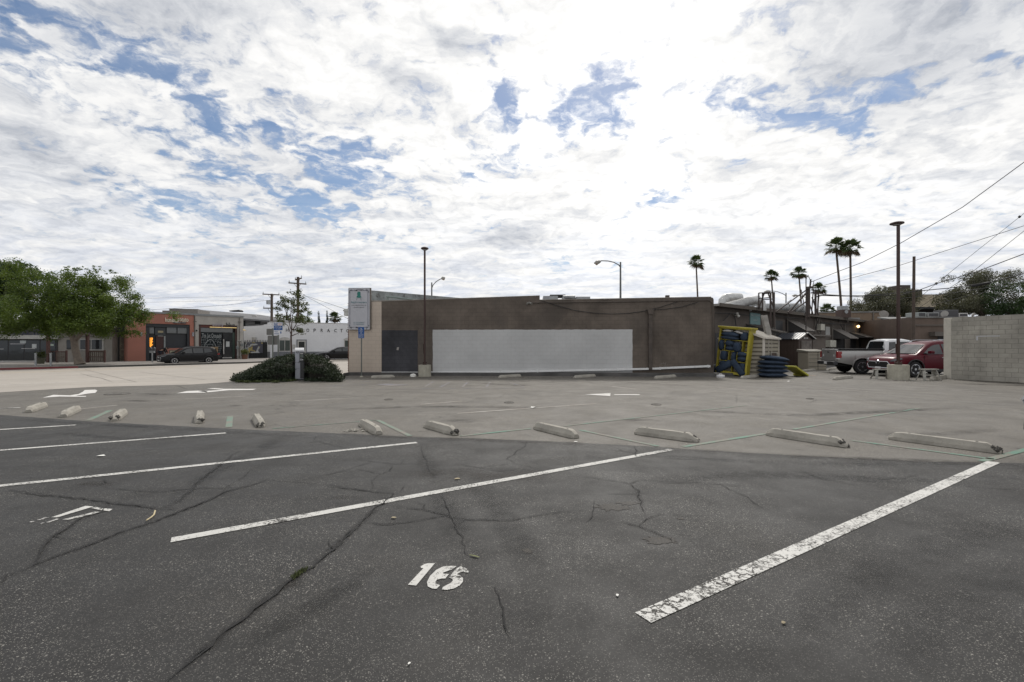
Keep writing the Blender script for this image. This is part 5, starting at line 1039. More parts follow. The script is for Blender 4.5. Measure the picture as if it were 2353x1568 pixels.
# ---- white building
p0w, p1w = Vector((ray(1069,53.9),53.9)), Vector((ray(1390,58.2),58.2)); dw = (p1w-p0w).normalized()
Wh = Fac(tuple(p0w), tuple(p0w+dw*16), 'white_building', 'long white building with grey base and thin black lettering, behind the planted island', 'building')
m_ww = cmu('white_painted_block', (.66,.665,.68), .92, var=.04, stain=.04, bump=.35, blockvar=.01, bw=.5, bh=.25); m_gb = mat('grey_base_paint', (.16,.165,.18), .8, var=.06)
zt_ = Wh.z(1100,1290); q = MB(); q.prismy([(Wh.x(1069),.01),(16,.01),(16,zt_),(Wh.x(1079),zt_),(Wh.x(1079),zt_),(Wh.x(1069),zt_-.15)], 0, .3); q.build('wall', m_ww, Wh.o); q = MB(); q.box(0,16,.31,10,0,zt_-.25); q.build('body', m_ww, Wh.o)
q = MB(); q.box(Wh.x(1069), 16, -.03, -.003, .01, Wh.z(1150,1408)); q.build('grey_base', m_gb, Wh.o); q = MB(); q.box(Wh.x(1078), 16, -.04, .34, zt_, zt_+.07); q.build('coping', m_wht, Wh.o)
m_bl2 = mat('black_letters', (.02,.02,.022), .5)
LET = [('C',1120,11),('H',1149,10),('I',1175,2.2),('R',1203,9),('O',1231,11.5),('P',1259,9),('R',1287.5,9),('A',1314,11),('C',1342,10.5),('T',1366,9.5),('O',1391,11.5)]
for ch_, px, w in LET:
    if ch_ == 'C' and px < 1130: continue
    ctext(ch_, Wh.x(px+w/2)-Wh.x(px-w/2), .40, m_bl2, Wh.o, (Wh.x(px),-.03,Wh.z(px,1321+(px-1150)*.011)), ext=.03, name='letter')
q = MB(); a_, b_ = Wh.x(1116), Wh.x(1162); zc_ = Wh.z(1140,1360); q.prismy([(a_+(b_-a_)*(.5-.5*math.cos(t)), zc_+.30*math.sin(t)) for t in [math.pi*i/12 for i in range(13)]], -.05, -.004); q.build('window_arch', m_wht, Wh.o)
for a, b in (((1116,1360),(1162,1406)), ((1377,1361),(1420,1400))): window(Wh, a, b, frame=m_wht, fw=.07, mull=1, gl_=glass('office_glass',(.05,.065,.06),.12))
q = MB(); a_, b_ = Wh.x(1374), Wh.x(1424); q.prismy([(a_+(b_-a_)*(.5-.5*math.cos(t)), Wh.z(1400,1361)+.30*math.sin(t)) for t in [math.pi*i/12 for i in range(13)]], -.05, -.004); q.build('window_arch', m_wht, Wh.o)
do = Wh.part('door', m_gb, (1186,1359), (1227,1430), -.06, -.003); Wh.part('door_leaf', m_wht, (1190,1363), (1223,1430), -.10, -.062, do); Wh.part('door_pane', m_gl, (1195,1368), (1218,1400), -.12, -.102, do)
Wh.part('notice_plaque', m_wht, (1170,1379), (1182,1396), -.03, -.004)
L_ = Fac((ray(972,54.6),54.6), (ray(1079,53.7),53.7), 'white_side_wall', 'stepped white wall above the iron gate, joined to the lettered building', 'wall')
q = MB(); q.prismy([(0,0),(L_.L,0),(L_.L,L_.z(1079,1290)),(L_.x(1080),L_.z(1080,1290)),(L_.x(1067),L_.z(1067,1291)),(L_.x(1067),L_.z(1067,1298)),(L_.x(1052),L_.z(1052,1299)),(L_.x(1052),L_.z(1052,1302)),(L_.x(1008),L_.z(1008,1305)),(0,L_.z(972,1306))], .1, .4); q.build('wall', m_ww, L_.o)
L_.part('grey_base', m_gb, (1068,1408),(1079,1436), .06,.098); L_.part('wall_vent', m_wht, (1007,1350),(1021,1362), -.1,.098)
q = MB(); a = [Vector((L_.x(x_,-1),-1.0-yo,L_.z(x_,y_,-1))) for x_,y_,yo in ((965,1312,0),(965,1327,1),(1002,1323,.6))]; q.add(a+[v+Vector((0,.02,-.02)) for v in a], [(0,1,2),(3,5,4),(0,3,4,1),(1,4,5,2),(2,5,3,0)]); tag(q.build('sun_sail', mat('ochre_canvas',(.50,.36,.15),.8), L_.o))
# ---- houses and roofs behind
m_shg = mat('grey_shingle', (.155,.155,.16), .9, var=.15, scale=3, bump=.4, bscale=12); m_hs = mat('grey_siding', (.24,.245,.25), .85, var=.06); 
Hs = thing('shingle_house', 'grey shingle-roofed two storey house behind the grey shop', 'house', (ray(880,72),72,0))
def hz(name, m_, pts, Yf, th=8, par=None):
    v = [P(x,y,Yf)-Hs.location for x,y in pts]; q = MB(); q.prismy([(a.x, a.z) for a in v], Yf-72, Yf-72+th); return q.build(name, m_, par or Hs)
hz('wall', m_hs, [(940,1269),(1135,1281),(1135,1400),(940,1400)], 72)
q = MB(); q.X = Matrix.Translation(-Hs.location); a, b, c, d = P(772,1259,70.5), P(1160,1288,70.5), P(1110,1271,79), P(800,1240,82); dn = Vector((0,0,-.25)); c2_ = P(1040,1260,80)
q.add([a,b,c,c2_,d,a+dn,b+dn,c+dn,c2_+dn,d+dn], [(0,1,2,3,4),(9,8,7,6,5),(0,5,6,1),(1,6,7,2),(2,7,8,3),(3,8,9,4),(4,9,5,0)]); q.build('roof', m_shg, Hs)
hz('window', m_gl, [(1019,1284.5),(1041,1285.5),(1041,1298),(1019,1298)], 71.9, .05); hz('window', m_gl, [(974,1284),(981,1284),(981,1306),(974,1306)], 71.9, .05); hz('window', m_gl, [(1070,1286),(1082,1286),(1082,1301),(1070,1300)], 71.9, .05)
hz('balcony_rail', m_fas, [(980,1289),(1110,1281),(1110,1282.2),(980,1290.4)], 71, .05); hz('balcony_rail', m_fas, [(980,1299.5),(1110,1292),(1110,1293.2),(980,1301)], 71, .05)
hz('roof_hatch', m_fas, [(916,1243),(955,1240),(960,1245),(957,1248),(918,1247)], 74, 1); hz('skylight', m_wht, [(1004,1261),(1022,1262),(1029,1269),(1010,1268)], 73, .1)
Ht = Fac((ray(676,62),62), (ray(792,63),63), 'rooftop_room', 'plain beige flat-topped block rising behind the coral shop', 'building'); m_bb = mat('beige_block', (.20,.185,.17), .88, var=.08)
q = MB(); Ht.box(q, (677,1236),(791,1400), 0, 5); q.build('wall', m_bb, Ht.o); q = MB(); Ht.box(q, (649,1243),(677,1400), .5, 4); q.build('annex', m_bb, Ht.o)
q = MB(); Ht.box(q, (676,1235),(728,1238), -.05, 2); q.build('coping', m_trimg, Ht.o)
# far low blocks so that no bare horizon shows
for i, (x0, x1, t_, Yf, c_) in enumerate([(-900,700,1330,95,(.2,.19,.18)), (1000,1500,1345,110,(.25,.25,.25)), (3200,5200,1300,120,(.14,.12,.10)), (1400,3300,1350,150,(.2,.2,.2))]):
    f = Fac((ray(x0,Yf),Yf), (ray(x1,Yf),Yf), 'distant_building', ['long low distant block far behind the beige shop','distant low block behind the white building','distant brown block behind the tan building','distant low block far behind the brown building'][i], 'building'); q = MB(); f.box(q, (x0,t_),(x1,1450), 0, 10); q.build('wall', mat('distant%d'%i, c_, .9), f.o)
# ================= lamps, signs, pay station
m_dk = mat('dark_bronze_paint', (.050,.027,.022), .45, .3, var=.1); m_cyl = mat('cast_base_concrete', (.35,.33,.27), .88, var=.12, scale=5, bump=.35, bscale=30, streak=.2, dirt=.2)
def lot_lamp(px, ybase, r, hb_, ytop, w, label, head, hx=0):
    c = G(px, ybase); c.y += r; c.x = ray(px, c.y); o = thing('parking_lamp', label, 'lamp post', c, 0, 'dark lamp posts in the car park')
    q = MB(); q.lathe([(r*1.02,0),(r,.03),(r*.99,hb_-.03),(r*.96,hb_),(.01,hb_)], 32); q.build('concrete_base', m_cyl, o, smooth=True)
    zt = EYE+(HZ-ytop)/FP*c.y; q = MB(); q.box(-w/2,w/2,-w/2,w/2,hb_+.02,zt); q.build('pole', m_dk, o, bevel=.012); q = MB(); q.box(-w,w,-w,w,hb_,hb_+.09); q.build('base_plate', m_dk, o, bevel=.01)
    for sx_ in (-1,1):
        for sy_ in (-1,1): q = MB(); q.lathe([(.018,hb_+.09),(.018,hb_+.13),(.001,hb_+.14)], 8, (sx_*w*.8,sy_*w*.8,0)); q.build('anchor_bolt', m_dk, o)
    q = MB(); q.lathe([(w*.6,zt-.05),(head*.7,zt-.03),(head*.98,zt+.0),(head,zt+.03),(head*.93,zt+.06),(head*.5,zt+.095),(.02,zt+.10)], 24, (hx,0,0)); h = q.build('lamp_head', m_dk, o, smooth=True)
    q = MB(); q.lathe([(head*.55,zt-.06),(head*.55,zt-.035)], 20, (hx,0,0)); q.build('lens', mat('lamp_lens', (.35,.33,.30), .3), h)
    q = MB(); q.box(-w*.75,-w*.5-.005,-.06,.06,1.15,1.6); q.build('access_cover', m_dk, o)
    return o
lot_lamp(1699, 1508, .31, .57, 997, .088, 'slim dark lamp post on a round concrete base before the slate patch', .19)
lot_lamp(3593, 1521, .40, .66, 897, .10, 'thick dark lamp post on a round concrete base before the red car', .27, -.06)
m_post = mat('galvanised_post', (.17,.18,.165), .6, .4, var=.15, dirt=.2); m_al = mat('sign_back', (.16,.155,.145), .55, .5, var=.08)
m_sb = mat('sign_blue', (.01,.075,.26), .45, var=.03); m_sw = mat('sign_white', (.66,.66,.67), .5, var=.03); m_sr = mat('sign_red', (.45,.05,.04), .5)
def rrect(x0, x1, z0, z1, r, n=5):
    out = []
    for cx, cz_, a0 in ((x1-r,z1-r,0),(x0+r,z1-r,1.5708),(x0+r,z0+r,3.1416),(x1-r,z0+r,4.7124)):
        for i in range(n+1): a = a0+1.5708*i/n; out.append((cx+r*math.cos(a), cz_+r*math.sin(a)))
    return out
Yc = 21.6
def signpost(px, Y, ztop, label, rz=0): 
    o = thing('sign_post', label, 'sign post', (ray(px,Y),Y,0), rz); q = MB(); q.box(-.03,.03,-.02,.02,0,ztop); q.build('post', m_post, o, bevel=.006); return o
def zy(y, Y): return EYE+(HZ-y)/FP*Y
o = signpost(1091, Yc+.3, zy(1314,Yc+.3), 'steel post carrying the grey backs of two signs, above the dark shrubbery')
for a, b in (((1065,1316),(1098,1341)), ((1069.5,1343.5),(1110,1380))):
    q = MB(); k = (Yc+.3)/FP; q.prismy(rrect((a[0]-1091)*k, (b[0]-1091)*k, zy(b[1],Yc+.3), zy(a[1],Yc+.3), .04), .022, .03); q.build('sign_panel', m_al, o)
Yp = 20.9; o = signpost(1113, Yp, zy(1300,Yp), 'steel post with a blue and white parking sign reading pay here'); k = Yp/FP
x0, x1, z0, z1 = (1096-1113)*k, (1132.5-1113)*k, zy(1341,Yp), zy(1290,Yp)
q = MB(); q.prismy(rrect(x0,x1,z0,z1,.03), -.034, -.024); sp_ = q.build('sign_panel', m_sw, o)
zm = z0+(z1-z0)*.375; q = MB(); q.prismy([(x0+.01,zm),(x1-.01,zm),(x1-.01,z1-.02),(x0+.01,z1-.02)], -.038, -.0345); q.build('blue_field', m_sb, sp_)
q = MB(); xc, zc_ = x0+.085, z1-.095
ring = [(math.cos(i/20*6.283), math.sin(i/20*6.283)) for i in range(21)]
q.tube([(xc+.066*a, -.040, zc_+.066*b) for a, b in ring], .008, 5); q.build('printed_circle', m_sw, sp_)
ctext('P', .06, .09, m_sw, sp_, (xc+.004,-.0405,zc_), ext=.002); q = MB(); q.box(x1-.235,x1-.02,-.041,-.0385,z1-.155,z1-.035); q.build('small_panel', m_sw, sp_)
for i, t_ in enumerate(('PUBLIC','PARKING')): ctext(t_, .17, .032, m_sr, sp_, (x1-.128,-.043,z1-.07-.05*i), ext=.001)
for i, (t_, w) in enumerate((('CHECK YOUR',.27),('SPACE NUMBER',.35),('AT CURB',.19))): ctext(t_, w, .034, m_sw, sp_, ((x0+x1)/2,-.0405,z1-.195-.055*i), ext=.001)
ctext('PAY', .15, .062, m_sb, sp_, (x0+.12,-.037,zm-.062), ext=.002); ctext('HERE', .21, .062, m_sb, sp_, (x0+.135,-.037,zm-.155), ext=.002)
q = MB(); ax = x1-.085; q.prismy([(ax-.02,zm-.05),(ax+.02,zm-.05),(ax+.02,zm-.11),(ax+.04,zm-.11),(ax,zm-.165),(ax-.04,zm-.11),(ax-.02,zm-.11)], -.038, -.0345); q.build('printed_arrow', m_sb, sp_)
c = G(1446,1509); Ys = c.y; o = thing('sign_post', 'steel post with a blue accessible parking sign before the cream wall', 'sign post', c); k = Ys/FP
q = MB(); q.tube([(0,0,0),(0,0,zy(1352,Ys))], .03, 8); q.build('post', m_post, o, smooth=True); q = MB(); q.lathe([(.10,0),(.08,.03),(.04,.06)], 10); q.build('footing', m_cyl, o)
x0, x1, z0, z1 = -11.8*k, 11.8*k, zy(1354,Ys), zy(1309.5,Ys); q = MB(); q.prismy(rrect(x0,x1,z0,z1,.02), -.045, -.036); sp_ = q.build('sign_panel', m_sb, o)
q = MB(); zz = z1-.10
q.tube([(-.012,-.049,zz+.062),(-.012,-.049,zz+.062+.001)], .016, 8); q.bar((-.012,-.049,zz+.05),(-.008,-.049,zz-.008),.016,.004,up=(0,1,0)); q.bar((-.010,-.049,zz+.02),(.03,-.049,zz+.02),.012,.004,up=(0,1,0)); q.bar((-.008,-.049,zz-.008),(.034,-.049,zz-.008),.014,.004,up=(0,1,0)); q.bar((.034,-.049,zz-.005),(.05,-.049,zz-.05),.014,.004,up=(0,1,0)); q.bar((.05,-.049,zz-.05),(.066,-.049,zz-.042),.012,.004,up=(0,1,0))
q.tube([(-.012+.05*math.cos(a), -.049, zz-.02+.05*math.sin(a)) for a in [1.9+i*.33 for i in range(14)]], .006, 5); q.build('wheelchair_symbol', m_sw, sp_)
for i, (t_, w, h) in enumerate((('PARKING',.16,.028),('ONLY',.09,.028),('FOR',.07,.028),('ACCESSIBLE',.22,.026))): ctext(t_, w, h, m_sw, sp_, (0,-.0475,z1-.215-.042*i), ext=.001)
q = MB(); q.box(x0+.01,x1-.01,-.0485,-.0455,z0+.152,z0+.158); q.build('printed_rule', m_sw, sp_)
for i, (t_, w) in enumerate((('MINIMUM',.20),('FINE $250',.23))): ctext(t_, w, .034, m_sw, sp_, (0,-.0475,z0+.105-.06*i), ext=.001)
# pay station
c = G(1198,1522); o = thing('pay_station', 'grey pay station with dark control face and pale slanted cap, before the dark shrubbery', 'pay station', c, R(24))
m_pg = mat('pale_grey_paint', (.36,.37,.41), .4, var=.04); m_pd = mat('dark_face', (.035,.036,.038), .35); H_ = zy(1392,c.y)
q = MB(); q.box(-.17,.17,-.14,.16,.06,H_-.16); q.build('body', m_pg, o, bevel=.02); q = MB(); q.box(-.18,.18,-.15,.17,0,.07); q.build('plinth', m_pd, o)
q = MB(); q.prismx([(-.16,H_-.16),(.17,H_-.16),(.17,H_-.06),(.13,H_),(-.06,H_-.005),(-.16,H_-.09)], -.18, .18); q.build('cap', m_sw, o, bevel=.012)
q = MB(); q.box(.171,.20,-.12,.15,.10,H_-.20); f_ = q.build('control_face', m_pd, o, bevel=.01); q = MB(); q.box(.03,.171,-.165,-.141,.10,H_-.2); q.build('front_strip', m_pd, o)
def pb(n_, a, b, za, zb_, m_): q = MB(); q.box(a, b, -.185, -.166, za, zb_); q.build(n_, m_, o)
q = MB(); q.box(.0,.165,-.175,-.141,H_-.62,H_-.2); q.build('console', m_pd, o, bevel=.006)
pb('display', .02,.15,H_-.42,H_-.30, mat('grey_screen',(.10,.12,.10),.2)); pb('slot_label', .02,.15,H_-.27,H_-.235, m_wht); pb('keypad', .03,.09,H_-.56,H_-.47, mat('steel_keys',(.3,.3,.3),.4,.6)); pb('button', .11,.14,H_-.54,H_-.5, m_sw)
q = MB(); q.tube([(-.08+.045*a, -.152, H_-.19+.045*b) for a, b in ring], .008, 5); q.build('printed_circle', m_fas, o); ctext('P', .04,.06, m_fas, o, (-.08,-.143,H_-.19), ext=.004)
q = MB(); q.box(-.16,.0,-.144,-.139,.52,.526); q.box(-.16,.0,-.144,-.139,.78,.785); q.build('panel_seam', m_fas, o); q = MB(); q.lathe([(.018,-.02),(.018,0),(.001,0)], 8, (-.01,-.14,.8), axis='y'); q.build('lock', m_fas, o)
# trash by the base
o = thing('litter_bag', 'crumpled white plastic bag lying at the lamp base before the slate patch', 'litter', G(1653,1507)); rr = random.Random(5); q = MB()
n1, n2 = 12, 7; vs = [((.17+rr.uniform(-.04,.03))*math.cos(6.283*i/n1)*math.sin(.2+1.4*j/6+.0), (.12+rr.uniform(-.03,.02))*math.sin(6.283*i/n1)*math.sin(.2+1.4*j/6), max(.0,(.13+rr.uniform(-.03,.03))*math.cos(.2+1.37*j/6))) for j in range(n2) for i in range(n1)]
q.add(vs, [(j*n1+i, (j+1)*n1+i, (j+1)*n1+(i+1)%n1, j*n1+(i+1)%n1) for j in range(n2-1) for i in range(n1)]+[tuple(range(n1))]); q.build('bag', m_paper, o)
# ================= street lamps, utility poles, wires
m_sl = mat('street_lamp_steel', (.12,.125,.12), .5, .4); m_slh = mat('lamp_housing', (.30,.29,.27), .5)
def street_lamp(px, ytop, Y, pts, head, label):
    o = thing('street_lamp', label, 'street lamp', (ray(px,Y),Y,0), 0, 'cobra head street lamps'); k = Y/FP; q = MB(); q.tube([(0,0,0),(0,0,zy(ytop,Y))], [.13,.07], 8); q.build('pole', m_sl, o, smooth=True)
    q = MB(); q.tube([((a-px)*k,0,zy(b,Y)) for a, b in pts], .045, 6); q.build('arm', m_sl, o, smooth=True)
    (hx, hy), (tx, ty) = head; q = MB(); a, b = Vector(((hx-px)*k,0,zy(hy,Y))), Vector(((tx-px)*k,0,zy(ty,Y))); q.tube([a, a.lerp(b,.25), a.lerp(b,.6), b], [.06,.16,.2,.05], 10); h = q.build('lamp_head', m_slh, o, smooth=True)
    q = MB(); q.lathe([(.01,-.12),(.10,-.08),(.13,.0)], 10, tuple(a.lerp(b,.62)-Vector((0,0,.13)))); q.build('lens', mat('amber_lens', (.30,.22,.16), .3), h, smooth=True)
street_lamp(1727, 1131, 51, [(1727,1155),(1733,1140),(1745,1127),(1760,1118),(1768,1115)], ((1764,1116),(1781,1112)), 'street lamp curving right behind the building, nearest the slim lamp post')
street_lamp(2482, 1049, 41, [(2482,1070),(2474,1060),(2455,1050),(2432,1045),(2405,1044),(2396,1047)], ((2404,1046),(2376,1054)), 'tall street lamp arching left above the brown building roof')
street_lamp(3144, 1172, 63, [(3144,1184),(3130,1175),(3110,1168),(3090,1165),(3080,1166)], ((3083,1166),(3056,1168)), 'street lamp arching left above the rusty steel frame')
street_lamp(3228, 1200, 75, [(3228,1192),(3210,1187),(3190,1182)], ((3190,1182),(3168,1184)), 'far street lamp pointing left beside the pole cluster')
m_pw = mat('creosote_pole', (.085,.065,.052), .9, var=.25, scale=3, streak=.3)
def ins(q, x, z): q.lathe([(.05,0),(.03,.08),(.07,.1),(.03,.2),(.02,.3)], 8, (x,0,z))
def upole(px, ytop, Y, arms, label, r=.16, lean=0):
    o = thing('utility_pole', label, 'utility pole', (ray(px,Y),Y,0), 0, 'wooden utility poles'); k = Y/FP; q = MB(); q.tube([(0,0,0),(lean,0,zy(ytop,Y))], [r*1.25,r], 10); q.build('pole', m_pw, o, smooth=True)
    for a, b, ya, yb in arms:
        q = MB(); A_, B_ = Vector(((a-px)*k,-.15,zy(ya,Y))), Vector(((b-px)*k,-.15,zy(yb,Y))); q.bar(A_, B_, .14, .14); ar = q.build('crossarm', m_pw, o)
        for t in (.03,.97): q = MB(); v = A_.lerp(B_,t); ins(q, v.x, v.z+.06); q.V = [(x,y-.15,z) for x,y,z in q.V]; q.build('insulator', m_gal, ar)
        q = MB(); mid = A_.lerp(B_,.5)
        for t in (.3,.7): v = A_.lerp(B_,t); q.bar(v, mid-Vector((0,0,.6)), .04,.04)
        q.build('brace', m_pw, ar)
    return o
u1 = upole(1087, 1176, 64, [(1053,1120,1178,1181),(1056,1112,1234,1234)], 'utility pole with transformer left of the small tree, lower of the two')
q = MB(); k = 64/FP; q.tube([((1083-1087)*k-.1,-.4,zy(1219,64)),((1083-1087)*k-.1,-.4,zy(1203,64))], .28, 12); q.build('transformer', m_gal, u1, smooth=True)
upole(1192, 1109, 58, [(1157,1227,1133,1138),(1183,1209,1121,1114)], 'taller utility pole rising behind the small island tree')
upole(3652, 1027, 26, [], 'bare weathered wooden pole right of the thick lamp post', r=.068, lean=.06)
# pole cluster on the right
pc = thing('pole_cluster', 'dark cluster of poles, struts and conduits rising from the brown roof', 'utility pole', P(3240,1262,31)); q = MB()
for a, b, w, Y in (((3232,1150),(3232,1270),.30,31),((3243,1118),(3240,1150),.12,31),((3262,1160),(3262,1262),.16,31.5),((3248,1190),(3274,1262),.10,31.5),((3236,1212),(3254,1262),.10,31.5),((3224,1098),(3224,1345),.07,29.5),((3253,1160),(3246,1262),.08,31.4),((3277,1180),(3270,1258),.05,31.6)):
    p_, r_ = rel(pc, P(*a,Y), P(*b,Y)); q.bar(p_, r_, w*.62, w*.62)
q.build('pole', m_rust, pc); q = MB()
for a, b, w in (((3232,1156),(3105,1248),.09),((3232,1165),(3152,1252),.13),((3228,1205),(3155,1256),.10),((3244,1172),(3280,1172),.10),((3228,1152),(3250,1150),.22),((3205,1160),(3217,1225),.06)):
    p_, r_ = rel(pc, P(*a,31), P(*b,30.4)); q.bar(p_, r_, w*.65, w*.65)
q.build('strut', m_rust, pc); q = MB()
for pts in ([(3224,1120),(3232,1100),(3240,1120)], [(3243,1130),(3256,1125),(3250,1150)], [(3165,1200),(3150,1210),(3160,1225),(3140,1240)], [(3215,1230),(3205,1245),(3222,1250),(3218,1262)], [(3255,1200),(3270,1185),(3300,1180),(3340,1183)], [(3250,1210),(3262,1190),(3290,1183)]):
    q.tube(rel(pc, *[P(a,b,30.8) for a, b in pts]), .022, 5)
q.build('cable', m_blk, pc, smooth=True)
def wire(pts, r_, label, Y0, Y1, sag=0, name='power_line'):
    n = len(pts); W_ = [P(a,b,Y0+(Y1-Y0)*i/(n-1)) for i, (a,b) in enumerate(pts)]; out = []
    for i in range(n-1):
        for t in range(6): f = t/6; v = W_[i].lerp(W_[i+1], f); v.z -= sag*4*f*(1-f); out.append(v)
    out.append(W_[-1]); q = MB(); q.tube(out, r_, 5); return tag(q.build(name, m_blk, None, smooth=True), label, 'power line', 'overhead cables')
wire([(3246,1128),(3450,1050),(3600,975),(3850,830),(4130,625)], .018, 'highest thin cable from the pole cluster past the thick lamp post to upper right', 30, 20)
wire([(3285,1145),(3600,1062),(4140,890)], .014, 'second thin cable rising gently behind the thick lamp post to the right edge', 31, 24)
wire([(3690,1182),(3745,1135),(3900,1010),(4140,820)], .010, 'thin steep cable with two small weights crossing the sky at the right edge', 26, 22)
wire([(3670,1235),(3850,1120),(4140,890)], .012, 'steep thin cable ending low behind the wooden pole', 27, 22)
wire([(3285,1178),(3430,1186),(3600,1181),(3680,1160),(3750,1134),(3900,1090),(4140,1000)], .020, 'thick black cable sagging left then rising to the right edge', 30, 20)
wire([(3290,1183),(3450,1184),(3600,1172),(3800,1153),(3960,1130),(4140,1085)], .022, 'thick black cable carrying a long splice sleeve before the right tree', 30, 20)
wire([(3290,1184),(3600,1195),(3790,1176),(3960,1150),(4140,1105)], .014, 'thin cable just below the cable with the sleeve', 30, 20)
wire([(3660,1245),(3790,1204),(3960,1165),(4140,1118)], .012, 'lowest thin cable before the tiled roof and right tree', 27, 21)
wire([(400,1248),(575,1242),(900,1222),(1088,1200)], .018, 'lower cable coming from the left to the transformer pole', 60, 64); wire([(300,1185),(600,1194),(1056,1184)], .012, 'upper thin cable from the left to the transformer pole arm', 60, 64); wire([(300,1202),(600,1210),(1056,1200)], .012, 'middle thin cable from the left to the transformer pole', 60, 64)
wire([(1112,1204),(1205,1190),(1218,1184)], .012, 'short cable between the two poles behind the small tree', 64, 58); wire([(1216,1182),(1390,1240)], .016, 'cable running down from the taller pole to the banner, upper one', 58, 40); wire([(1216,1182),(1392,1276)], .016, 'steepest cable running down from the taller pole to the banner', 58, 40)
q = MB(); q.tube([P(3888,1146,25.2),P(3958,1131,24.6)], .065, 8); tag(q.build('splice_sleeve', m_blk), 'fat black splice sleeve on the cable before the right tree', 'cable sleeve')
for px, py, lb in ((3745,1135,'small dark weight where cables cross, left of the right tree'), (4078,868,'small dark weight on the steep cable near the right edge')):
    v = P(px,py,24.5); q = MB(); q.lathe([(.02,-.07),(.07,0),(.02,.07)], 8, tuple(v)); tag(q.build('cable_weight', m_blk), lb, 'cable fitting', 'cable weights')
# ================= sheds
def shed(o, w, d, he, ha, m_w, m_r, m_trim, ribs, slats, door=None):
    """local x along the eave side, y along the gable side; corner at origin; eave wall on y=0"""
    q = MB(); q.prismx([(0,0),(d,0),(d,he),(d/2,ha),(0,he)], 0, w); q.build('walls', mat('shed_groove', (.13,.115,.09), .8), o)
    q = MB()
    if slats:
        for i in range(int(he/slats)):
            z = .02+i*slats
            q.bar((0,-.012,z+slats*.5),(w,-.012,z+slats*.5),.02,slats*.62); q.bar((-.012,0,z+slats*.5),(-.012,d,z+slats*.5),.02,slats*.62)
            q.bar((w+.012,0,z+slats*.5),(w+.012,d,z+slats*.5),.02,slats*.62)
    q.V and q.build('cladding', m_w, o)
    sl = (ha-he)/(d/2); ov = .10; q = MB()
    for sg in (0,1):
        y0, y1 = (-ov, d/2) if sg == 0 else (d+ov, d/2); z0 = he-ov*sl+.02; z1 = ha+.02
        q.add([(-ov,y0,z0),(w+ov,y0,z0),(w+ov,y1,z1),(-ov,y1,z1),(-ov,y0,z0+.035),(w+ov,y0,z0+.035),(w+ov,y1,z1+.035),(-ov,y1,z1+.035)], [(0,3,2,1),(4,5,6,7),(0,1,5,4),(1,2,6,5),(2,3,7,6),(3,0,4,7)])
    rf = q.build('roof', m_r, o); q = MB(); n = int((w+2*ov)/ribs)
    for i in range(n+1):
        x = -ov+.02+i*(w+2*ov-.04)/n
        for sg in (0,1):
            y0, y1 = (-ov, d/2) if sg == 0 else (d+ov, d/2); q.bar((x,y0,he-ov*sl+.065),(x,y1,ha+.065),.08,.02)
    q.build('roof_ribs', m_trim, rf)
    q = MB()
    for x in (-ov-.012, w+ov+.012):
        q.bar((x,-ov,he-ov*sl+.03),(x,d/2,ha+.03),.02,.09); q.bar((x,d+ov,he-ov*sl+.03),(x,d/2,ha+.03),.02,.09)
    q.bar((-ov,-ov-.012,he-ov*sl+.03),(w+ov,-ov-.012,he-ov*sl+.03),.02,.07); q.build('roof_trim', m_trim, o)
    for x, y in ((0,0),(w,0),(0,d),(w,d)): q = MB(); q.box(x-.045,x+.045,y-.045,y+.045,0,he); q.build('corner_post', m_trim if slats else m_w, o)
c = G(3055,1509); m_bs = mat('beige_shed', (.30,.27,.215), .7, var=.06, dirt=.15); m_bt = mat('beige_shed_trim', (.55,.51,.45), .6, var=.05, dirt=.1); m_br = mat('dark_shed_roof', (.035,.035,.037), .5)
o = thing('garden_shed', 'beige clapboard metal shed with striped roof, right of the yellow bookcase', 'shed', c, R(48)); shed(o, 2.9, 2.0, zy(1352,c.y)-.02, zy(1352,c.y)+.38, m_bs, m_br, m_bt, .23, .20)
for x in (.85,1.45): q = MB(); q.box(x-.015,x+.015,-.034,-.003,.05,1.8); q.build('door_seam', m_bt, o)
c = G(3193,1474); o = thing('garden_shed', 'brown corrugated metal shed with pale-scratched sliding door and black ribbed roof', 'shed', c, R(120))
m_bw = mat('brown_shed', (.062,.042,.034), .6, var=.12, dirt=.15); m_rib = mat('shed_roof_rib', (.20,.21,.24), .45, .3)
w, d, he, ha = 1.5, 1.75, zy(1357,c.y), zy(1340,c.y)+.10
# ridge runs along x; the door is in the gable end at x=0, seen from the front right
q = MB(); q.prismx([(0,0),(-d,0),(-d,he),(-d/2,ha),(0,he)], 0, w); q.build('walls', m_bw, o); q = MB()
for i in range(15): x = .05+i*.098; q.box(x,x+.05,.003,.024,.03,he-.02)
for i in range(3): y = -.08-i*.07; q.box(-.022,-.003,y,y+.045,.03,he-.02)
q.build('ribbing', mat('brown_rib', (.085,.062,.05), .6, var=.1), o)
q = MB(); y0, y1 = .12, -d/2
for ya in (.12, -d-.12):
    zz = he-.03; q.add([(-.15,ya,zz),(w+.1,ya,zz),(w+.1,-d/2,ha+.02),(-.15,-d/2,ha+.02),(-.15,ya,zz+.03),(w+.1,ya,zz+.03),(w+.1,-d/2,ha+.05),(-.15,-d/2,ha+.05)], [(0,3,2,1),(4,5,6,7),(0,1,5,4),(1,2,6,5),(2,3,7,6),(3,0,4,7)])
rf = q.build('roof', mat('black_roof', (.02,.022,.028), .35), o); q = MB()
for i in range(9): x = -.14+i*.2; q.bar((x,.12,he+.02),(x,-d/2,ha+.07),.03,.02); q.bar((x,-d-.12,he+.02),(x,-d/2,ha+.06),.03,.02)
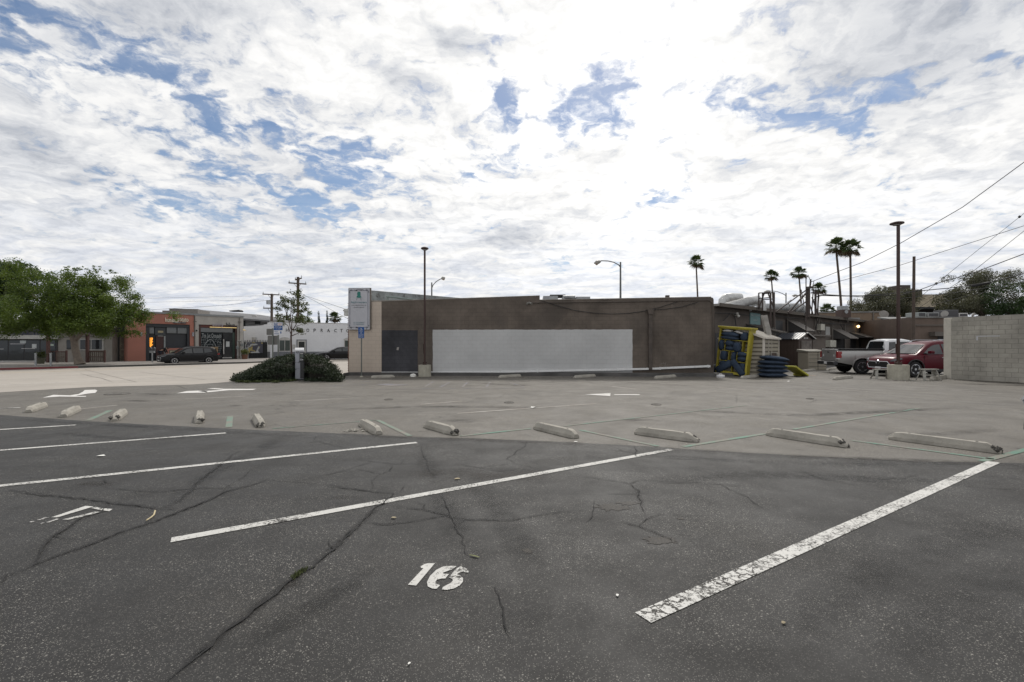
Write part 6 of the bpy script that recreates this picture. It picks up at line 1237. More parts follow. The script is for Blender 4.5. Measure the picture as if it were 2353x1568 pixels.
q.build('roof_ribs', m_rib, rf); q = MB(); q.bar((-.17,.14,he+.02),(-.17,-d/2,ha+.06),.03,.06); q.bar((-.17,-d-.14,he+.02),(-.17,-d/2,ha+.06),.03,.06); q.build('gable_trim', m_wht, o)
dm2 = mat('scratched_door', (.10,.078,.065), .55, var=.2, scale=2, streak=0.0); q = MB(); q.box(-.06,-.026,-1.5,-.25,.06,he-.1); d_ = q.build('door', dm2, o); q = MB()
for i in range(13): y = -1.47+i*.092; q.box(-.075,-.061,y,y+.03,.08,he-.12)
q.build('door_ribs', mat('bleached_rib', (.24,.22,.20), .6, var=.4, scale=3), d_); q = MB(); q.lathe([(.03,0),(.03,.02)], 8); q.V = [(-.085+z_*0, -1.0+x_, 1.05+y_) for x_,y_,z_ in q.V]; q.box(-.10,-.076,-1.03,-.97,1.0,1.1); q.build('latch', m_wht, d_)
q = MB()
for y in (-.72,-1.03): q.box(-.04,-.01,y-.10,y+.10,he+.02,he+.12)
q.build('vent_plate', m_wht, o)
# beige storage box
c = G(3233,1482); o = thing('storage_box', 'low beige storage cabinet with sloping lid behind the pickup tail', 'storage box', c, R(12)); q = MB(); q.box(0,1.35,0,.8,0,1.12); q.build('cabinet', m_bs, o, bevel=.02)
q = MB(); q.prismx([(-.06,1.125),(.86,1.125),(.86,1.30),(-.06,1.19)], -.05, 1.42); q.build('lid', mat('box_lid', (.22,.205,.17), .7, dirt=.3), o, bevel=.02); q = MB()
for i in range(4): q.box(.03,1.32,-.012,-.002,.22+i*.24,.235+i*.24)
q.box(.70,.72,-.014,-.003,.03,1.1); q.build('panel_groove', m_fas, o)
# planks and boards
m_pk = mat('weathered_plank', (.30,.285,.26), .85, var=.2, scale=4, streak=.3, dirt=.3)
for a, b, w, lb, Y in (((3047,1262),(3062,1335),.10,'thin grey board leaning behind the beige shed, left of the wider plank',24.8), ((3059,1262),(3077,1340),.26,'wide grey weathered plank leaning behind the beige shed',24.6)):
    q = MB(); q.bar(P(*a,Y), P(*b,Y-.2), .04, w, up=(1,0,0)); 
    tag(q.build('leaning_plank', m_pk, bevel=.004), lb, 'plank', 'grey planks behind the beige shed')
bd = thing('leaning_board', 'small framed dark wooden board leaning on the beige shed above the navy cushions', 'board', P(3109,1520,22.9)+Vector((0,0,0)), R(20)); q = MB(); q.X = Matrix.Rotation(R(-8),4,'X'); q.box(-.17,.17,0,.03,.9,1.33); q.build('panel', mat('dark_plywood', (.07,.045,.035), .8, var=.4, dirt=.4), bd); q = MB(); q.X = Matrix.Rotation(R(-8),4,'X')
q.box(-.20,-.17,-.01,.04,.0,1.36); q.box(.17,.20,-.01,.04,.0,1.36); q.box(-.17,.17,-.01,.04,1.33,1.36); q.build('frame', m_pk, bd)
m_yw = mat('yellow_green_paint', (.42,.40,.05), .6, var=.12, dirt=.2)
q = MB(); a, b = G(3212,1506), P(3160,1466,22.6); q.bar(a+Vector((0,0,.05)), b, .62, .10, up=(0,0,1)); tag(q.build('yellow_board', m_yw, bevel=.03), 'long yellow-green padded board leaning against the navy cushion stack', 'board', 'yellow-green boards')
q = MB(); c = G(3213,1506); q.box(c.x-.25,c.x+.28,c.y+.0,c.y+.45,.004,.12); tag(q.build('yellow_board', m_yw, bevel=.04), 'short yellow-green padded block lying flat on the ground', 'board', 'yellow-green boards')
# ================= bookcase and cushions
m_yb = mat('yellow_bookcase_paint', (.38,.32,.03), .6, var=.16, scale=2, dirt=.3, streak=.25); m_navy2 = mat('navy_cloth', (.036,.052,.080), .9, var=.15, scale=5, bump=.3, bscale=120, spec=.2); m_white2 = mat('white_cushion_cloth', (.45,.44,.43), .9, var=.1, scale=6, dirt=.35)
cR = G(2984.6,1508); BW, BD, BH = 1.55, .55, 2.38
MBk = Matrix.Translation(cR+Vector((0,0,.01))) @ Matrix.Rotation(R(-50),4,'Z') @ Matrix.Rotation(R(6),4,'Y')
bk = thing('bookcase', 'leaning bright yellow bookcase stuffed with navy cushions', 'bookcase', mw=MBk)
def bx(name, m_, x0, x1, y0, y1, z0, z1, bev=.008): q = MB(); q.box(x0,x1,y0,y1,z0,z1); return q.build(name, m_, bk, bevel=bev)
bx('side_panel', m_yb, -BW, -BW+.08, 0, BD, 0, BH-.08); bx('side_panel', m_yb, -.10, 0, 0, BD, 0, BH-.08); bx('top_board', m_yb, -BW-.07, .07, -.07, BD+.03, BH-.08, BH); bx('cornice', m_yb, -BW-.03, .03, -.035, BD, BH-.13, BH-.082); bx('bottom_board', m_yb, -BW+.101, -.101, 0, BD, .0, .12); bx('back_panel', mat('dark_yellow_back', (.16,.12,.02), .8), -BW+.101, -.101, BD-.03, BD-.005, .121, BH-.14)
ix0, ix1 = -BW+.101, -.101; iw = ix1-ix0; SH = [.12, .66, 1.17, 1.72, BH-.14]
for z in SH[1:4]: bx('shelf', m_yb, ix0, ix1, .02, BD-.03, z-.03, z)
for r_, u in ((2,.18),(2,.82),(1,.36),(1,.66),(0,.51)):
    bx('divider', m_yb, ix0+iw*u-.012, ix0+iw*u+.012, .02, BD-.03, SH[r_]+.001, SH[r_+1]-.032)
def pillow_mesh(name, w, h, t, m_, seed=0, sagg=0, n=16, pinch=.16):
    rnd_ = .42 if w < .6 else .22
    rr = random.Random(seed); vs = []; ph = rr.uniform(0,6)
    for s_ in (1,-1):
        for j in range(n+1):
            for i in range(n+1):
                u, v = 2*i/n-1, 2*j/n-1
                th = (max(0,1-abs(u)**2.4)*max(0,1-abs(v)**2.4))**.5
                ed = (1-pinch*.4*(1-abs(v)**2)*(abs(u)**4))*math.sqrt(1-rnd_*v*v); ed2 = (1-pinch*.4*(1-abs(u)**2)*(abs(v)**4))*math.sqrt(1-rnd_*u*u)
                wr = .05*math.sin(7*u+ph)*math.sin(5*v+ph*2)*(abs(u)+abs(v))*.5
                z = s_*t/2*(th*(1+wr)) - sagg*(u*u)*.5
                vs.append((u*w/2*ed, v*h/2*ed2, z))
    k = (n+1)**2; fs = [(j*(n+1)+i, j*(n+1)+i+1, (j+1)*(n+1)+i+1, (j+1)*(n+1)+i) for j in range(n) for i in range(n)]
    fs += [tuple(x+k for x in f[::-1]) for f in fs]; q = MB(); q.add(vs, fs); 
    rim = [(i,0) for i in range(n)]+[(n,j) for j in range(n)]+[(n-i,n) for i in range(n)]+[(0,n-j) for j in range(n)]
    q2 = MB(); q2.tube([vs[j*(n+1)+i] for i, j in rim]+[vs[0]], .009, 5)
    return q, q2
def cushion(M4, w, h, t, label, m_=None, seed=0, sagg=0, group='navy cushions in the yellow bookcase', cat='cushion'):
    m_ = m_ or m_navy2; o = thing('cushion', label, cat, mw=M4, group=group); q, q2 = pillow_mesh('c', w, h, t, m_, seed, sagg); q.build('cover', m_, o, smooth=True); q2.build('piping', m_, o, smooth=True); return o
def inb(u, v, w, h, t, roll, label, m_=None, seed=0, flat=False, y=.13):
    t *= 1.4; w *= 1.07; h *= 1.07; y -= .02
    """cushion centred at (u,v) of the bookcase front; upright ones face the front"""
    M_ = MBk @ Matrix.Translation((ix0+iw*u, y, v)) @ Matrix.Rotation(roll,4,'Y')
    if not flat: M_ = M_ @ Matrix.Rotation(R(90),4,'X')
    return cushion(M_, w, h, t, label, m_, seed)
T = True
inb(.33,1.97,.88,.5,.22,R(3),'long navy cushion on the top shelf, upper of the two flat ones',None,1,T,.2); inb(.32,1.80,.90,.5,.16,R(2),'long navy cushion flat on the top shelf, lower of the two',None,2,T,.2); inb(.83,1.93,.36,.42,.22,R(-4),'square navy cushion standing upright at the right of the top shelf',None,3)
inb(.20,2.14,.50,.35,.10,R(-1),'white stained cushion lying on top at the upper left of the bookcase',m_white2,4,T,.16); inb(.66,2.10,.46,.35,.09,R(10),'white cushion tucked at the upper middle of the bookcase',m_white2,5,T,.16)
inb(.04,1.41,.24,.50,.20,R(-4),'narrow navy cushion bulging from the left of the second row',None,6,y=.04); inb(.34,1.53,.46,.34,.22,R(6),'plump navy cushion lying over another in the second row',None,7,T,.12); inb(.38,1.28,.46,.4,.17,R(2),'flat navy cushion at the bottom of the second row',None,8,T,.14); inb(.64,1.38,.36,.48,.20,R(-8),'square navy cushion drooping out right of centre in the second row',None,9,y=.02)
inb(.17,.90,.32,.50,.24,R(2),'tall round navy cushion at the left of the third row',None,10,y=.07); inb(.54,.90,.22,.46,.22,R(6),'slim navy cushion in the middle cell of the third row',None,11,y=.10); inb(.84,1.05,.46,.4,.18,R(3),'navy cushion poking out right in the third row, upper one',None,12,T,.08); inb(.84,.83,.40,.4,.20,R(2),'navy cushion at the right of the third row, lower one',None,13,T,.12)
inb(.16,.47,.36,.34,.22,R(-20),'round navy cushion at the left of the bottom row',None,14,y=.14); inb(.22,.33,.88,.34,.17,R(-36),'long navy cushion slanting down to the left in the bottom row',None,15,y=.02); inb(.74,.38,.92,.30,.17,R(48),'long navy cushion slanting down to the right in the bottom row',None,16,y=.0); inb(.88,.42,.30,.46,.20,R(-6),'navy cushion wedged upright at the lower right corner of the bookcase',None,17,y=.16)
cs = G(3112,1513); 
for i, (dx, tt, lb) in enumerate([(0,.24,'bottom navy cushion of the outdoor stack'), (.02,.22,'second navy cushion from the bottom of the outdoor stack'), (-.0,.22,'middle navy cushion of the outdoor stack'), (.03,.22,'fourth navy cushion from the bottom of the outdoor stack'), (.09,.22,'top navy cushion of the outdoor stack, sloping down to the right')]):
    cushion(Matrix.Translation((cs.x+dx, cs.y+.50, .115+i*.198)) @ Matrix.Rotation(R(8-i*3),4,'Z') @ Matrix.Rotation(R((0,1,2,3,7)[i]),4,'Y'), 1.24, .95, tt*1.12, lb, None, 30+i, .02*(i>2), 'navy cushions stacked before the beige shed')
q, q2 = pillow_mesh('h', .6, .5, .5, None, 44); Mh = Matrix.Translation(P(2858,1479,24.0)) @ Matrix.Rotation(R(35),4,'Y'); q.X = None; q.V = [tuple(Mh@Vector(v)) for v in q.V]; tag(q.build('cushion', mat('black_navy_cloth', (.014,.018,.028), .9), smooth=True), 'dark cushion heaped in the corner left of the yellow bookcase', 'cushion')
# white pail
c = G(2888,1512); o = thing('plastic_lid', 'low white plastic tub with handle under the left corner of the bookcase', 'tub', c+Vector((0,.15,0))); q = MB(); q.lathe([(.17,0),(.18,.02),(.19,.09),(.185,.12),(.02,.125)], 20); q.build('tub', m_sw, o, smooth=True); q = MB(); q.tube([(-.07,0,.12),(-.06,0,.17),(.06,0,.17),(.07,0,.12)], .012, 5); q.build('handle', m_sw, o)
# saw horses
def sawhorse(px, py, L, h, rz, label):
    c = G(px, py); o = thing('sawhorse', label, 'sawhorse', c+Vector((0,.15,0)), rz, 'small painted sawhorses'); m_ = mat('worn_grey_paint', (.30,.29,.26), .8, var=.25, scale=6, dirt=.5)
    q = MB(); q.box(-L/2,L/2,-.10,.10,h-.05,h); q.build('top_board', m_, o, bevel=.006)
    for sx_ in (-1,1):
        for sy_ in (-1,1): q = MB(); q.bar((sx_*(L/2-.10),sy_*.06,h-.05), (sx_*(L/2+.0),sy_*.2,0), .10, .035); q.build('leg', m_, o)
        q = MB(); q.prismx([(-.08,h-.052),(.08,h-.052),(.15,h-.28),(-.15,h-.28)], sx_*(L/2-.10)-.012, sx_*(L/2-.10)+.012); q.build('gusset', m_, o)
    q = MB(); q.bar((-L/2+.08,0,.22),(L/2-.08,0,.22),.03,.07); q.build('stretcher', m_, o)
sawhorse(3727, 1523, .80, .50, R(6), 'small grey sawhorse with draped top before the red car wheel'); sawhorse(3538, 1517, .72, .45, R(-4), 'small grey sawhorse half hidden behind the round lamp base')
# ================= vehicles (local x towards the front, y to the left, z up)
def interp(tab, x):
    if x <= tab[0][0]: return tab[0][1]
    for (a, b), (c, d) in zip(tab, tab[1:]):
        if x <= c: t = (x-a)/(c-a); return b+(d-b)*t
    return tab[-1][1]
m_tyre = mat('tyre_rubber', (.013,.013,.014), .85, var=.2); m_alloy = mat('alloy', (.50,.51,.53), .3, .8, var=.05); m_cg = glass('car_glass', (.008,.010,.011), .03); m_trim = mat('black_trim', (.014,.014,.015), .55); m_chr = mat('chrome', (.6,.6,.62), .12, 1.0, var=.02); m_well = mat('wheel_well', (.006,.006,.006), .95)
m_head = glass('headlight_glass', (.10,.105,.115), .15); m_tail = mat('tail_light', (.26,.008,.008), .25, coat=.5)
def car(S, loc, rz, label, cat, group=None):
    o = thing(S['name'], label, cat, loc, rz, group); L, hw0 = S['L'], S['W']/2; xs_w = S['wheels']; Ra = S['r']*1.16; rw = S['r']; pm = S['paint']
    top, wid, bot = S['top'], S['wid'], S['bot']
    xs = set(round(-L/2+L*i/44, 3) for i in range(45))
    for xc in xs_w:
        for i in range(17): xs.add(round(xc-Ra*math.cos(math.pi*i/16), 3))
        xs.add(round(xc-Ra-.012,3)); xs.add(round(xc+Ra+.012,3))
    xs = sorted(x for x in xs if -L/2 <= x <= L/2); xs = [x for i, x in enumerate(xs) if i == 0 or x-xs[i-1] > .008]
    rings = []
    for x in xs:
        zt = interp(top, x); w = hw0*interp(wid, x); zb = interp(bot, x); zl = zb
        for xc in xs_w:
            if abs(x-xc) < Ra: zl = max(zl, rw+math.sqrt(Ra*Ra-(x-xc)**2))
        crown = .035
        pts = [(0,zt+crown),(.45*w,zt+crown*.8),(.78*w,zt+.008),(.92*w,zt-.035),(.975*w,zt-.11),(1.0*w,zt-.26),(.995*w,(zt-.26)*.45+zb*.55),(.975*w,zb+.10),(.945*w,zb)]
        out = []
        for i, (y, z) in enumerate(pts): out.append((y, max(z, zl+(8-i)*.004) if i > 3 else max(z, zl+.02)))
        rings.append([(x,-y,z) for y, z in out[::-1]]+[(x,y,z) for y, z in out[1:]])
    m = len(rings[0]); q = MB(); q.add([v for r_ in rings for v in r_], [(i*m+k, (i+1)*m+k, (i+1)*m+k+1, i*m+k+1) for i in range(len(rings)-1) for k in range(m-1)]+[tuple(range(m)), tuple((len(rings)-1)*m+k for k in range(m))[::-1]])
    q.F = [f[::-1] for f in q.F]; body = q.build('body', pm, o, smooth=True)
    q = MB(); x0, x1 = -L/2+.12, L/2-.12; q.box(x0, x1, -hw0*.78, hw0*.78, interp(bot,0)+.02, min(.62, interp(top,0)-.15)); 
    q.build('underbody', m_well, o)
    # cabin
    for C in S['cabins']:
        zb_, zr, wb, wr = C['zb'], C['zr'], C['wb'], C['wr']; prof = C['prof']; cr = []
        for i in range(41):
            x = prof[0][0]+(prof[-1][0]-prof[0][0])*i/40; z = interp(prof, x); t = max(0,(z-zb_)/(zr-zb_)); yt = wb+(wr-wb)*t
            zz = max(z, zb_+.001); pts = [(0,zz+.025*t),(.6*yt,zz+.018*t),(.90*yt,zz-.01*t),(yt,zz-.06*t),(wb*.5+yt*.5,(zz-.06*t)*.5+zb_*.5),(wb,zb_-.03)]
            cr.append([(x,-y,z_) for y, z_ in pts[::-1]]+[(x,y,z_) for y, z_ in pts[1:]])
        m = len(cr[0]); q = MB(); q.add([v for r_ in cr for v in r_], [(i*m+k, i*m+k+1, (i+1)*m+k+1, (i+1)*m+k) for i in range(40) for k in range(m-1)]+[tuple(range(m))[::-1], tuple(40*m+k for k in range(m))]); cab = q.build('cabin', C.get('m', pm), o, smooth=True)
        def yo(z): t = (z-zb_)/(zr-.06-zb_); return wb+(wr-wb)*min(max(t,0),1)
        for poly in C['side']:
            for sg in (-1,1):
                q = MB(); vs = [(x, sg*(yo(z)+.010), z) for x, z in poly]; vs2 = [(x, sg*(yo(z)-.02), z) for x, z in poly]; n = len(poly); f = tuple(range(n))
                q.add(vs+vs2, [f if sg < 0 else f[::-1]]+[(i,(i+1)%n,n+(i+1)%n,n+i) for i in range(n)]); q.build('side_window', m_cg, o)
        for (xa, za, wa), (xb_, zb2, wb2), nm, mg in C['screens']:
            d = Vector((zb2-za, 0, -(xb_-xa))).normalized(); d = d if (d.x > 0) == (xb_ < xa) or True else d
            nrm = Vector((abs(zb2-za)*(1 if xb_ < xa else -1), 0, abs(xb_-xa))).normalized()*.016; q = MB(); vs = []
            for k_ in range(9):
                f = k_/8*2-1; bulge = .035*(1-f*f)*(1 if xb_ < xa else -1)
                vs.append(Vector((xa+bulge, f*wa, za))+nrm); vs.append(Vector((xb_+bulge, f*wb2, zb2+.012*(1-f*f)))+nrm)
            fs = [(2*i,2*i+2,2*i+3,2*i+1) for i in range(8)]; fs = fs if xb_ < xa else [f[::-1] for f in fs]; q.add(vs, fs); q.build(nm, mg or m_cg, o, smooth=True)
    # wheels
    for xc in xs_w:
        for sg in (-1,1):
            y = sg*(hw0-.12); q = MB(); tw_ = .115
            q.lathe([(rw*.62,-tw_),(rw*.93,-tw_),(rw,-tw_*.7),(rw,tw_*.7),(rw*.93,tw_),(rw*.62,tw_)], 32, (xc,y,rw), axis='y'); wh = q.build('wheel', m_tyre, o, smooth=True)
            q = MB(); yf = y+sg*(tw_-.012); R0 = rw*.64
            q.lathe([(R0,0),(R0,sg*.018),(R0*.93,sg*.02),(R0*.90,-sg*.03)] if sg > 0 else [(R0*.90,.03),(R0*.93,-.02),(R0,-.018),(R0,0)], 32, (xc,yf,rw), axis='y')
            ns = S['spokes']
            for i in range(ns):
                for da in ((-.09,.09) if S.get('split') else (0,)):
                    a = 6.283*i/ns+.3; q.bar((xc+math.cos(a)*.04,yf-sg*.012,rw+math.sin(a)*.04),(xc+math.cos(a+da)*R0*.93,yf,rw+math.sin(a+da)*R0*.93),.045 if S.get('split') else .07,.03,up=(0,1,0))
            q.tube([(xc,yf-.02,rw),(xc,yf+.02,rw)], .055, 12); q.build('rim', m_alloy, wh, smooth=False)
            q = MB(); q.lathe([(R0*.92,-.005),(R0*.92,.005)], 24, (xc,yf-sg*.05,rw), axis='y'); q.build('brake_disc', m_well, wh)
            if S.get('cladding'):
                q = MB(); pts = [(xc-Ra*1.04*math.cos(math.pi*i/18), sg*(hw0*interp(wid,xc)-.004), rw+Ra*1.04*math.sin(math.pi*i/18)) for i in range(19)]; q.tube(pts, .028, 6); q.build('arch_trim', m_trim, o, smooth=True)
    return o, lambda x: hw0*interp(wid, x)
def cbox(o, name, m_, x0, x1, y0, y1, z0, z1, bev=.01): q = MB(); q.box(x0,x1,y0,y1,z0,z1); return q.build(name, m_, o, bevel=bev)
def paintm(name, c, metal=.4, rough=.32): return mat(name, c, rough, metal, var=.03, coat=.8, dirt=0)
def suv(loc, rz, label, paint_, name='suv', sc_=1.0, spokes=10, split=False, group=None, roofrail=True, front=True):
    L = 4.85; S = dict(name=name, L=L, W=1.93, r=.37, wheels=(-1.42,1.43), paint=paint_, spokes=spokes, split=split, cladding=True,
        top=[(-L/2,.86),(-L/2+.10,1.02),(-1.9,1.08),(1.0,1.06),(1.25,1.05),(1.9,.98),(2.20,.91),(2.36,.80),(L/2,.66)],
        wid=[(-L/2,.80),(-L/2+.12,.92),(-2.0,.97),(-1.4,1.0),(1.5,1.0),(1.9,.97),(2.15,.91),(2.32,.80),(L/2,.66)],
        bot=[(-L/2,.42),(-2.1,.30),(-1.0,.24),(1.8,.24),(2.2,.26),(L/2,.32)],
        cabins=[dict(zb=1.02, zr=1.70, wb=.90, wr=.66, prof=[(-2.28,1.04),(-2.22,1.30),(-2.02,1.60),(-1.7,1.675),(-.9,1.71),(-.2,1.70),(.28,1.64),(.55,1.55),(1.36,1.04)],
            side=[[(.98,1.08),(.42,1.08),(-.05,1.08),(-.05,1.55),(.22,1.52),(.40,1.46),(.60,1.36)], [(-.14,1.08),(-.98,1.09),(-.98,1.56),(-.14,1.56)], [(-1.07,1.10),(-1.78,1.18),(-1.62,1.50),(-1.40,1.54),(-1.07,1.55)]],
            screens=[((1.27,1.10,.78),(.60,1.52,.60),'windscreen',None), ((-2.25,1.12,.70),(-2.05,1.52,.58),'rear_window',None)])])
    o, yw = car(S, loc, rz, label, 'car', group)
    for sg in (-1,1):
        q = MB(); q.prismx([(sg*.94,1.10),(sg*1.12,1.10),(sg*1.13,1.20),(sg*1.10,1.25),(sg*.98,1.24)], .62,.82); q.build('mirror', paint_, o, bevel=.02)
        if roofrail: q = MB(); q.tube([(-1.75,sg*.60,1.69),(-1.6,sg*.60,1.755),(-.2,sg*.60,1.77),(.15,sg*.60,1.72)], .018, 6); q.build('roof_rail', m_chr if spokes == 5 else m_trim, o, smooth=True)
        for xh in (.0,-1.0): cbox(o, 'door_handle', m_chr if spokes==5 else paint_, xh-.10, xh+.10, sg*(.975) if sg>0 else -.995, sg*.995 if sg>0 else -.975, .90, .93)
        for xh in (.98,-.10,-1.12): cbox(o, 'door_seam', m_well, xh-.004, xh+.004, min(sg*.93,sg*.968), max(sg*.93,sg*.968), .34, 1.0, 0)
        cbox(o, 'sill_trim', m_trim, -1.0, 1.0, min(sg*.90,sg*.962), max(sg*.90,sg*.962), .24, .38)
        q = MB(); q.add([(2.05,sg*.885,.90),(2.30,sg*.74,.84),(2.36,sg*.62,.79),(2.37,sg*.60,.71),(2.30,sg*.78,.74),(2.05,sg*.925,.84)]+[(2.0,sg*.80,.88),(2.2,sg*.66,.83),(2.26,sg*.55,.78),(2.26,sg*.55,.70),(2.2,sg*.68,.72),(2.0,sg*.82,.82)], [(0,1,2,3,4,5) if sg<0 else (5,4,3,2,1,0)]+[(i,(i+1)%6,6+(i+1)%6,6+i) for i in range(6)]); 
        q.V = [(x+.02,y*1.01,z+.01) for x,y,z in q.V]; q.build('headlight', m_head, o)
        q = MB(); q.box(-2.44,-2.2, min(sg*.62,sg*.895), max(sg*.62,sg*.895), .92, 1.02); q.build('tail_light', m_tail, o, bevel=.01)
    q = MB(); q.prismx([(-.50,.72),(.50,.72),(.60,.60),(.54,.42),(-.54,.42),(-.60,.60)], 2.30, 2.435); g_ = q.build('grille', m_trim, o, bevel=.02)
    q = MB(); pts = [(2.44,-.50,.72),(2.44,.50,.72),(2.42,.61,.60),(2.43,.54,.42),(2.43,-.54,.42),(2.42,-.61,.60),(2.44,-.50,.72)]; q.tube(pts, .018, 6); q.build('grille_surround', m_chr if spokes==5 else m_alloy, g_)
    q = MB(); q.tube([(2.45+.0, .085*math.cos(a)*1.25, .69+.085*math.sin(a)) for a in [i/16*6.283 for i in range(17)]], .014, 6); q.build('badge_ring', m_chr, g_)
    cbox(o, 'bumper_intake', m_trim, 2.2, 2.405, -.62, .62, .27, .38); cbox(o, 'number_plate', m_sw, 2.40, 2.455, -.16, .16, .375, .465); cbox(o, 'rear_plate', m_sw, -2.46, -2.40, -.16, .16, .72, .82)
    o.scale = (sc_,)*3; return o
m_red = mat('maroon_paint', (.080,.003,.010), .35, 0, var=.03, coat=.05, spec=.16); m_dkcar = mat('charcoal_paint', (.008,.008,.009), .4, 0, var=.03, coat=.06, spec=.22); m_blackcar = mat('black_car_paint', (.004,.004,.005), .35, 0, var=.03, coat=.08, spec=.22)
# red car by the block wall
fw = G(3662,1510); hd = Vector((-.996,-.087)); nn = Vector((-hd.y, hd.x))
ctr = Vector((fw.x, fw.y+.10)) - hd*1.43 + Vector((hd.y,-hd.x))*(-.85 if Vector((hd.y,-hd.x)).y < 0 else .85)
rs = suv((ctr.x, ctr.y, .004), math.atan2(hd.y, hd.x), 'maroon suv facing left with chrome grille, half hidden by the block wall', m_red, 'suv', 1.02, 5, True)
m2 = suv((0,0,0), 0, 'maroon car just showing at the right edge of the photo', m_red, 'parked_car', .92, 10, False)
hd = Vector((.94,.34)).normalized(); cc_ = Vector((6.83,5.72))+hd*2.2+Vector((hd.y,-hd.x))*.35; m2.location = (cc_.x, cc_.y, .004); m2.rotation_euler = (0,0,math.atan2(-hd.y,-hd.x))
# charcoal suv across the street: nose to the left
a, b = G(697,1460,.005), G(834,1456.5,.005); hd = (a-b).normalized(); sc1 = 1.38/1.72; mid = a.lerp(b,.5); nn = Vector((hd.y,-hd.x,0)); nn = nn if nn.y > 0 else -nn
hd = Vector((-.622,-.783,0)); kc = G(765.5,1458,.005); nn = Vector((-.783,.622,0))
suv(tuple(kc+nn*.62), math.atan2(hd.y, hd.x), 'charcoal suv parked at the far kerb before the coral shop', m_dkcar, 'suv', .84, 10, False)
# black saloon
L = 4.8; S = dict(name='saloon_car', L=L, W=1.85, r=.34, wheels=(-1.38,1.42), paint=m_blackcar, spokes=5, split=True,
   top=[(-L/2,.80),(-2.2,.96),(-1.6,.99),(1.0,.93),(1.7,.86),(2.2,.76),(L/2,.60)], wid=[(-L/2,.78),(-2.2,.92),(-1.4,1),(1.5,1),(2.1,.92),(L/2,.70)], bot=[(-L/2,.36),(-2,.25),(2,.20),(L/2,.26)],
   cabins=[dict(zb=.93, zr=1.42, wb=.84, wr=.60, prof=[(-2.0,.95),(-1.3,1.27),(-.8,1.40),(-.2,1.43),(.25,1.38),(1.15,.92)],
     side=[[(.85,.98),(-.05,.98),(-.05,1.30),(.15,1.30),(.35,1.24)], [(-.12,.98),(-1.0,1.0),(-1.0,1.26),(-.8,1.31),(-.12,1.32)], [(-1.07,1.02),(-1.45,1.04),(-1.07,1.22)]], screens=[((1.08,.97,.72),(.33,1.34,.56),'windscreen',None), ((-1.9,1.0,.66),(-1.0,1.34,.54),'rear_window',None)])])
fw = G(1299,1444,.005); hd = Vector((-.87,-.49)); ctr = Vector((fw.x,fw.y))-hd*1.42*.95+Vector((hd.y,-hd.x))*(-.8)
sl_, yw = car(S, (ctr.x,ctr.y,.005), math.atan2(hd.y,hd.x), 'black saloon car facing left behind the planted island', 'car'); sl_.scale = (.98,)*3
for sg in (-1,1):
    cbox(sl_, 'mirror', m_blackcar, .62,.78, min(sg*.88,sg*1.04), max(sg*.88,sg*1.04), .95,1.06, .02); cbox(sl_, 'headlight', m_head, 2.0,2.33, min(sg*.55,sg*.80), max(sg*.55,sg*.80), .62,.70, .02)
    cbox(sl_, 'sill_trim', m_alloy, -1.0,1.0, min(sg*.90,sg*.93), max(sg*.90,sg*.93), .22,.25)
cbox(sl_, 'window_trim', m_alloy, -1.2,.8,-.862,-.852,.955,.97)
# silver pickup
m_sil = paintm('silver_paint', (.34,.335,.325), .4, .38); m_silw = paintm('pale_silver_paint', (.62,.63,.64), .2, .35)
L = 5.6; S = dict(name='pickup_truck', L=L, W=1.98, r=.385, wheels=(-1.62,1.80), paint=m_sil, spokes=5, split=False,
   top=[(-L/2,1.30),(-.55,1.30),(-.54,1.14),(1.1,1.12),(1.9,1.08),(2.5,1.02),(L/2,.90)], wid=[(-L/2,.975),(-2.6,.985),(2.2,.985),(2.6,.93),(L/2,.84)], bot=[(-L/2,.62),(-2.2,.50),(-1,.40),(2.2,.40),(L/2,.45)],
   cabins=[dict(zb=1.10, zr=1.86, wb=.93, wr=.74, m=m_silw, prof=[(-.54,1.12),(-.52,1.35),(-.40,1.80),(-.15,1.86),(.55,1.86),(.80,1.80),(1.55,1.12)],
     side=[[(1.10,1.19),(.15,1.19),(.15,1.72),(.66,1.72)], [(.05,1.22),(-.33,1.22),(-.25,1.70),(.05,1.72)]], screens=[((1.46,1.17,.80),(.84,1.75,.66),'windscreen',None), ((-.52,1.22,.76),(-.41,1.74,.64),'rear_window',None)])])
fw = G(3447,1497); hd = Vector((.985,-.174)); lf = Vector((-hd.y,hd.x)); ctr = Vector((fw.x,fw.y))+hd*1.62+lf*.90
pk, yw = car(S, (ctr.x,ctr.y,.004), math.atan2(hd.y,hd.x), 'silver pickup truck facing right with red tail light, behind the maroon car', 'truck')
q = MB(); q.box(-2.70,-.60,-.86,.86,1.20,1.342); q.build('bed_well', m_well, pk)
for sg in (-1,1):
    cbox(pk, 'bed_rail', m_trim, -2.78,-.56, min(sg*.82,sg*.955), max(sg*.82,sg*.955), 1.30,1.355); cbox(pk, 'tail_light', m_tail, -2.83,-2.60, min(sg*.80,sg*.972), max(sg*.80,sg*.972), .84,1.20, .02)
    cbox(pk, 'reverse_light', m_sw, -2.835,-2.62, min(sg*.81,sg*.965), max(sg*.81,sg*.965), .78,.835); q = MB()
    for i in range(18):
        a0, a1 = math.pi*i/18, math.pi*(i+1)/18; q.bar((-1.62-.475*math.cos(a0),sg*.985,.385+.475*math.sin(a0)), (-1.62-.475*math.cos(a1),sg*.985,.385+.475*math.sin(a1)), .03,.045,up=(0,1,0))
    q.build('wheel_flare', m_sil, pk)
    cbox(pk, 'mirror', m_trim, .95,1.10, min(sg*.93,sg*1.18), max(sg*.93,sg*1.18), 1.20,1.42, .03)
tg = cbox(pk, 'tailgate', m_sil, -2.835,-2.78,-.79,.79,.68,1.325,.02); cbox(tg, 'latch', m_trim, -2.85,-2.836,-.10,.10,1.13,1.20)
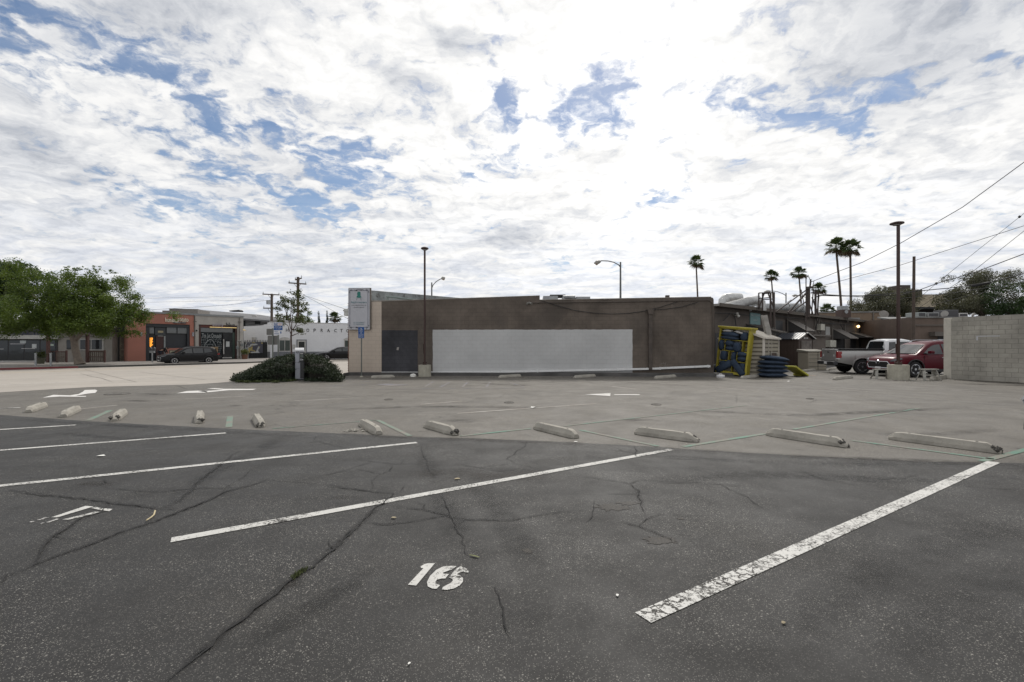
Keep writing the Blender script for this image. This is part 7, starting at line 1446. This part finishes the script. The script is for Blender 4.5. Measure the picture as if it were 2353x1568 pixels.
for y in (-.62,.55): q = MB(); q.lathe([(.055,-.004),(.055,.004)], 14, (0,0,0)); q.V = [(-2.838+z_, y+x_, .98+y_*1.3) for x_,y_,z_ in q.V]; q.build('sticker', m_sw, tg)
cbox(pk, 'rear_bumper', mat('bumper_dark', (.05,.052,.056), .4, .4), -3.0,-2.78,-.94,.94,.46,.66,.03); cbox(pk, 'number_plate', m_sw, -3.012,-2.99,-.18,.12,.50,.62); cbox(pk, 'window_surround', m_trim, -.60,-.53,-.80,.80,1.16,1.20)
q = MB(); q.bar((-2.2,0,.40),(2.2,0,.40),1.2,.14); q.build('chassis', m_well, pk)
# ================= vegetation
def leafcloud(name, blobs, n, size, m_, parent=None, seed=0, shell=.55, flat=.5, origin=(0,0,0), aspect=2.0, zmin=None, droop=0):
    rg = np.random.default_rng(seed); bl = np.array([(*b[:3], *(b[3:6] if len(b) >= 6 else (b[3],)*3)) for b in blobs], float)
    vol = bl[:,3]*bl[:,4]*bl[:,5]; idx = rg.choice(len(bl), n, p=vol**.75/np.sum(vol**.75)); d = rg.normal(size=(n,3)); d /= np.linalg.norm(d,axis=1)[:,None]
    r_ = shell+(1-shell)*rg.random(n)**.7; r_ *= 1+.18*rg.normal(size=n)*.6; c = bl[idx,:3]+d*bl[idx,3:]*r_[:,None]
    if zmin is not None: c[:,2] = np.maximum(c[:,2], zmin+.02*rg.random(n))
    nrm = rg.normal(size=(n,3))*(1-flat)+d*flat*.6+np.array([0,0,flat]); nrm /= np.linalg.norm(nrm,axis=1)[:,None]
    a = rg.normal(size=(n,3)); a[:,2] -= droop; t = a-nrm*np.sum(a*nrm,axis=1)[:,None]; t /= np.linalg.norm(t,axis=1)[:,None]; b = np.cross(nrm,t)
    s = size*(.6+.8*rg.random(n))[:,None]; w = s/aspect
    v = np.stack([c-t*s*.5, c-b*w*.5, c+t*s*.5, c+b*w*.5], axis=1).reshape(-1,3)-np.array(origin)
    me = bpy.data.meshes.new(name); me.vertices.add(4*n); me.vertices.foreach_set('co', v.ravel()); me.loops.add(4*n); me.loops.foreach_set('vertex_index', np.arange(4*n)); me.polygons.add(n); me.polygons.foreach_set('loop_start', np.arange(0,4*n,4)); me.polygons.foreach_set('loop_total', np.full(n,4)); me.update()
    at = me.attributes.new('rnd','FLOAT','POINT'); br_ = rg.random(len(bl))[idx]; val = np.clip(.5*rg.random(n)+.5*br_,0,1); at.data.foreach_set('value', np.repeat(val,4)); me.materials.append(m_)
    o = bpy.data.objects.new(name, me); col.objects.link(o)
    if parent: o.parent = parent
    return o
m_l1 = leafmat('street_tree_leaf', (.012,.032,.009), (.125,.175,.032), .30); m_l2 = leafmat('dark_tree_leaf', (.015,.034,.014), (.05,.085,.025), .2); m_l3 = leafmat('small_tree_leaf', (.030,.042,.015), (.085,.10,.032), .25)
m_l4 = leafmat('shrub_leaf', (.012,.022,.012), (.040,.052,.026), .12); m_l5 = leafmat('gum_leaf', (.042,.046,.032), (.12,.12,.08), .22); m_l6 = leafmat('cypress_leaf', (.012,.028,.014), (.03,.05,.022), .1); m_palm = leafmat('palm_leaf', (.026,.050,.020), (.08,.11,.04), .25); m_dead = leafmat('dead_frond', (.06,.045,.028), (.12,.09,.05), .1)
m_bark = mat('pale_bark', (.20,.165,.135), .9, var=.2, scale=5, bump=.5, bscale=20); m_bark2 = mat('dark_bark', (.07,.055,.045), .9, var=.25, scale=5, bump=.4)
# street tree
Yt = 34.3; o = thing('street_tree', 'broad spreading green street tree with forked pale trunk on the far pavement', 'tree', (ray(315,Yt),Yt,.13)); k = Yt/FP
def TP(px, py, dy=0): return Vector(((px-315)*k, dy, zy(py,Yt)-.13))
q = MB(); q.tube([TP(318,1459),TP(316,1452),TP(309,1430),TP(301,1400),TP(297,1370),TP(290,1345)], [.38,.29,.24,.22,.21,.19], 12)
limbs = [[(300,1362),(325,1338),(355,1318),(395,1300),(430,1275)], [(292,1348),(272,1330),(250,1318),(225,1290),(205,1260)], [(290,1345),(286,1325),(284,1300),(290,1260),(300,1200)], [(272,1330),(262,1305),(262,1280),(240,1230)], [(355,1318),(370,1290),(385,1250),(400,1200)], [(325,1338),(340,1300),(345,1250),(350,1190)], [(250,1318),(215,1310),(170,1300),(120,1280)], [(395,1300),(440,1290),(490,1262),(520,1220)], [(286,1325),(240,1260),(190,1200),(150,1150)]]
for i, L_ in enumerate(limbs): q.tube([TP(a,b,math.sin(i*2.1)*j*.45) for j,(a,b) in enumerate(L_)], [.15,.12,.09,.06,.03][:len(L_)] if i < 3 else [.09,.07,.05,.035,.02][:len(L_)], 8)
q.build('trunk', m_bark, o, smooth=True)
rr = random.Random(21); bl = []
outline = [(20,1255),(60,1225),(105,1190),(150,1135),(215,1118),(280,1104),(340,1108),(400,1122),(450,1140),(490,1165),(515,1195),(530,1225),(515,1262),(470,1285),(420,1290),(370,1290),(300,1280),(230,1278),(160,1290),(100,1288),(40,1292),(200,1200),(300,1180),(400,1200),(250,1240),(350,1250),(440,1230),(480,1210),(120,1240),(180,1170),(330,1140),(420,1165),(280,1135),(60,1270),(-10,1262),(140,1300),(450,1300),(500,1250),(240,1160),(380,1160),(320,1215),(170,1225)]
for a, b in outline+[(430,1312),(485,1300),(60,1300),(200,1300),(250,1190),(350,1190),(450,1190),(300,1230),(400,1240),(200,1250),(330,1265),(420,1270),(140,1260),(260,1270),(480,1245),(520,1270),(555,1250)]:
    a = a if a < 300 else 300+(a-300)*.80; b += 8
    for _ in range(4):
        p_ = TP(a+rr.gauss(0,16), b+rr.gauss(0,11), rr.gauss(0,1.9)); r_ = rr.uniform(.35,.75); bl.append((p_.x,p_.y,p_.z,r_*1.15,r_*1.15,r_*.9))
leafcloud('crown', bl, 85000, .135, m_l1, o, 3, .15, .5, aspect=2.1)
sp2 = []
for a, b in ((150,1082),(175,1088),(283,1072),(362,1075),(402,1072),(480,1125),(505,1155),(530,1185),(545,1215),(552,1240),(142,1110),(430,1090),(300,1075)):
    for t in range(6): p_ = TP(a+(t-3)*4, b+8-t*2, rr.gauss(0,.5)); sp2.append((p_.x,p_.y,p_.z,.14,.14,.08))
leafcloud('crown_sprigs', sp2, 1500, .12, m_l1, o, 5, .1, .5, aspect=2.4)
def tree(loc, blobs, n, size, m_, label, name='tree', trunk=None, tr=.25, seed=1, bark=m_bark2, aspect=2, shell=.5, cat='tree', group=None):
    o = thing(name, label, cat, loc, 0, group); q = MB(); base = Vector((0,0,0)); zmin = min(b[2]-b[5 if len(b)>=6 else 3]*.5 for b in blobs); cx = sum(b[0] for b in blobs)/len(blobs); top_ = max(b[2] for b in blobs)
    tp = trunk or [base, Vector((cx*.3,0,zmin)), Vector((cx*.7,0,(zmin+top_)/2))]
    q.tube(tp, [tr*1.3]+[tr*(1-.6*i/len(tp)) for i in range(1,len(tp))], 8)
    for b in blobs[::max(1,len(blobs)//8)]: q.tube([tp[1], Vector(b[:3])], [tr*.4,tr*.1], 5)
    q.build('trunk', bark, o, smooth=True); leafcloud('crown', blobs, n, size, m_, o, seed, shell, .4, aspect=aspect); return o
def blobset(pts, Y, cx, r_, seed, dy=1.5, sq=.8, per=3, jit=12):
    rr = random.Random(seed); out = []; k = Y/FP
    for a, b in pts:
        for _ in range(per): s_ = rr.uniform(.7,1.25)*r_; out.append(((a+rr.gauss(0,jit)-cx)*k, rr.gauss(0,dy), zy(b+rr.gauss(0,jit*.8),Y), s_, s_, s_*sq))
    return out
tree((ray(20,50),50,0), blobset([(-120,1150),(-60,1110),(-10,1080),(20,1075),(50,1090),(80,1110),(100,1120),(60,1140),(10,1140),(-60,1170),(-20,1200),(40,1190),(80,1170),(20,1240),(70,1230),(-80,1240),(-150,1200)], 50, 20, 1.1, 31), 26000, .24, m_l2, 'dense dark green tree at the left edge behind the street tree', seed=4, tr=.4, shell=.6)
pts = [(3455,1240),(3470,1215),(3490,1195),(3520,1185),(3550,1175),(3575,1180),(3600,1195),(3480,1245),(3510,1230),(3540,1215),(3570,1225),(3600,1240),(3620,1225),(3640,1245)]
tree((ray(3540,56),56,0), blobset(pts, 56, 3540, .95, 33, 1.5), 24000, .20, m_l5, 'rounded grey-green tree behind the tan building and thick lamp post', seed=6, tr=.3, aspect=3, shell=.45)
pts = [(3790,1225),(3810,1190),(3840,1160),(3870,1130),(3900,1115),(3935,1125),(3960,1150),(4000,1140),(4030,1120),(4060,1110),(3850,1200),(3890,1180),(3930,1190),(3980,1190),(4020,1180),(3820,1240),(3870,1235),(3920,1235),(3970,1230),(4020,1225),(3780,1245),(4040,1200)]
tree((ray(3930,52),52,0), blobset(pts, 52, 3930, .95, 35, 2), 36000, .20, m_l5, 'wide feathery grey-green tree behind the block wall', seed=7, tr=.35, aspect=3.2, shell=.4)
pts = [(4060,1190),(4090,1160),(4120,1150),(4160,1160),(4200,1140),(4080,1220),(4120,1210),(4160,1200),(4060,1240),(4100,1250),(4200,1190)]
tree((ray(4120,46),46,0), blobset(pts, 46, 4120, .9, 36, 1.5), 14000, .18, m_l2, 'darker green tree at the right edge behind the block wall', seed=8, tr=.3)
# small island tree
Yi = 21.6; o = thing('small_tree', 'slender young tree with thin branches rising from the planted island', 'tree', (ray(1167,Yi),Yi,0)); k = Yi/FP
def IP(px, py, dy=0): return Vector(((px-1167)*k, dy, zy(py,Yi)))
q = MB(); q.tube([IP(1168,1514),IP(1167,1440),IP(1165,1380),IP(1164,1345),IP(1167,1325)], [.05,.045,.04,.038,.032], 8)
for L_ in ([(1164,1338),(1158,1325),(1150,1305),(1132,1292),(1122,1270)], [(1167,1326),(1163,1308),(1160,1290),(1150,1250),(1140,1210)], [(1168,1322),(1169,1300),(1170,1270),(1180,1220),(1190,1180)], [(1170,1322),(1182,1308),(1192,1292),(1205,1270),(1210,1235)], [(1168,1344),(1180,1340),(1186,1335),(1195,1325)], [(1172,1322),(1182,1318),(1184,1305),(1200,1298)], [(1160,1290),(1165,1250),(1160,1200)]):
    q.tube([IP(a,b,.25*math.sin(a*.37+b)*(j/4)) for j,(a,b) in enumerate(L_)], [.025,.02,.015,.011,.006][:len(L_)], 6)
q.build('trunk', mat('reddish_bark', (.10,.07,.06), .85, var=.2, scale=10), o, smooth=True)
pts = [(1130,1195),(1140,1205),(1120,1235),(1145,1225),(1180,1180),(1195,1170),(1205,1190),(1185,1205),(1210,1215),(1225,1225),(1200,1240),(1180,1240),(1110,1260),(1120,1280),(1135,1290),(1160,1235),(1205,1270),(1215,1285),(1200,1285),(1190,1325),(1205,1320),(1150,1200),(1175,1215),(1215,1240),(1125,1215),(1140,1265)]
bl = [(*(lambda v: (v.x, v.y, v.z))(IP(a+rr.gauss(0,4), b+rr.gauss(0,4), rr.gauss(0,.28))), .17,.17,.13) for a, b in pts for _ in range(3)]
leafcloud('crown', bl, 2900, .085, m_l3, o, 9, .1, .3, aspect=2.2)
# island shrubbery (creeping mound)
rg = np.random.default_rng(2); mound = []
for i in range(330):
    px = random.uniform(940,1362); t = (px-925)/443.; y0 = 19.2+random.uniform(0,3.2)*(1-abs(t-.6)*.8); prof = interp([(925,.10),(1000,.35),(1060,.72),(1110,.95),(1180,1.05),(1230,1.1),(1290,.98),(1330,.6),(1368,.12)], px)
    ed = max(0, 1-((y0-20.7)/1.9)**2); h = prof*ed**.5; x = ray(px, y0)
    if abs(px-1199) < 24 and y0 < 20.6: continue
    for zz in np.linspace(.05, max(.06,h), 3): mound.append((x, y0, zz, .20,.22,.13))
for i in range(90):
    px = random.uniform(1140,1260); y0 = random.uniform(20.85,22.2); h = 1.05*max(0,1-((y0-20.9)/1.6)**2)**.5
    for zz in np.linspace(.1, max(.12,h), 3): mound.append((ray(px,y0), y0, zz, .20,.16,.13))
isl = leafcloud('shrubbery', mound, 42000, .085, m_l4, None, 12, .2, .35, aspect=2.6, zmin=.01); tag(isl, kind='stuff')
gl = MB()
rr = random.Random(8); gb_ = []
for i in range(40): c = G(rr.uniform(935,1180), rr.uniform(1522,1533)); gb_.append((c.x,c.y,.05,.12,.08,.05))
tag(leafcloud('undergrowth', gb_, 2600, .06, leafmat('ivy_light', (.04,.06,.02), (.10,.12,.045), .2), None, 13, .1, .3, zmin=.01), kind='stuff')
ms_ = MB(); gx_, gy_ = 30, 12; vs = []
for j in range(gy_+1):
    for i in range(gx_+1):
        y0 = 20.0+2.3*j/gy_; px = 950+395*i/gx_; prof = interp([(925,.05),(1000,.28),(1060,.60),(1110,.82),(1180,.9),(1230,.95),(1290,.82),(1330,.45),(1368,.05)], px)
        if 1165 < px < 1235: y0 = max(y0, 20.85)+j*.01
        vs.append((ray(px,y0), y0, .004+prof*max(0,1-((j/gy_-.5)/.5)**2)**.5*.92))
ms_.add(vs, [(j*(gx_+1)+i, j*(gx_+1)+i+1, (j+1)*(gx_+1)+i+1, (j+1)*(gx_+1)+i) for j in range(gy_) for i in range(gx_)]); struct(ms_.build('soil', mat('dark_soil', (.02,.017,.012), .95)))
# cypresses, conifer, low green and palms behind the white building
def cypress(px, yt, w, Y, label, name='cypress', conif=False):
    k = Y/FP; zt = zy(yt,Y); r0 = w/2*k; bl = []; n = 26
    for i in range(n): t = i/(n-1); r_ = r0*(math.sin(math.pi*min(1,.12+t*.88))**.6)*(1.0 if not conif else (1-t)*1.1+.12)*1.0; bl.append((random.gauss(0,r0*.12), random.gauss(0,r0*.12), 1+(zt-1.2)*t, max(.12,r_*.8), max(.12,r_*.8), zt/n*1.4))
    return tree((ray(px,Y),Y,0), bl, 2600, .22, m_l6, label, name, tr=.15, seed=int(px), group='dark evergreens behind the white building', shell=.5, aspect=3)
cypress(1275,1248,17,85,'dark cypress between the conifer and the thinner cypress'); cypress(1308,1245,15,85,'thin dark cypress left of the short palm'); cypress(1189,1240,18,88,'dark cypress half hidden by the small island tree'); cypress(1148,1236,15,88,'dark cypress seen through the small tree crown at left'); cypress(1232,1238,38,90,'broad dark conifer right of the small island tree','conifer',True)
tree((ray(1200,95),95,0), blobset([(1130,1285),(1160,1282),(1190,1284),(1220,1283),(1250,1285),(1100,1287)], 95, 1200, .9, 44, 1), 3000, .3, m_l1, 'low green treetop just above the white building', seed=14, tr=.2)
def palm(px, py, dia, pbx, label, low=False, n=64, seed=0, short=False):
    Y = (3.6 if not short else 2.6)/dia*FP; base = Vector((ray(pbx,Y),Y,0)); top = P(px,py,Y)-base; rr = random.Random(seed); o = thing('palm_tree', label, 'palm tree', base, 0, 'fan palms'); q = MB(); m_ = 9
    q.tube([Vector((top.x*(i/8)**1.5+.0, 0, top.z*i/8)) for i in range(9)], [.24-.01*i for i in range(9)], 8); q.build('trunk', mat('palm_bark', (.085,.065,.05), .9, var=.2, scale=6, bump=.4), o, smooth=True)
    q = MB(); qd = MB(); vals = []
    R0 = 2.2 if not short else 1.8
    for i in range(n):
        az = rr.uniform(0,6.283); el = rr.uniform(-.75,1.45); st = R0*rr.uniform(.35,.55); fr_ = R0*rr.uniform(.42,.6); d = Vector((math.cos(az)*math.cos(el), math.sin(az)*math.cos(el), math.sin(el))); side = d.cross(Vector((0,0,1))).normalized(); up = side.cross(d)
        p1 = top+d*st; qq = qd if el < -.45 else q; qq.add([top+side*.02, top-side*.02, p1-side*.015, p1+side*.015], [(0,1,2,3)])
        for j in range(-5,6):
            a = j/5*1.25; dr = (d*math.cos(a)+side*math.sin(a)).normalized(); tip = p1+dr*fr_*(1-.25*abs(j)/5)+Vector((0,0,-.28*fr_*(.4+rr.random()))); mid = p1+dr*fr_*.5; wd = up*.04+dr.cross(up)*.07
            qq.add([p1, mid+wd, tip, mid-wd], [(0,1,2,3)])
    for j in range(26):
        az = rr.uniform(0,6.283); ln = rr.uniform(.5,1.3)*.8; a = top+Vector((math.cos(az)*.14, math.sin(az)*.14,-.1)); b = a+Vector((math.cos(az)*.35, math.sin(az)*.35,-ln)); s_ = Vector((-math.sin(az),math.cos(az),0))*.12; qd.add([a+s_*.5,a-s_*.5,b-s_,b+s_], [(0,1,2,3)])
    for mb_, nm, mt in ((q,'crown',m_palm),(qd,'skirt',m_dead)):
        ob = mb_.build(nm, mt, o); at = ob.data.attributes.new('rnd','FLOAT','POINT'); nv = len(ob.data.vertices); at.data.foreach_set('value', np.repeat(np.random.default_rng(seed).random(nv//4+1),4)[:nv])
    return o
palm(2784,1052,64,2797,'solitary tall palm above the right end of the painted building',seed=1); palm(3085,1106,54,3101,'palm above the rusty steel frame',seed=2); palm(3195,1096,60,3214,'bushy palm just left of the pole cluster',seed=3); palm(3343,990,78,3374,'tall palm, left one of the pair',seed=4); palm(3401,996,80,3405,'tall palm, right one of the pair',seed=5); palm(3274,1158,56,3268,'palm right beside the pole cluster, half hidden by it',seed=6)
palm(3308,1243,52,3306,'low palm top peeking over the tan building',seed=7,short=True); palm(1339,1272,44,1339,'short palm above the lettered white building beside the banner',seed=8,short=True)
# potted plants on the far pavement
def pot(px, py, w, h, label, lm, n, potm, seed, Yk=None):
    c = G(px, py, .13); o = thing('potted_plant', label, 'potted plant', c, 0, 'potted plants on the far pavement'); q = MB(); q.lathe([(w*.30,0),(w*.38,h*.38),(w*.42,h*.42),(w*.30,h*.42)], 12); q.build('pot', potm, o, smooth=True)
    leafcloud('foliage', [(0,0,h*.62,w*.5,w*.5,h*.28),(w*.2,0,h*.8,w*.25,w*.25,h*.2),(-w*.25,0,h*.7,w*.3,w*.3,h*.2)], n, .14, lm, o, seed, .1, .2, aspect=3); return o
mt_ = mat('terracotta', (.16,.08,.05), .85)
pot(162,1456,.75,1.05,'bushy potted plant left of the slat fences, before the shop window', m_l3, 500, mat('olive_pot',(.10,.10,.07),.8), 3)
pot(979,1437.5,.8,1.15,'yellow-green potted plant at the right corner of the grey shop', leafmat('olive_leaf',(.07,.09,.025),(.16,.17,.05),.2), 500, mt_, 5); pot(789,1440,.7,1.35,'dark leafy plant at the left corner of the grey shop window', m_l2, 400, m_fas, 6)
# parking meter, sidewalk bollards, bicycle
c = G(609,1450.5,.13); o = thing('parking_meter', 'grey double parking meter before the orange neon sign', 'parking meter', c); k = c.y/FP; q = MB(); q.tube([(0,0,0),(0,0,(1450-1412)*k)], .05, 8); q.build('post', m_gal, o, smooth=True)
z_ = (1450-1412)*k; q = MB(); q.box(-.20,.20,-.08,.08,z_,z_+.18); q.build('yoke', m_gal, o, bevel=.02)
for sx_ in (-1,1): q = MB(); q.prismy([(sx_*.15-.09,z_+.18),(sx_*.15+.09,z_+.18),(sx_*.15+.10,z_+.38),(sx_*.15+.05,z_+.47),(sx_*.15-.05,z_+.47),(sx_*.15-.10,z_+.38)], -.08,.08); q.build('meter_head', mat('meter_dark',(.06,.06,.065),.4), o, bevel=.01)
for px, lb in ((143,'grey metal rack post left of the potted plant'),(203,'pale grey metal rack post right of the potted plant')):
    c = G(px,1464,.13); o = thing('bollard', lb, 'bollard', c, 0, 'metal posts on the far pavement'); q = MB(); q.tube([(0,0,0),(0,0,.82)], .06, 8); q.build('shaft', m_gal, o, smooth=True); q = MB(); q.lathe([(.075,.82),(.075,.86),(.03,.9)], 8); q.build('cap', m_gal, o, smooth=True)
# bench-like wooden sandwich stand before the grey shop
c = S_.hit(857, -1.0); o = thing('wooden_stand', 'small wooden board stand outside the lettered shop window', 'stand', (c.x,c.y,.13), S_.rz); q = MB(); m_ = mat('honey_wood', (.22,.15,.08), .7)
for x in (-.3,.3): q.bar((x,0,0),(x,.1,1.25),.06,.06)
for z in (.7,.95,1.2): q.box(-.35,.35,.03,.08,z-.1,z+.08)
q.build('board', m_, o); q = MB(); q.bar((-.3,.5,0),(-.3,.1,1.1),.05,.05); q.bar((.3,.5,0),(.3,.1,1.1),.05,.05); q.build('prop', m_, o)
# meters on the shop corner
ms2 = thing('gas_meters', 'cluster of grey pipes and gas meters at the right corner of the grey shop', 'meters', (S_.hit(962,-.3).x, S_.hit(962,-.3).y, .13), S_.rz); q = MB()
for x, z in ((-.3,1.2),(.15,1.5),(.5,1.0),(.3,.5)): q = MB(); q.box(x-.13,x+.13,-.12,.1,z-.14,z+.14); q.build('meter', mat('meter_grey',(.16,.17,.17),.6), ms2, bevel=.03)
q = MB()
for a, b in (((-.3,1.9),(-.3,.1)),((.15,2.0),(.15,.2)),((.5,1.6),(.5,.1)),((-.3,1.9),(.5,1.9)),((-.3,.4),(.5,.4)),((.75,1.5),(.75,0))): q.tube([(a[0],.03,a[1]),(b[0],.03,b[1])], .03, 6)
q.build('pipework', m_gal, ms2)
# ================= people
m_skin = mat('skin', (.36,.22,.16), .6, var=.05); m_skin2 = mat('darker_skin', (.22,.12,.08), .6, var=.05); m_hair = mat('dark_hair', (.02,.015,.012), .7); m_hairg = mat('blond_hair', (.22,.15,.08), .7)
def skinmesh(name, J, E, mats, parent, lvl=2, root=0):
    me = bpy.data.meshes.new(name); me.from_pydata([j[:3] for j in J], E, []); me.materials.append(mats); ob = bpy.data.objects.new(name, me); col.objects.link(ob); ob.parent = parent
    ob.modifiers.new('Skin','SKIN'); me.skin_vertices or None
    sv = me.skin_vertices[0].data if len(me.skin_vertices) else None
    if sv is None: bpy.context.view_layer.objects.active = ob; bpy.ops.object.skin_root_mark(); sv = me.skin_vertices[0].data
    for i, j in enumerate(J): r_ = j[3]; sv[i].radius = (r_, j[4] if len(j) > 4 else r_); sv[i].use_root = (i == root)
    s_ = ob.modifiers.new('Sub','SUBSURF'); s_.levels = lvl; s_.render_levels = lvl; ob.modifiers['Skin'].use_smooth_shade = True; return ob
def hand(J, E, w, d, side, rr_=.009):
    """palm and five bent fingers after wrist joint index w, pointing along d"""
    base = Vector(J[w][:3]); d = Vector(d).normalized(); s = d.cross(Vector((0,0,1))); s = (s if s.length > .1 else Vector((1,0,0))).normalized()*side; n = d.cross(s)
    pi = len(J); pc_ = base+d*.05; J.append((*pc_, .030, .018)); E.append((w, pi))
    for f, (off, ln) in enumerate(((-.028,.062),(-.010,.075),(.009,.070),(.027,.055))):
        a = pc_+d*.035+s*off; b = a+d*ln*.5+n*.008; c_ = b+d*ln*.35+n*.03; i0 = len(J); J.extend([(*a,rr_),(*b,rr_*.95),(*c_,rr_*.8)]); E.extend([(pi,i0),(i0,i0+1),(i0+1,i0+2)])
    a = pc_-s*.035; b = a-s*.02+d*.035; i0 = len(J); J.extend([(*a,rr_*1.2),(*b,rr_)]); E.extend([(pi,i0),(i0,i0+1)])
def head(o, c, rad, hairm, face, mat_):
    """hair cap, nose, eyes and ears on the head of a figure facing direction face (angle)"""
    X = Matrix.Translation(c) @ Matrix.Rotation(face,4,'Z')
    q = MB(); q.X = X; q.lathe([(rad*.30,rad*1.12),(rad*.8,rad*.95),(rad*1.06,rad*.45),(rad*1.08,rad*-.05),(rad*.95,rad*-.35)][::-1], 14, (-.012,0,.02)); q.build('hair', hairm, o, smooth=True)
    for sy_ in (-1,1): q = MB(); q.X = X; q.lathe([(.002,-.008),(.010,0),(.002,.008)], 8, (rad*.96,sy_*.034,.012)); q.build('eye', m_hair, o, smooth=True)
    q = MB(); q.X = X; q.box(rad*.93,rad*.99,-.026,.026,-.062,-.052); q.build('mouth', mat('lips',(.25,.09,.08),.5), o)
def seated(px, py, facing, shirt, skin, hairm, label, lean=0):
    """guest sitting behind the low wall, seen from the chest up; (px,py) = head centre"""
    off = 1.3*-1; h = O_.hit(px, .75); Yh = h.y; zh = EYE+(HZ-py)/FP*Yh; floor = .13; o = thing('person', label, 'person', (h.x,h.y,floor), facing, 'guests at the open shop window')
    z = zh-floor; seat = z-.78; J = [(0,0,seat,.14,.11),(.02,0,seat+.25,.13,.10),(.03+lean*.5,0,seat+.48,.15,.10),(.04+lean,0,seat+.58,.055),(.05+lean,0,seat+.66,.055),(.06+lean,0,z,.085,.095),(.055+lean,0,z+.06,.075,.08),(.09+lean*.9,0,z-.05,.05,.05)]
    E = [(0,1),(1,2),(2,3),(3,4),(4,5),(5,6),(5,7)]
    for sg in (-1,1):
        i = len(J); J += [(.03+lean*.5,sg*.17,seat+.47,.055),(.10,sg*.23,seat+.24,.042),(.33,sg*.16,seat+.20,.032),(.36,sg*.15,seat+.20,.026)]; E += [(2,i),(i,i+1),(i+1,i+2),(i+2,i+3)]; hand(J, E, i+3, (1,-sg*.3,-.1), sg)
        i = len(J); J += [(.10,sg*.10,seat,.085),(.42,sg*.11,seat+.0,.065),(.44,sg*.11,seat-.42,.042),(.42,sg*.11,.05,.035),(.56,sg*.11,.03,.035)]; E += [(0,i),(i,i+1),(i+1,i+2),(i+2,i+3),(i+3,i+4)]
    skinmesh('body', J, E, skin, o)
    K = [(0,0,seat+.02,.16,.13),(.02,0,seat+.25,.148,.118),(.03+lean*.5,0,seat+.47,.17,.118),(.035+lean,0,seat+.545,.07)]; F = [(0,1),(1,2),(2,3)]
    for sg in (-1,1): i = len(K); K += [(.03+lean*.5,sg*.17,seat+.47,.07),(.08,sg*.22,seat+.30,.058)]; F += [(2,i),(i,i+1)]
    skinmesh('shirt', K, F, shirt, o); K = [(0,0,seat,.155,.12)]; F = []
    for sg in (-1,1): i = len(K); K += [(.10,sg*.10,seat,.095),(.42,sg*.11,seat,.075),(.44,sg*.11,seat-.40,.055),(.42,sg*.11,.12,.05)]; F += [(0,i),(i,i+1),(i+1,i+2),(i+2,i+3)]
    skinmesh('trousers', K, F, m_fas, o); head(o, (.06+lean,0,z), .093, hairm, 0, skin); return o
ws = mat('white_tshirt', (.5,.5,.48), .9); ps = mat('peach_top', (.42,.26,.18), .9)
seated(690,1379, O_.rz+R(10), ws, m_skin2, m_hair, 'seated guest in a white shirt, left one in the coral shop window', .05); seated(709,1377, O_.rz+R(175), ps, m_skin, m_hairg, 'fair haired seated guest in a peach top, middle of the window', .04); seated(734,1380, O_.rz+R(150), ws, m_skin2, m_hair, 'seated guest in white at the right of the coral shop window', .06)
# person bending forward on the pavement, dark clothes
h = O_.hit(640, -.9); o = thing('person', 'person in dark clothes bending over before the coral shop entrance', 'person', (h.x,h.y,.13), math.atan2(-.783,-.622)+math.pi+R(8))
J = [(0,0,.92,.13,.11),(.16,0,1.08,.13,.10),(.36,0,1.17,.14,.10),(.46,0,1.18,.055),(.52,0,1.16,.055),(.62,0,1.13,.085,.095),(.68,0,1.10,.07)]; E = [(0,1),(1,2),(2,3),(3,4),(4,5),(5,6)]; TJ = [(0,0,.92,.15,.125)]; TE = []; SJ = [(.0,0,.95,.15,.12),(.16,0,1.09,.155,.125),(.36,0,1.17,.165,.12),(.44,0,1.18,.075)]; SE = [(0,1),(1,2),(2,3)]
for sg in (-1,1):
    i = len(J); J += [(.36,sg*.17,1.13,.055),(.46,sg*.20,.88,.042),(.60,sg*.14,.72,.032),(.63,sg*.13,.70,.026)]; E += [(2,i),(i,i+1),(i+1,i+2),(i+2,i+3)]; hand(J, E, i+3, (.7,0,-.6), sg)
    i = len(SJ); SJ += [(.36,sg*.17,1.13,.075),(.46,sg*.20,.88,.06),(.58,sg*.15,.74,.05)]; SE += [(2,i),(i,i+1),(i+1,i+2)]
    lx = -.06 if sg < 0 else .10; i = len(J); J += [(.0,sg*.10,.86,.08),(lx*.5+.03,sg*.11,.46,.055),(lx-.03,sg*.11,.08,.04),(lx+.13,sg*.12,.035,.04)]; E += [(0,i),(i,i+1),(i+1,i+2),(i+2,i+3)]
    i = len(TJ); TJ += [(.0,sg*.10,.86,.10),(lx*.5+.03,sg*.11,.46,.075),(lx-.03,sg*.11,.12,.06)]; TE += [(0,i),(i,i+1),(i+1,i+2)]
    q = MB(); q.box(lx-.09,lx+.18,sg*.115-.045,sg*.115+.045,0,.08); q.build('shoe', m_fas, o, bevel=.02)
skinmesh('body', J, E, m_skin, o); skinmesh('jacket', SJ, SE, mat('black_jacket',(.012,.012,.014),.85), o); skinmesh('trousers', TJ, TE, mat('dark_jeans',(.015,.018,.028),.9), o); head(o, (.62,0,1.14), .093, m_hair, 0, m_skin)
